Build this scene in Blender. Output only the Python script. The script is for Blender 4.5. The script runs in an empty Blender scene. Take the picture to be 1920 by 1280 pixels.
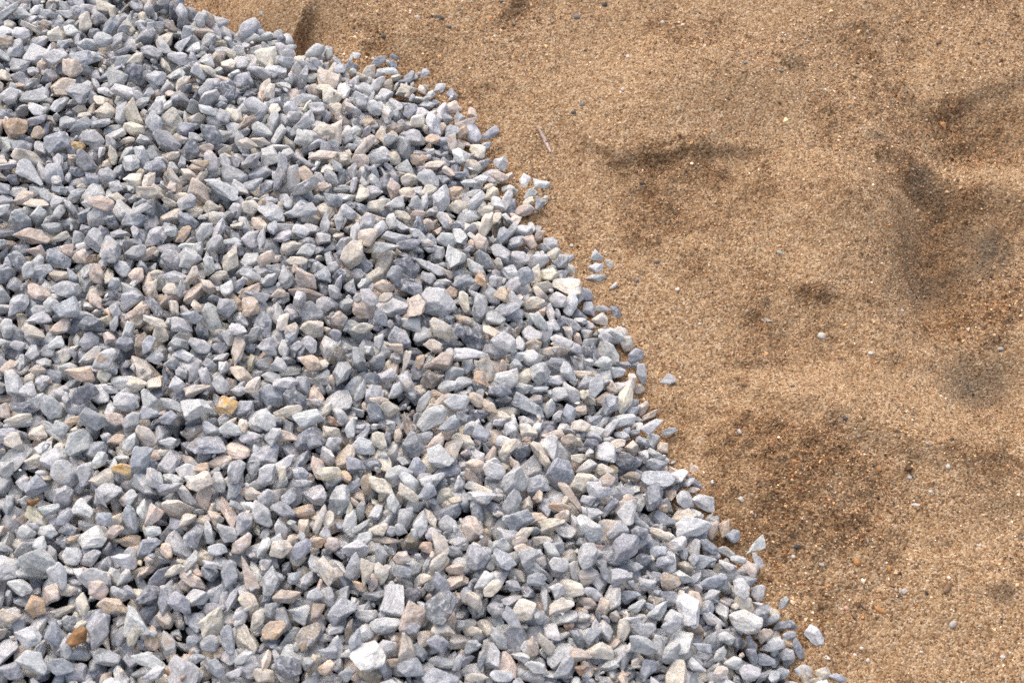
import bpy, math
import numpy as np
# ------------------------------------------------------------ camera, sky, sun
sc=bpy.context.scene
cd=bpy.data.cameras.new("camera"); cam=bpy.data.objects.new("camera",cd); sc.collection.objects.link(cam)
cam.location=(0,0,1.7); cam.rotation_euler=(math.radians(90-38),0,0)
cd.sensor_width=36; cd.lens=50; cd.clip_start=0.05; cd.clip_end=500
cd.dof.use_dof=True; cd.dof.focus_distance=2.27; cd.dof.aperture_fstop=5.6
sc.camera=cam
SUN_EL,SUN_AZ=math.radians(70),math.radians(-40)      # azimuth from +Y, towards +X
wd=bpy.data.worlds.new("World"); sc.world=wd; wd.use_nodes=True
nt=wd.node_tree; bg=nt.nodes["Background"]
sky=nt.nodes.new("ShaderNodeTexSky"); sky.sky_type='NISHITA'; sky.sun_disc=False
sky.sun_elevation=SUN_EL; sky.sun_rotation=SUN_AZ; sky.dust_density=4.0; sky.air_density=1.0; sky.ozone_density=1.0
nt.links.new(sky.outputs[0],bg.inputs[0]); bg.inputs[1].default_value=0.115
ld=bpy.data.lights.new("sun",'SUN'); ld.energy=1.15; ld.angle=math.radians(85); ld.color=(1.0,0.93,0.84)
sun=bpy.data.objects.new("sun",ld); sc.collection.objects.link(sun)
from mathutils import Vector
sd=Vector((math.sin(SUN_AZ)*math.cos(SUN_EL),math.cos(SUN_AZ)*math.cos(SUN_EL),math.sin(SUN_EL)))
sun.rotation_euler=sd.to_track_quat('Z','Y').to_euler(); sun.location=sd*5
vs=sc.view_settings; vs.view_transform='Standard'; vs.look='None'; vs.gamma=1; vs.use_curve_mapping=False
vs.exposure=1.06
sc.render.filter_size=0.9
sc.cycles.use_denoising=False
sc.cycles.max_bounces=5; sc.cycles.diffuse_bounces=2

# ------------------------------------------------------------ the lie of the land
import numpy as np, math
CAM_H=1.7; PITCH=math.radians(38.0); FPX=2667.0
YC,ZC,SL=1.812,0.284,math.tan(math.radians(22.0))
def ref(x,y):
    """the general slope both heaps lie on; it rolls over behind and falls away at the sides"""
    return ZC+SL*(y-YC)-0.55*np.maximum(y-3.3,0)**1.5-0.45*np.maximum(np.abs(x)-1.5,0)**1.4
# ---- numpy noise -------------------------------------------------------
def _hash(ix,iy,seed):
    h=(ix.astype(np.int64)*374761393+iy.astype(np.int64)*668265263+seed*1442695041)&0xFFFFFFFF
    h=((h^(h>>13))*1274126177)&0xFFFFFFFF
    h=((h^(h>>16))*2246822519)&0xFFFFFFFF
    return ((h^(h>>15))&0xFFFFFF)/float(0xFFFFFF)
def vnoise(x,y,seed=0):
    ix=np.floor(x); iy=np.floor(y); fx=x-ix; fy=y-iy
    fx=fx*fx*fx*(fx*(fx*6-15)+10); fy=fy*fy*fy*(fy*(fy*6-15)+10)
    a=_hash(ix,iy,seed);b=_hash(ix+1,iy,seed);c=_hash(ix,iy+1,seed);d=_hash(ix+1,iy+1,seed)
    return (a+(b-a)*fx)*(1-fy)+(c+(d-c)*fx)*fy-0.5
def fbm(x,y,scale,octaves=4,seed=0,gain=0.5):
    o=np.zeros_like(x,dtype=float);a=1.0;f=1.0/scale
    for k in range(octaves):
        o+=a*vnoise(x*f+17.3*k,y*f-9.1*k,seed+k); a*=gain; f*=2.03
    return o
# ---- polylines ----------------------------------------------------------
def poly_dist(x,y,pts,closed=False):
    """distance, side (+ left of travel), fraction of length, for points to a polyline"""
    P=np.array(pts,float)
    if closed: P=np.vstack([P,P[:1]])
    seg=np.hypot(*(P[1:]-P[:-1]).T); cum=np.concatenate([[0],np.cumsum(seg)]); tot=cum[-1]
    best=np.full(x.shape,1e9);side=np.ones(x.shape);fr=np.zeros(x.shape)
    for k in range(len(P)-1):
        ax,ay=P[k];dx,dy=P[k+1]-P[k]; L2=dx*dx+dy*dy+1e-12
        t=np.clip(((x-ax)*dx+(y-ay)*dy)/L2,0,1)
        ex=x-ax-t*dx; ey=y-ay-t*dy; d=np.hypot(ex,ey)
        m=d<best; best=np.where(m,d,best)
        side=np.where(m,np.sign(dx*(y-ay)-dy*(x-ax)),side)
        fr=np.where(m,(cum[k]+t*seg[k])/tot,fr)
    return best,side,fr
def inside(x,y,pts):
    P=np.array(pts,float);r=np.zeros(x.shape,bool);j=len(P)-1
    for i in range(len(P)):
        xi,yi=P[i];xj,yj=P[j]
        c=((yi>y)!=(yj>y))&(x<(xj-xi)*(y-yi)/((yj-yi) if abs(yj-yi)>1e-12 else 1e-12)+xi)
        r^=c;j=i
    return r
def sstep(a,b,v):
    t=np.clip((v-a)/(b-a),0,1); return t*t*(3-2*t)
CREST=[(-1.7692,2.2859),(-1.3175,2.373),(-0.9322,2.3886),(-0.7917,2.3734),(-0.6535,2.3549),(-0.5792,2.3363),(-0.5251,2.3371),(-0.4679,2.3442),(-0.4235,2.3535),(-0.3872,2.3582)]
EDGE=[(-0.3914,2.3863),(-0.3024,2.3721),(-0.2138,2.3532),(-0.1543,2.3183),(-0.1052,2.2782),(-0.0662,2.2221),(-0.0327,2.1619),(0.0,2.119),(0.0413,2.0874),(0.0546,2.046),(0.0764,1.9952),(0.1067,1.9456),(0.1319,1.897),(0.1696,1.8495),(0.2018,1.7939),(0.2136,1.7397),(0.2136,1.6912),(0.2568,1.6438),(0.2781,1.5933),(0.303,1.5441),(0.332,1.5039),(0.3485,1.4646),(0.3679,1.4184),(0.4015,1.3659),(0.4206,1.3293),(0.4611,1.2862),(0.5035,1.2097),(0.538,1.1429),(0.9,0.6),(-2.6,0.55),(-2.6,2.2),(-1.6,2.62),(-1.2,2.78),(-0.8,2.8),(-0.6,2.7),(-0.5,2.58),(-0.44,2.47)]
SCARPS=[([(0.1087,2.2221),(0.1358,2.1781),(0.186,2.1479),(0.2376,2.1565),(0.2996,2.1781),(0.3751,2.1858),(0.4508,2.1923)],0.015,0.0136,0.1,0.12),([(0.6021,2.2),(0.6862,2.1967),(0.7362,2.1858),(0.7819,2.1511),(0.8319,2.119),(0.9169,2.0822),(1.0369,2.046)],0.025,0.0434,0.07,0.2),([(0.6916,2.365),(0.7156,2.3299),(0.7543,2.2999),(0.8087,2.3091),(0.881,2.3357),(0.9741,2.365)],0.012,0.0186,0.1,0.14),([(0.7228,1.803),(0.68,1.8589),(0.6565,1.9653),(0.6549,2.046),(0.6856,2.1297)],0.0055,0.031,0.08,0.1),([(0.4559,1.926),(0.4856,1.9144),(0.52,1.9066),(0.5591,1.9018)],0.01,0.0099,0.06,0.06),([(0.3277,1.8123),(0.3645,1.7893),(0.398,1.7802),(0.4388,1.803)],0.006,0.0136,0.06,0.07),([(0.3575,1.7576),(0.4145,1.7308),(0.4865,1.6955),(0.5751,1.6695),(0.6619,1.6395),(0.7753,1.6268)],0.015,0.0372,0.08,0.18),([(-0.498,2.4246),(-0.4561,2.4513),(-0.4142,2.4833),(-0.3823,2.5232)],0.045,0.0186,0.1,0.1),([(-0.0297,2.4489),(-0.005,2.4709),(0.0251,2.5044),(0.0506,2.5484)],0.014,0.0136,0.05,0.06),([(0.4785,2.3768),(0.4953,2.3509),(0.5194,2.3485),(0.538,2.3673)],0.007,0.0087,0.025,0.03),([(0.6915,1.4337),(0.7041,1.4169),(0.7237,1.4169),(0.7383,1.4322)],0.007,0.0074,0.03,0.03),([(0.4719,1.4375),(0.4945,1.4299),(0.5236,1.4414)],0.004,0.0074,0.03,0.03),([(0.5456,1.5159),(0.5771,1.5119),(0.616,1.5039)],0.005,0.0099,0.04,0.04),([(0.5141,2.4367),(0.5964,2.4636),(0.657,2.4709),(0.7235,2.4489)],0.004,0.0155,0.06,0.08)]
BUMPS=[(0.7227,2.0154,0.0632,0.1974,-0.175,-0.075),(0.5848,2.0666,0.1096,0.1156,0.0,0.0525),(0.8632,2.2388,0.1138,0.0655,0.0,-0.045),(0.4163,1.585,0.1225,0.1033,0.0,0.045),(0.598,1.5441,0.1212,0.0558,-0.349,-0.0225),(0.2626,2.0255,0.1268,0.1145,0.0,-0.018),(0.3569,2.3183,0.1543,0.0887,0.0,0.045),(0.4656,1.8123,0.1293,0.0694,0.0,-0.027),(0.7832,1.7576,0.0766,0.0587,0.0,-0.045),(-0.5365,2.4611,0.1987,0.0686,0.0,-0.15),(-0.2577,2.4489,0.1189,0.057,-0.349,0.03),(0.5063,2.3626,0.0195,0.0157,0.0,0.015),(0.7136,1.426,0.0188,0.0126,0.0,0.015)]
DAMP_SHADE=[(0.2146,2.1619,0.0653,0.03,0.0,0.7),(0.3412,2.1085,0.1568,0.0636,-0.175,0.62),(0.262,2.0154,0.1084,0.0727,0.0,0.3),(0.3867,1.9952,0.1439,0.0621,-0.175,0.3),(0.7334,2.0255,0.0905,0.1562,-0.262,0.72),(0.7722,1.8874,0.0965,0.0605,0.0,0.55),(0.8422,2.2276,0.1041,0.0707,0.0,0.72),(0.377,1.7847,0.0471,0.0345,0.0,0.6),(0.5112,1.9066,0.0397,0.0142,0.0,0.8),(0.4163,1.585,0.1061,0.0892,-0.175,0.75),(0.3752,1.496,0.0958,0.0826,-0.698,0.45),(0.544,1.5039,0.104,0.046,0.0,0.35),(0.3802,1.6353,0.0744,0.0475,0.0,0.5),(0.5174,1.8123,0.1293,0.0595,0.0,0.22),(0.7341,1.6268,0.0742,0.0474,0.0,0.45),(0.7872,2.2953,0.0576,0.0221,0.175,0.5),(-0.4564,2.455,0.0496,0.0228,0.524,0.8),(0.005,2.4857,0.022,0.0287,0.0,0.9),(-0.0572,2.2612,0.0572,0.0548,-0.524,0.35),(0.4922,1.3512,0.0923,0.0531,0.0,0.15),(0.355,2.4246,0.1183,0.0454,0.0,0.2),(0.6804,2.4246,0.1578,0.0454,0.0,0.35),(0.5705,2.25,0.057,0.0437,-0.349,0.35),(0.1631,1.7939,0.0343,0.1086,0.436,0.225),(0.1532,2.2839,0.1341,0.0661,0.0,-0.25),(0.5572,2.1404,0.1114,0.0427,0.0,-0.5),(0.8431,2.1297,0.0834,0.0266,-0.349,-0.7),(0.5032,1.6955,0.1594,0.0338,-0.209,-0.7),(0.2662,1.7939,0.0515,0.0592,-0.524,-0.6),(0.1536,2.0154,0.0542,0.0623,0.0,-0.3),(0.6136,1.9456,0.0534,0.1023,-0.175,-0.2),(0.4626,2.2166,0.0944,0.0217,0.0,-0.5),(0.4824,1.9653,0.1251,0.0411,0.0,-0.3),(0.6368,1.3882,0.1087,0.0714,0.0,-0.35)]  # damp patches; those under ledges and in crevices also paint the shade there
STAIN=[(0.7711,2.0874,0.0312,0.095,0.489,0.75),(0.7194,1.9952,0.054,0.0621,0.0,0.45),(0.804,2.0154,0.0497,0.0468,0.0,0.55),(0.7523,1.7757,0.0598,0.0472,0.0,0.75),(0.7239,2.1673,0.0168,0.0129,0.0,0.8),(0.6506,2.211,0.0226,0.0108,0.0,0.7),(0.6101,2.119,0.037,0.0213,0.0,0.3),(0.6625,1.8589,0.0174,0.0401,0.175,0.35),(0.7369,1.5522,0.0567,0.0466,0.0,0.25)]

def gravel_depth(x,y):
    """metres inside the gravel edge (negative outside)"""
    d,_,_=poly_dist(x,y,EDGE,True)
    return np.where(inside(x,y,EDGE),d,-d)
def gravel_top(x,y,gd=None):
    gd=gravel_depth(x,y) if gd is None else gd
    g=np.maximum(gd,0)
    h=0.015+0.17*(1-np.exp(-g/0.26))+0.02*fbm(x,y,0.35,3,51)*sstep(0,0.2,g)
    # a shallow trough runs down the face
    d,s,_=poly_dist(x,y,CREST); d=np.where(s>0,d,0)*(x<CREST[-1][0])
    return ref(x,y)+h-(np.sqrt(d*d+0.0009)-0.03)*1.0*sstep(0.0,0.12,d)
def sand_top(x,y,fine=True):
    z=ref(x,y)
    gd=gravel_depth(x,y)
    z=z+(0.05*fbm(x,y,0.8,3,3)+0.020*fbm(x,y,0.22,3,11))*(1-0.85*sstep(-0.22,-0.01,gd))
    d,s,_=poly_dist(x,y,CREST); d=np.where(s>0,d,0); xe=CREST[-1][0]
    z=z-0.22*(1-sstep(xe-.30,xe+.03,x))*sstep(0,0.22,d)*(1-sstep(0.35,0.9,d))
    for pts,A,w,Lb,Lf in SCARPS:            # crest lines: steep little face on the low side
        d,s,f=poly_dist(x,y,pts)
        d=d+0.012*fbm(x,y,0.05,4,int(abs(A)*9000)%97)
        sd=d*s
        e=np.sin(np.pi*np.clip(f,0.02,0.98))**0.6
        back=np.exp(-np.maximum(sd,0)/Lb); 
        up=A*np.where(sd>0,back,sstep(-w,0,sd))
        front=-0.45*A*sstep(-w*0.3,-w,sd)*np.exp(-np.maximum(-sd-w,0)/Lf)
        end=np.where((f<=0.001)|(f>=0.999),np.exp(-(d/0.05)**2),1.0)
        z=z+(up+front)*e*end
    for cx,cy,rx,ry,ang,A in BUMPS:
        c,s_=math.cos(ang),math.sin(ang)
        u=((x-cx)*c+(y-cy)*s_)/rx; v=(-(x-cx)*s_+(y-cy)*c)/ry
        z=z+A*np.exp(-(u*u+v*v))
    m=damp_shade(x,y)
    if fine:
        rough=0.48+1.3*m
        cl=np.clip(fbm(x,y,0.016,2,43)*2.2,-.2,1)**2*sstep(.15,.5,m)      # crumbs of damp sand
        z=z+0.009*cl+rough*(0.0095*fbm(x,y,0.024,3,31)+0.0055*fbm(x,y,0.009,2,37))
    return z
def damp_shade(x,y):
    m=np.zeros_like(x)
    for cx,cy,rx,ry,ang,A in DAMP_SHADE:
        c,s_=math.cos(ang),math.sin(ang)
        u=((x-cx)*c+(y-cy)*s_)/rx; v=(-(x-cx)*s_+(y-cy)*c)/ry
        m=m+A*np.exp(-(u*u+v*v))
    for pts,A,w,Lb,Lf in SCARPS:            # damp and painted shade below a crest, dry and painted lit along it
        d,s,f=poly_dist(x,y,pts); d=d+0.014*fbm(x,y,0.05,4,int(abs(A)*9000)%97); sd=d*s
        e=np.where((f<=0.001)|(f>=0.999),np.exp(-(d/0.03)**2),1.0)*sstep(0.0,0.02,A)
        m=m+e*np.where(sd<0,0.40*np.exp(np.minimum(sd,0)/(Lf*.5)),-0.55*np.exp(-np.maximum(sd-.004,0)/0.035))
    m=m+0.70*fbm(x,y,0.17,4,71)+0.75*fbm(x,y,0.050,5,75,.62)
    return np.clip(m,0,1.1)*.62
def stain(x,y):
    m=np.zeros_like(x)
    for cx,cy,rx,ry,ang,A in STAIN:
        c,s_=math.cos(ang),math.sin(ang)
        u=((x-cx)*c+(y-cy)*s_)/rx; v=(-(x-cx)*s_+(y-cy)*c)/ry
        m=m+A*np.exp(-(u*u+v*v))
    return np.clip(m*(1+1.3*fbm(x,y,0.06,4,91)),0,1)
# ---- crushed stone shapes -----------------------------------------------
NSHAPE=72
def stone_planes(k):
    r=np.random.RandomState(1000+k)
    n=r.randint(8,13)
    N=r.normal(size=(n,3)); N/=np.linalg.norm(N,axis=1)[:,None]
    # spread the cut planes out a little
    for _ in range(12):
        D=N[:,None]-N[None]; q=(D**2).sum(-1)+np.eye(n)*9
        N=N+0.05*(D/(q[...,None]**1.5)).sum(1); N/=np.linalg.norm(N,axis=1)[:,None]
    d=r.uniform(0.58,1.0,n)
    ax=np.vstack([np.eye(3),-np.eye(3)])
    N=np.vstack([N,ax]); d=np.concatenate([d,np.full(6,1.05)])
    return N,d,r
def n3(p,seed):
    """cheap smooth 3-d noise: sum of sines in random directions"""
    r=np.random.RandomState(seed); o=np.zeros(len(p))
    for _ in range(7):
        w=r.normal(size=3); o+=np.sin(p@w+r.uniform(0,6.28))
    return o/7
def stone_shape(k,dirs,rough=True):
    """unit stone: radius along unit directions; returns verts scaled to +-0.5 extents and an edge-wear value"""
    N,d,r=stone_planes(k)
    c=np.maximum(dirs@N.T/d[None],1e-3)
    p=[22,36,60][k%3]
    rad=(c**p).sum(1)**(-1.0/p)
    cs=np.sort(c,axis=1); edge=np.clip((cs[:,-2]/cs[:,-1]-0.86)/0.14,0,1)
    if rough:
        rad=rad*(1+0.07*n3(dirs*3.0,k+5)+0.075*(0.35-np.abs(n3(dirs*4.5,k+8)))+0.034*n3(dirs*10,k+6)+0.022*n3(dirs*23,k+7))
        # a spalled hollow on some
        for _ in range(1+k%3):
            a=N[r.randint(len(N)-6)]+0.35*r.normal(size=3); a/=np.linalg.norm(a); q=np.clip((dirs@a-0.72)/0.28,0,1); rad=rad*(1-r.uniform(.10,.22)*q**1.3)
    v=dirs*rad[:,None]
    t,sk,t2=r.uniform(-.10,.62),r.uniform(-.3,.3),r.uniform(-.45,.45)
    v=np.column_stack([v[:,0],v[:,1]*(1-t*v[:,0])+sk*v[:,0],v[:,2]*(1-t2*v[:,1])])      # wedge and lean, so outlines come to points
    lo,hi=v.min(0),v.max(0)
    return (v-(lo+hi)/2)/(hi-lo),edge
def quat_mat(q):
    w,x,y,z=q[:,0],q[:,1],q[:,2],q[:,3]
    R=np.empty((len(q),3,3))
    R[:,0,0]=1-2*(y*y+z*z);R[:,0,1]=2*(x*y-w*z);R[:,0,2]=2*(x*z+w*y)
    R[:,1,0]=2*(x*y+w*z);R[:,1,1]=1-2*(x*x+z*z);R[:,1,2]=2*(y*z-w*x)
    R[:,2,0]=2*(x*z-w*y);R[:,2,1]=2*(y*z+w*x);R[:,2,2]=1-2*(x*x+y*y)
    return R

# ------------------------------------------------------------ mesh helpers
def mesh_np(name,V,F,mat=None,smooth=True,**attrs):
    """mesh from arrays; F is (n,3) or (n,4); attrs: float / vec3 / colour per vertex"""
    me=bpy.data.meshes.new(name); n=len(V); m,k=F.shape
    me.vertices.add(n); me.vertices.foreach_set("co",np.asarray(V,np.float32).ravel())
    me.loops.add(m*k); me.loops.foreach_set("vertex_index",np.asarray(F,np.int32).ravel())
    me.polygons.add(m); me.polygons.foreach_set("loop_start",np.arange(0,m*k,k,dtype=np.int32))
    me.polygons.foreach_set("use_smooth",np.full(m,smooth,bool))
    for key,a in attrs.items():
        a=np.asarray(a,np.float32)
        if a.ndim==1: at=me.attributes.new(key,'FLOAT','POINT'); at.data.foreach_set("value",a)
        else: at=me.attributes.new(key,'FLOAT_VECTOR','POINT'); at.data.foreach_set("vector",a.ravel())
    me.update(calc_edges=True)
    if mat: me.materials.append(mat)
    return me
def link(name,me,parent=None):
    o=bpy.data.objects.new(name,me); sc.collection.objects.link(o)
    if parent: o.parent=parent
    return o
def tag(o,label=None,cat=None,group=None,kind=None):
    if label:o['label']=label
    if cat:o['category']=cat
    if group:o['group']=group
    if kind:o['kind']=kind
    return o
class NT:
    """small node-tree writer"""
    def __init__(s,name):
        s.m=bpy.data.materials.new(name); s.m.use_nodes=True; s.t=s.m.node_tree; s.b=s.t.nodes["Principled BSDF"]
    def n(s,kind,ins=None,**props):
        x=s.t.nodes.new("ShaderNode"+kind)
        for k,v in props.items(): setattr(x,k,v)
        for k,v in (ins or {}).items():
            if hasattr(v,'is_output'): s.t.links.new(v,x.inputs[k])
            else: x.inputs[k].default_value=v
        return x
    def attr(s,name,out="Fac"): return s.n("Attribute",attribute_name=name).outputs[out]
    def ramp(s,fac,stops,interp='LINEAR'):
        r=s.n("ValToRGB",{0:fac}); e=r.color_ramp.elements; r.color_ramp.interpolation=interp
        while len(e)<len(stops): e.new(0.5)
        for q,(p,c) in zip(e,stops): q.position=p; q.color=(*c,1) if len(c)==3 else c
        return r.outputs[0]
    def mix(s,f,a,b,mode='MIX'):
        x=s.n("Mix",data_type='RGBA',blend_type=mode)
        for i,v in ((0,f),(6,a),(7,b)):
            if hasattr(v,'is_output'): s.t.links.new(v,x.inputs[i])
            else: x.inputs[i].default_value=v if not isinstance(v,tuple) or len(v)==4 else (*v,1)
        return x.outputs[2]
    def math(s,op,a,b=0.0):
        x=s.n("Math",operation=op)
        for i,v in ((0,a),(1,b)):
            if hasattr(v,'is_output'): s.t.links.new(v,x.inputs[i])
            else: x.inputs[i].default_value=v
        return x.outputs[0]
    def out(s,col,rough=0.9,bump=None,strength=0.5,dist=0.001,spec=0.3):
        b=s.b
        if hasattr(col,'is_output'): s.t.links.new(col,b.inputs["Base Color"])
        else: b.inputs["Base Color"].default_value=(*col,1)
        b.inputs["Roughness"].default_value=rough; b.inputs["Specular IOR Level"].default_value=spec
        if bump is not None:
            bp=s.n("Bump",{"Height":bump,"Strength":strength,"Distance":dist}); s.t.links.new(bp.outputs[0],b.inputs["Normal"])
        return s.m
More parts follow.
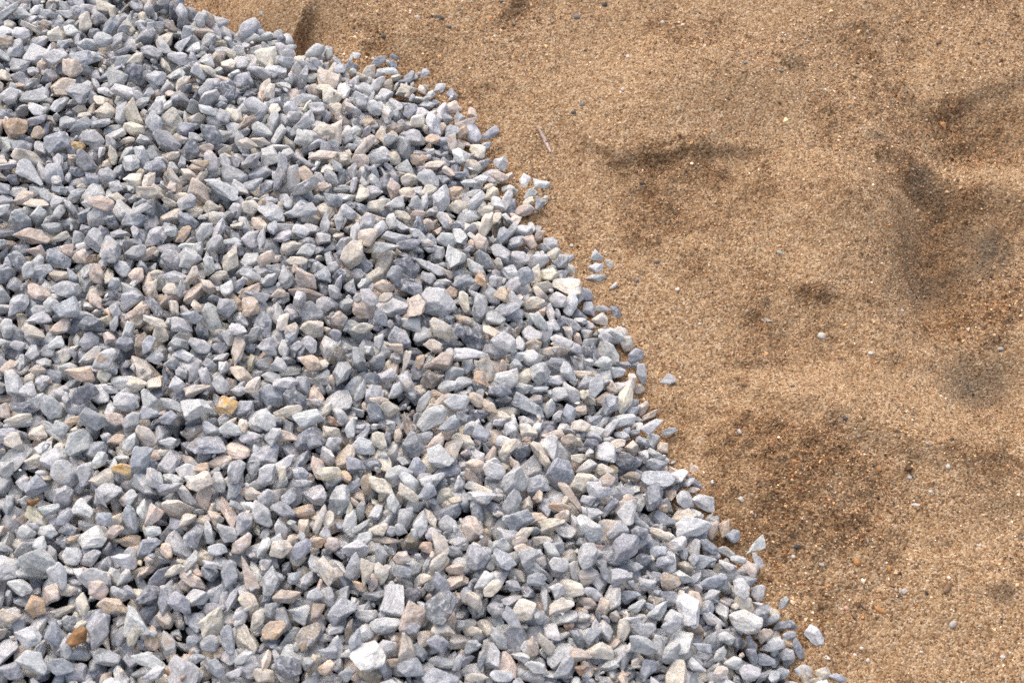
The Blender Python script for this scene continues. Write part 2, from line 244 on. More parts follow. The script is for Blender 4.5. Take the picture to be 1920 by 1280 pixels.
# ------------------------------------------------------------ where the settled stones lie
# per stone: x, step in y, height over the heap surface (mm), turn (x y z of the quaternion), size (mm), shape, colour class
STONES_NAMED=[
-431,199,-1,13,15,-71,47,43,32,24,0,-471,2,1,6,39,-90,35,19,14,49,2,-96,7,-21,-5,31,-94,50,36,32,69,0,-294,0,-1,-4,-49,86,35,33,20,31,5,-190,9,-24,10,-38,90,35,28,16,18,11,-134,1,-10,-10,-39,90,35,26,17,66,4,-481,2,-2,14,-39,89,42,19,11,16,1,-668,3,-20,-4,41,-90,35,26,14,60,4,-600,1,-13,49,9,-24,33,24,17,29,4,-191,2,-5,-10,-1,87,50,44,23,22,0,
-579,0,-29,23,21,-39,32,28,15,0,0,-637,0,-6,0,-41,90,42,31,19,28,2,71,2,-13,45,-16,43,36,21,13,66,2,-349,1,-35,18,-96,-14,40,34,20,37,0,-10,4,-24,-62,-75,-10,39,32,20,3,0,-142,4,-1,-47,-67,-33,39,26,25,59,0,-510,2,-29,-37,-52,65,38,25,26,32,0,-542,0,-22,-2,38,-91,36,26,21,63,2,223,1,-12,36,5,-82,50,33,23,25,0,-26,1,-14,17,-45,-25,42,38,17,40,0,
-99,2,0,-6,43,-89,29,24,16,1,4,-378,3,-7,37,21,-60,40,19,11,37,4,-683,1,-26,85,41,24,50,46,25,12,0,66,6,-25,-68,72,2,42,38,23,5,0,-647,2,-3,10,-42,88,36,31,16,70,2,-585,0,-36,45,-86,-17,43,30,30,19,0,-550,2,4,25,40,-78,50,26,19,21,3,-463,0,-36,37,19,-57,41,24,14,51,1,-272,2,-19,33,-2,18,38,29,20,29,15,117,4,-18,10,50,-85,41,26,17,9,6,
176,0,5,46,8,-20,41,26,21,57,2,-614,1,-9,37,-20,61,36,26,14,15,4,-319,0,-18,39,-11,-1,33,26,15,29,8,-359,0,-38,53,-1,-56,47,33,34,19,0,152,4,-30,0,15,-62,39,27,16,13,0,218,2,-8,54,38,23,35,30,23,22,0,-504,1,-4,15,-31,71,43,37,26,52,0,-404,2,-19,-33,58,-66,40,36,27,47,0,331,0,-15,52,-1,0,30,27,18,42,1,2,0,-40,-50,-72,-41,50,45,22,71,0,
-169,1,-15,50,-5,7,45,24,15,42,2,-135,1,-3,2,50,-74,43,39,20,11,0,-96,11,7,12,-24,42,46,42,31,45,0,-231,1,-11,-48,84,5,42,35,30,2,0,-567,1,-23,-81,54,-4,43,39,21,65,0,-446,2,-6,49,8,-33,36,26,20,34,4,233,3,-23,-56,77,-16,45,41,32,36,0,-289,2,-27,2,-34,91,29,29,19,2,1,-539,1,-9,38,15,-16,41,24,18,4,11,-356,4,-16,-3,-38,89,31,24,17,6,6,
17,1,-11,-5,-32,93,30,31,19,36,6,-647,0,-18,25,40,-76,27,31,25,17,9,-160,1,-11,62,69,31,50,40,33,46,0,179,2,-18,9,-41,88,37,24,16,26,3,444,2,-16,7,44,-88,23,20,15,27,6,-492,2,-14,25,24,46,37,24,20,23,0,-435,2,-30,-2,95,-18,50,38,30,70,0,-626,1,-9,29,35,-78,34,27,15,0,7,-308,0,-21,88,17,-5,38,26,22,71,0,66,3,-16,4,38,-86,37,22,13,28,6,
68,3,-38,42,88,-10,50,39,26,31,0,-564,2,-8,13,-48,83,29,27,14,43,7,-328,2,-7,30,21,-73,41,24,12,51,2,-671,1,-9,5,-39,90,36,22,15,1,1,-209,5,-16,13,-42,87,22,12,7,13,9,327,0,14,-51,-5,-55,49,39,34,21,0,46,1,-32,-34,-64,26,46,28,19,28,0,-200,4,3,26,44,-65,37,22,16,52,6,-437,2,-27,20,-91,19,35,31,19,64,0,-359,0,-11,21,-27,76,48,19,13,52,7,
-386,1,-16,27,29,-80,36,27,16,21,4,-619,0,-7,43,32,-39,36,27,16,53,1,-570,2,-18,-33,-80,-45,41,36,22,18,0,-253,3,-8,21,-33,77,41,22,13,46,6,245,0,-8,31,83,29,49,43,23,5,0,-697,5,-5,-15,8,-93,46,42,26,62,0,80,0,-24,-58,-5,-33,45,30,29,9,0,-648,2,4,47,15,-21,51,39,30,47,3,138,1,-34,-27,-33,50,50,41,20,39,0,-483,1,-39,-58,-41,0,48,34,18,50,0,
-318,7,6,46,-20,19,34,27,15,51,6,438,1,-15,38,19,-33,33,22,17,45,1,-534,1,-18,11,-48,86,37,24,15,13,2,-290,4,0,14,43,-74,34,22,12,6,4,153,1,-6,37,1,1,30,27,21,59,3,27,1,4,45,-22,17,34,29,16,59,3,-48,3,-8,-7,26,-74,40,35,27,39,0,-11,0,-9,-47,-86,10,38,29,22,7,0,-214,2,-6,-70,-16,-26,36,28,17,17,0,-500,1,-13,49,9,4,32,27,19,5,4,
-433,3,-37,-94,-5,-21,41,33,24,19,0,-268,5,-8,53,2,1,22,17,13,14,9,-465,2,-31,26,22,-42,44,32,24,19,0,-99,1,-6,23,-34,73,42,20,15,37,6,105,3,-8,-45,57,-60,50,32,34,39,0,224,0,-16,38,16,-11,30,23,17,37,8,-442,1,-18,17,-23,-73,40,28,26,11,0,-394,0,-5,17,-30,85,34,24,18,15,2,-582,3,-10,-98,-2,-3,42,36,21,62,0,-143,11,-27,-17,-35,-67,44,32,29,70,0,
395,2,-15,41,-25,39,26,13,7,44,2,-373,0,-11,39,-53,-69,39,28,26,0,0,-500,4,-1,19,36,-82,30,25,17,59,7,160,2,-2,51,-76,-37,50,43,25,4,0,-348,1,-4,27,-39,71,37,25,16,55,2,-533,5,-15,27,30,-48,40,20,11,42,4,-78,4,-42,-61,-77,13,50,33,33,22,0,-600,2,-2,30,16,-47,30,27,21,19,1,-666,0,-13,38,17,-29,37,20,15,11,13,-55,1,-25,21,-26,71,35,30,23,66,7,
-320,1,-9,39,12,-9,35,22,17,1,3,-466,1,-10,-30,-52,-56,47,39,23,40,0,-710,6,-38,19,37,-75,50,28,16,45,1,12,0,-13,54,57,-37,47,43,28,7,0,111,0,-4,-90,-15,38,49,40,30,25,0,58,5,-17,51,-15,11,38,25,18,59,6,-296,1,-24,12,-47,86,35,23,17,54,11,-540,6,-11,-3,-51,85,30,27,22,49,1,-632,3,-15,-50,-46,-34,45,28,28,22,0,-570,0,-6,10,16,-91,40,29,21,39,0,
-437,6,-2,-5,12,-90,36,27,24,45,0,-246,2,-26,-7,83,-13,49,38,34,58,0,-501,0,5,84,-18,-44,38,33,19,55,0,-276,1,-16,-58,2,-61,49,35,34,3,0,365,1,-7,25,-39,71,39,14,9,37,2,-519,2,-11,53,-12,-33,50,33,33,26,0,-673,2,-6,-5,45,-86,35,28,20,46,4,0,2,-18,29,27,-76,43,25,16,33,3,-44,0,-12,39,88,-19,41,34,17,53,0,-580,6,-3,-3,-41,90,38,28,15,54,6,
-186,0,-11,39,21,-36,40,23,16,21,6,170,1,3,6,-14,40,41,30,28,26,0,-346,3,-9,46,-7,25,33,28,19,21,2,-259,1,2,-1,45,-88,35,20,13,12,13,-549,0,5,5,-41,89,30,15,9,29,10,-391,1,-5,44,45,48,45,33,19,53,0,-634,2,-6,-5,45,-88,38,40,29,6,2,-606,0,-8,-19,48,-64,37,30,17,41,0,-236,1,-7,-11,-39,90,18,18,9,63,9,359,4,-7,13,41,-86,42,20,15,52,1,
263,0,-5,-25,93,17,50,38,24,32,0,-523,2,8,38,31,44,50,42,26,70,0,-113,2,-19,-3,-44,-58,50,41,32,17,0,-164,6,-17,-90,-16,-13,42,28,28,37,0,3,0,-10,5,-45,23,50,31,35,23,0,36,6,-17,4,32,-92,33,28,16,20,4,-487,2,-22,-78,-57,11,40,28,15,45,0,-653,2,-14,29,-90,-29,38,35,26,37,0,125,0,-1,7,-38,91,36,28,18,56,2,-356,11,-28,16,-93,-29,46,37,26,60,0,
-714,2,-31,-33,92,6,50,39,25,18,0,101,3,-19,-69,-7,45,50,37,33,12,0,-439,1,-20,-4,-1,-97,50,35,29,40,0,-241,0,-25,-58,-2,78,45,38,32,34,0,210,0,-6,18,15,35,43,34,26,32,0,-395,0,-29,12,9,3,37,28,16,6,0,-189,0,-28,44,-3,-41,50,35,29,15,0,68,2,-10,-55,-52,-25,50,46,35,63,0,-625,1,-9,49,-70,-43,50,35,28,17,0,-104,1,-14,-97,5,14,42,32,19,48,0,
-216,8,-12,47,8,-10,36,26,13,24,1,-291,3,-15,-11,28,-89,50,32,28,39,0,288,3,-2,13,-42,88,37,24,16,39,1,-145,0,-16,-34,68,59,40,36,23,28,0,23,4,-40,19,-85,-46,50,42,32,40,0,-603,10,-6,41,23,-17,44,28,20,14,3,218,5,-10,1,-99,2,50,38,23,22,0,-295,1,-6,44,-8,5,44,28,16,46,1,-456,9,0,15,-13,13,41,38,29,40,0,-93,1,0,9,51,-84,34,23,18,54,4,
-414,2,-5,5,41,-84,33,31,17,8,10,57,2,-10,-40,-45,71,45,36,28,35,0,-561,6,-5,40,4,12,34,31,18,18,2,140,1,-11,2,-17,-44,50,36,25,6,0,-119,7,-15,13,42,-86,50,31,19,10,1,-527,0,-16,-24,-91,-8,43,36,21,9,0,168,0,-26,14,65,71,49,39,30,68,0,-316,1,-8,47,6,-30,39,28,17,69,5,-674,0,-21,43,20,-32,39,29,21,22,3,-628,7,-7,8,52,-79,44,26,14,43,5,
-353,6,-19,48,3,1,35,35,24,31,4,-258,5,-23,-23,-11,95,50,45,28,66,0,-606,1,-20,-19,-48,83,45,31,24,57,0,-332,4,-8,17,-97,14,38,26,25,51,0,-82,5,-10,-1,43,-88,37,29,17,69,2,-734,2,-15,10,-35,78,44,29,23,33,2,-400,11,-13,-34,-88,16,33,30,22,20,0,-637,1,-10,3,-41,90,45,25,19,60,11,-599,8,7,7,41,-89,39,29,22,21,2,27,4,-19,53,9,-19,54,24,17,40,3,
-254,2,-15,65,46,42,50,40,29,35,0,-120,9,-15,45,-6,11,37,29,20,0,15,-547,1,-32,-41,-86,11,47,39,32,40,0,168,1,-14,-4,-17,-9,45,31,27,19,0,-407,3,-4,25,30,-73,45,20,13,26,7,-229,7,-14,4,64,6,44,33,26,60,0,-46,2,-14,51,8,-29,30,21,15,13,9,151,5,-3,-44,86,-9,38,29,28,1,0,-109,8,-10,20,-87,-29,50,33,30,58,0,-274,5,-21,-37,-81,-2,44,35,25,67,0,
-37,7,-20,45,-8,75,43,33,31,2,0,177,2,1,27,-23,52,55,25,18,70,6,45,0,-6,21,29,30,41,31,28,48,0,-65,1,-6,46,-8,-9,54,24,17,3,1,-495,4,-5,33,9,-15,37,24,16,60,2,-629,4,-1,69,-49,20,46,41,24,6,0,-302,8,-16,14,-48,85,35,30,23,17,6,-376,1,-21,27,-25,55,48,30,16,71,4,-172,6,-16,-53,-79,22,46,37,30,23,0,-455,4,-20,23,-36,73,51,30,23,12,1,
-11,1,4,34,10,-23,39,28,18,24,2,-671,0,5,-26,-16,94,50,38,32,60,0,-432,7,-7,44,3,1,32,30,24,48,2,-101,1,-31,44,1,1,52,27,21,70,5,-109,1,-3,16,-45,84,41,27,18,27,6,-237,2,-35,-26,-60,-71,50,33,32,3,0,-304,1,-17,40,-61,59,46,38,32,51,0,-62,2,-15,24,-9,85,45,36,31,61,0,-266,3,-27,-13,-31,-36,50,31,34,38,0,-752,3,-13,7,45,-84,40,27,20,50,3,
249,10,-16,-7,-53,83,25,23,14,41,2,-580,1,-14,46,-5,7,38,30,17,26,2,-229,1,-16,13,-38,88,35,30,22,12,7,-147,10,-2,2,-1,55,49,32,20,61,0,-725,1,-13,-23,-95,1,37,30,16,42,0,-681,6,-13,3,39,-88,38,30,20,6,3,-188,3,-23,6,3,93,50,41,31,24,0,155,3,-22,60,-25,-41,50,41,26,17,0,-115,13,-15,7,-46,87,55,47,37,62,2,-52,4,-14,63,56,51,41,27,27,5,0,
-320,4,-17,43,26,-38,44,30,16,41,7,163,14,-15,-57,28,8,50,36,24,28,0,-162,5,-25,4,-17,97,48,30,31,20,0,-499,1,-8,39,-5,-2,38,33,23,34,2,-621,5,8,15,-18,79,49,35,24,1,0,-437,3,-18,36,-21,57,44,26,18,8,6,-708,5,-20,15,-43,85,42,28,19,12,4,-164,1,0,41,20,-32,42,25,15,24,5,-48,11,-7,30,10,-37,28,20,15,35,9,-645,1,-3,43,16,-39,47,33,26,68,3,
-248,2,-8,23,-44,39,50,40,30,6,0,-751,13,-5,1,-39,91,56,25,20,28,7,-560,4,-12,10,42,-88,42,31,23,50,2,-133,5,-25,14,-40,87,65,17,13,26,2,-774,11,0,-18,-69,-51,43,36,27,49,0,-93,1,-12,-23,35,-71,49,40,31,35,0,89,3,-8,-1,8,-99,45,39,19,53,0,-596,9,-8,45,-8,10,42,28,16,1,4,-359,2,-25,-1,-52,84,62,25,18,39,2,-513,3,-15,-25,-37,-88,37,28,26,52,0,
-48,1,-20,47,-61,1,49,43,33,50,0,-383,20,-16,3,19,-10,46,41,19,43,0,-18,3,-17,69,-64,-18,46,38,31,24,0,-338,2,-11,9,37,-91,54,23,15,11,2,139,8,-17,49,0,10,36,15,11,30,3,-578,2,4,-13,-76,63,45,28,26,20,0,139,17,-17,2,-41,90,26,18,14,34,1,-465,6,-5,7,-30,91,63,23,13,67,2,-502,0,-16,39,36,-20,50,31,20,60,0,164,2,-19,27,-44,78,20,11,6,22,6,
-335,7,-2,-40,-32,1,50,37,22,62,0,142,8,-16,39,-23,66,20,24,18,52,2,-774,3,-6,36,9,-28,57,31,17,58,2,-549,6,-18,37,28,-49,49,24,17,44,6,-452,10,-21,-90,10,14,50,42,28,47,0,-691,9,-5,37,40,-6,41,29,29,28,0,-116,6,-17,61,-5,74,46,40,29,27,0,-787,7,-13,10,-88,4,50,39,33,53,0,-399,19,-15,-7,-12,88,44,39,31,38,0,-744,5,-5,-3,-43,89,44,38,23,44,4,
-566,6,-2,45,20,-16,50,31,26,63,0,-138,1,-11,29,16,-29,39,30,23,45,3,-720,9,-27,11,-38,91,28,21,15,7,12,-689,0,-11,14,-41,75,41,35,20,61,3,-818,9,-7,45,4,-3,42,34,19,66,9,-497,7,-2,22,-39,86,44,32,16,1,5,-630,36,-5,-64,-33,-66,50,42,29,58,0,-571,2,-15,36,-15,35,39,39,26,47,6,-800,25,-11,6,52,-84,48,24,17,57,2,-729,8,2,-72,-63,13,44,36,18,71,0,
-171,2,-23,-36,16,26,50,44,33,1,0,-650,7,-2,6,-93,24,50,43,29,57,0,-142,32,-20,-65,65,-16,49,40,33,53,0,-672,7,-6,41,5,3,36,36,27,67,3,-841,19,-20,14,-7,-7,44,30,24,28,0,-265,4,-22,-42,-73,50,50,41,34,70,0,-314,2,-24,-60,64,44,39,35,26,39,0,-780,3,-2,-1,-36,90,42,30,23,21,1,-816,23,-24,-90,-15,26,50,40,26,57,0,-627,20,-9,-11,-45,87,43,28,19,63,3,
-326,11,-19,6,-24,80,50,44,22,15,0,-432,31,-10,-80,40,37,50,44,35,11,0,-646,7,-22,-18,53,80,48,39,33,63,0,-344,106,-43,29,-34,61,22,23,17,31,1]
STONES_UPPER=[
-45,209,-11,44,0,-5,31,14,8,26,6,-245,1,-2,-5,39,-91,23,21,11,49,11,-218,0,-16,36,1,1,23,21,12,41,3,-389,1,-6,12,-46,77,26,19,12,31,4,-327,0,-23,7,-45,86,31,21,16,44,6,-14,2,-11,-11,42,-89,31,16,10,22,1,-369,0,-20,3,39,-91,23,14,9,26,2,-159,12,-15,49,-5,-2,16,14,8,66,8,-425,0,-14,9,51,-82,38,14,7,66,4,26,1,-31,46,-5,-12,36,17,10,12,3,
31,2,-15,5,-39,89,28,17,9,17,1,95,2,-11,35,-12,13,21,14,8,35,14,-73,1,-18,34,-32,55,24,12,8,27,2,-357,1,-19,7,43,-85,28,14,9,44,1,-40,2,-13,43,-29,56,28,11,8,48,3,-246,5,-16,8,-40,90,26,19,10,59,4,-123,1,-15,20,-40,76,26,17,12,44,4,-169,4,-18,13,49,-79,33,26,17,42,2,-596,0,-10,24,36,-78,26,21,16,32,3,-208,2,-2,28,-27,50,33,17,12,70,4,
183,0,-18,21,35,-78,31,22,12,68,4,-503,1,3,15,39,-81,26,16,9,61,6,-404,2,-18,-7,-43,89,26,24,15,10,3,25,1,-8,23,-43,66,26,17,13,40,7,93,0,-16,41,11,-4,29,22,14,59,7,-145,1,-20,19,42,-79,29,19,13,57,8,-52,1,-18,44,-3,-1,24,21,13,26,3,45,3,-6,23,-42,77,33,17,12,11,6,-484,2,-20,23,-33,68,33,21,11,7,11,-133,2,1,-3,-45,88,21,19,12,4,4,
-428,1,-34,39,-13,32,31,24,17,51,4,-527,1,-15,35,-25,43,29,19,11,17,3,286,0,-10,43,-12,22,22,17,11,12,7,-93,1,-8,44,13,-22,31,26,18,54,6,254,3,-17,39,10,-28,27,15,8,9,1,-219,2,-17,41,-33,51,36,12,7,25,15,-19,2,-24,27,-38,72,36,22,17,4,1,-53,4,-19,47,-12,-1,26,14,10,12,6,90,4,-20,17,-38,81,31,17,13,67,5,-342,2,-19,22,30,-78,38,19,11,8,6,
-675,2,-7,49,-8,-4,31,22,11,9,7,0,0,-1,33,22,-36,36,17,8,39,3,203,1,-23,31,20,-53,39,20,11,63,3,262,1,-1,-4,-44,87,27,15,10,11,4,308,0,-19,13,43,-88,25,20,15,53,1,-596,1,-21,-8,47,-87,29,22,13,43,5,-325,1,-9,25,33,-68,21,17,12,20,3,-470,2,-31,38,20,-19,26,24,18,18,7,377,1,-20,14,33,-92,27,17,10,70,4,-263,0,-15,28,29,-70,26,18,13,40,8,
-368,1,-30,16,35,-73,26,19,13,22,2,290,2,-17,33,-30,48,25,15,9,28,1,411,3,-9,1,39,-91,25,20,13,43,2,78,1,-25,42,7,3,15,12,7,37,14,-404,2,-29,46,-10,5,31,22,14,42,4,-581,0,-5,44,20,-53,31,17,13,27,6,357,3,-14,53,1,0,25,20,14,53,4,-471,0,-16,38,33,-70,41,17,13,21,3,154,0,-21,38,-18,58,37,20,13,23,6,466,0,-19,54,8,-10,33,18,11,30,4,
-266,2,1,4,50,-85,22,17,12,57,2,-52,1,-8,38,32,-48,34,22,13,49,6,-22,0,-19,47,-6,-3,24,22,15,63,2,166,2,-4,1,-53,83,22,12,7,52,1,219,1,-8,-8,51,-85,25,22,13,55,4,281,3,-17,42,-28,49,25,15,12,15,3,300,2,-8,10,-38,81,22,20,14,61,1,98,0,-25,36,-10,-5,22,15,9,42,1,-505,4,-29,41,6,-16,32,22,17,46,6,368,2,0,8,43,-88,30,18,10,14,2,
-536,1,-20,53,11,-14,27,19,14,6,2,389,0,-13,11,32,-93,23,18,11,43,3,-27,1,0,17,36,-84,29,17,9,22,6,256,2,-18,4,-49,85,27,17,13,42,8,225,2,-7,42,6,3,27,22,12,38,2,356,2,2,29,46,-72,25,18,14,67,7,337,1,-29,37,-25,58,28,18,12,64,4,-97,3,-11,30,-33,74,36,22,11,4,4,-296,1,-11,39,-2,18,22,17,9,50,4,-237,0,4,45,2,1,15,17,13,13,7,
-607,0,-27,43,3,25,29,20,10,63,6,62,1,-10,8,-54,81,24,24,16,0,1,-179,1,4,16,-37,82,27,19,15,27,6,-119,0,-9,40,1,1,19,19,12,3,7,-39,1,-7,13,31,-86,32,19,13,11,1,409,1,-9,36,-29,73,36,15,8,25,4,206,1,-15,41,-20,37,35,20,15,35,1,-460,1,-12,52,-7,11,31,15,10,32,6,318,0,-22,47,2,1,20,15,10,36,1,176,2,-22,39,-18,15,27,15,9,19,1,
394,0,-12,32,3,-17,18,8,5,31,8,346,3,1,51,-18,37,25,20,14,15,11,34,2,-10,14,39,-89,27,20,11,65,4,286,1,-21,42,18,-20,38,18,12,9,1,-593,1,-19,10,-42,84,27,20,13,35,1,397,0,-3,37,-15,12,20,13,7,36,4,113,2,-28,15,-45,86,32,17,9,6,2,-545,0,-31,53,15,-21,32,24,17,7,1,-215,1,-8,42,-28,49,37,22,15,14,3,-152,2,-17,-10,43,-89,27,20,14,14,4,
-339,0,-20,20,51,-78,27,22,11,41,3,-441,1,-18,16,36,-84,32,15,11,47,1,165,2,-25,47,-11,9,32,20,11,60,4,-101,5,-13,47,-18,33,37,22,12,47,6,393,1,-3,3,38,-91,33,15,10,20,5,5,0,-27,39,16,-39,30,22,16,41,6,-151,2,-7,43,4,-17,24,22,17,4,7,372,0,-2,41,-7,16,23,13,9,44,2,-567,1,-31,25,31,-84,32,20,11,33,2,107,1,-20,43,9,4,27,25,13,68,7,
-581,0,-14,22,33,-85,29,20,11,23,3,-404,1,-10,45,18,-6,27,20,11,25,1,325,1,-24,0,-49,85,31,18,11,63,4,65,1,-7,-4,-42,89,27,20,15,22,1,-476,1,-18,32,25,-59,22,17,11,10,11,-609,2,-18,-2,-41,90,27,25,19,22,1,88,1,-23,35,25,-59,30,17,13,17,2,-182,4,-17,30,-37,66,27,20,13,9,3,-373,1,-14,21,39,-81,37,20,13,69,7,-355,0,-28,20,41,-87,30,20,15,12,1,
133,0,-25,38,20,-53,27,15,9,29,4,285,2,-9,8,40,-89,25,15,11,41,3,192,1,-24,40,-6,-3,25,20,15,20,2,-1,1,-24,37,-18,24,32,20,11,45,1,-249,0,-11,39,0,0,22,20,14,69,7,-522,1,-31,45,-3,-2,25,15,9,4,8,-607,1,-3,41,1,15,22,11,8,50,8,357,4,-11,9,-50,84,21,13,7,13,1,-205,1,-8,39,-17,29,27,20,10,17,1,-80,2,-28,18,-44,86,25,17,13,44,4,
329,0,9,10,-35,78,31,23,17,65,1,-120,1,-24,-3,-45,88,20,17,9,39,11,-497,1,-11,-2,-36,92,23,17,12,12,1,-673,2,0,41,3,1,25,20,16,7,2,-552,0,-7,8,43,-85,27,17,11,23,7,287,4,-6,1,47,-87,43,18,12,21,4,-537,1,-34,17,-40,89,35,20,15,2,11,-617,1,-8,43,-4,-2,25,20,11,38,5,-176,1,-27,39,-3,-11,40,11,7,21,7,61,1,-23,46,-28,32,30,23,11,6,4,
-647,0,-14,17,45,-87,32,20,16,65,1,-565,0,6,-2,39,-91,22,20,10,45,4,175,1,-27,-2,-41,90,25,15,12,51,1,406,4,-17,-7,-49,86,10,6,5,68,3,-167,0,-16,51,1,0,17,15,12,10,4,358,2,-8,26,43,-63,26,21,12,37,1,-187,0,-16,-5,-48,86,27,20,15,26,6,-469,0,-27,39,16,-47,30,22,17,51,1,17,0,-9,40,-13,22,32,17,9,4,6,147,1,-26,-1,39,-91,38,25,17,21,4,
114,1,-29,3,-46,87,30,20,14,33,1,-127,0,-6,26,-25,58,37,20,16,0,1,43,0,-21,49,8,8,30,15,11,60,6,219,1,-12,15,35,-91,28,18,14,36,4,-268,1,-8,39,-18,54,42,12,9,36,6,-592,3,-30,15,-31,91,40,17,11,46,2,186,1,-28,41,-12,23,28,20,11,27,5,-225,3,-23,30,-20,53,37,25,16,26,1,-90,3,-23,-2,-49,86,28,28,16,30,2,-151,1,-15,24,41,-64,35,21,15,39,2,
-648,3,-9,53,-5,7,30,17,13,71,1,281,1,-6,45,2,1,31,23,18,52,4,347,3,11,39,14,-44,28,16,8,12,7,-573,0,6,36,21,-45,30,12,7,0,3,-18,2,-40,37,-24,59,38,23,13,33,1,329,6,10,43,-1,-5,23,12,8,65,1,315,3,-14,10,-42,83,26,16,11,3,1,-477,0,2,51,-4,12,37,17,14,68,4,150,0,-9,2,44,-88,33,25,19,19,2,-363,5,-17,39,-8,-13,30,20,11,68,6,
30,2,-24,42,-4,13,38,20,10,40,11,-395,1,-16,11,36,-84,27,22,13,54,3,-148,2,-4,40,16,-30,35,18,11,66,6,93,0,-29,28,-29,73,36,23,16,68,1,-123,4,-4,11,37,-90,30,23,12,54,4,214,1,-14,50,6,-16,36,15,12,18,6,-295,0,0,46,-1,4,30,12,7,67,3,120,1,-5,42,-3,-2,23,18,11,2,2,288,3,-11,36,19,-24,31,16,9,62,4,-325,1,6,25,29,-70,27,15,8,3,6,
69,2,-13,13,-46,85,31,15,12,29,8,319,1,-16,50,11,-32,31,16,10,26,1,-415,2,-22,33,-26,58,28,23,17,64,1,-207,2,-11,32,-43,63,28,15,9,22,8,-451,1,-28,42,3,-8,30,20,10,71,1,-144,1,-5,27,-29,83,35,20,15,66,1,-97,1,-32,-2,52,-83,31,23,15,50,6,-225,0,-19,36,-19,37,25,15,8,65,4,-300,3,-8,-2,41,-90,23,23,15,18,4,-36,6,-30,5,-39,87,46,15,9,44,6,
326,0,6,-8,-40,90,21,21,11,34,4,85,0,-10,41,19,-46,54,15,10,5,7,-585,0,9,16,45,-84,33,20,16,49,1,-441,2,-17,-6,-53,83,23,20,11,68,11,-463,2,-24,-2,44,-89,33,23,13,43,1,-718,0,-8,42,-21,18,28,28,19,68,1,110,0,-13,5,43,-89,23,18,9,38,2,-519,1,-19,10,48,-83,33,20,12,64,5,-368,3,-24,31,35,-70,30,15,10,39,3,297,4,-10,32,36,-69,29,17,13,57,7,
-223,3,-6,40,8,4,28,23,13,40,4,172,0,-9,34,22,-31,26,21,13,13,7,316,1,-2,25,35,-78,29,21,15,41,8,226,0,-27,47,9,-19,37,24,18,9,4,139,0,25,46,6,3,21,21,12,17,7,-683,2,-12,-1,-53,84,28,18,12,15,6,-201,1,-10,44,1,1,28,20,14,12,5,-26,3,-9,9,-43,88,33,23,14,22,1,-136,3,-20,33,-25,51,28,26,20,37,4,221,0,-14,-3,54,-83,18,13,10,40,8,
-416,0,-35,40,-5,-12,41,23,15,32,7,-95,3,-28,0,39,-90,41,21,10,16,5,-1,1,-21,22,40,-85,31,15,10,59,4,-284,6,5,49,-11,-5,25,23,12,13,4,272,2,-12,9,-32,83,21,16,10,59,1,-52,0,-21,42,5,2,31,21,16,30,7,-548,0,-11,17,41,-86,28,20,11,32,1,-599,1,-23,7,44,-81,33,26,16,18,4,-712,3,-7,35,18,-20,31,25,14,7,6,-494,0,-13,4,-41,89,25,15,8,5,2,
-569,2,-11,8,38,-90,28,15,9,0,8,163,0,-25,42,8,4,37,21,11,45,4,-525,3,-9,43,21,-28,36,23,12,65,6,-376,3,-17,44,3,1,33,20,11,15,2,-325,2,-16,46,4,-13,36,20,16,2,7,90,1,-39,51,-1,0,26,18,10,44,2,-192,3,-8,25,28,-49,28,21,14,10,6,-404,0,-13,37,12,-23,33,23,12,26,3,-262,5,-7,46,19,-19,28,23,18,44,6,-652,1,-9,15,-44,73,28,23,15,23,2,
-434,0,-17,50,4,-17,26,20,13,9,2,-354,3,-3,37,20,-19,31,26,19,22,1,-548,1,-7,34,-11,41,33,23,17,48,3,-3,0,-6,39,-9,10,34,21,10,32,6,309,2,-6,2,-43,88,19,7,5,9,3,-109,0,-19,38,-11,49,31,21,12,67,7,-495,1,-4,44,-12,13,28,20,15,23,4,-572,1,-7,40,8,-15,28,20,12,16,7,-690,0,-26,2,43,-89,28,21,12,71,6,273,3,-4,44,3,11,21,11,6,1,7,
-715,2,-8,1,49,-85,39,15,8,53,6,-465,0,-43,47,-16,11,36,23,16,71,7,151,2,-18,44,15,-21,16,13,11,22,12,181,0,-23,-6,-38,91,29,16,12,42,15,-522,0,-7,41,3,-8,33,21,11,52,4,-261,3,-10,39,16,-21,21,13,7,60,14,-71,0,-25,-2,-47,85,37,21,15,65,6,-129,2,-32,45,-8,15,29,23,13,37,4,-639,1,-20,3,36,-89,28,13,10,1,8,-325,2,-7,-2,47,-87,41,17,9,64,6,
-47,2,-14,39,21,-32,29,23,14,46,4,21,2,-11,15,40,-89,16,9,5,0,14,275,3,-6,41,11,-28,32,11,6,62,5,-390,1,-15,39,-10,19,31,23,18,17,4,-714,6,-16,50,1,10,31,18,11,62,5,-742,2,-25,25,-20,45,21,29,22,54,7,-71,0,-3,46,-9,15,23,21,12,7,5,85,1,-4,53,-5,-2,24,19,14,25,7,-3,5,-17,22,35,-78,24,21,14,0,1,24,3,-16,39,-3,-11,29,21,11,60,6,
-202,1,-22,18,-41,80,31,26,14,33,4,-195,0,3,-1,-42,90,29,10,8,51,7,61,0,-12,5,-52,84,34,19,10,54,7,-586,2,-2,48,12,-13,26,12,8,8,2,-181,1,-17,19,-42,87,29,24,14,38,6,280,1,-6,27,-44,78,24,16,8,55,7,-19,0,-17,-2,52,-83,21,13,9,38,2,-459,0,-8,48,-4,12,39,18,12,59,6,-707,2,-5,0,-45,88,26,21,14,57,2,-376,0,-1,44,-26,42,31,21,12,60,6,
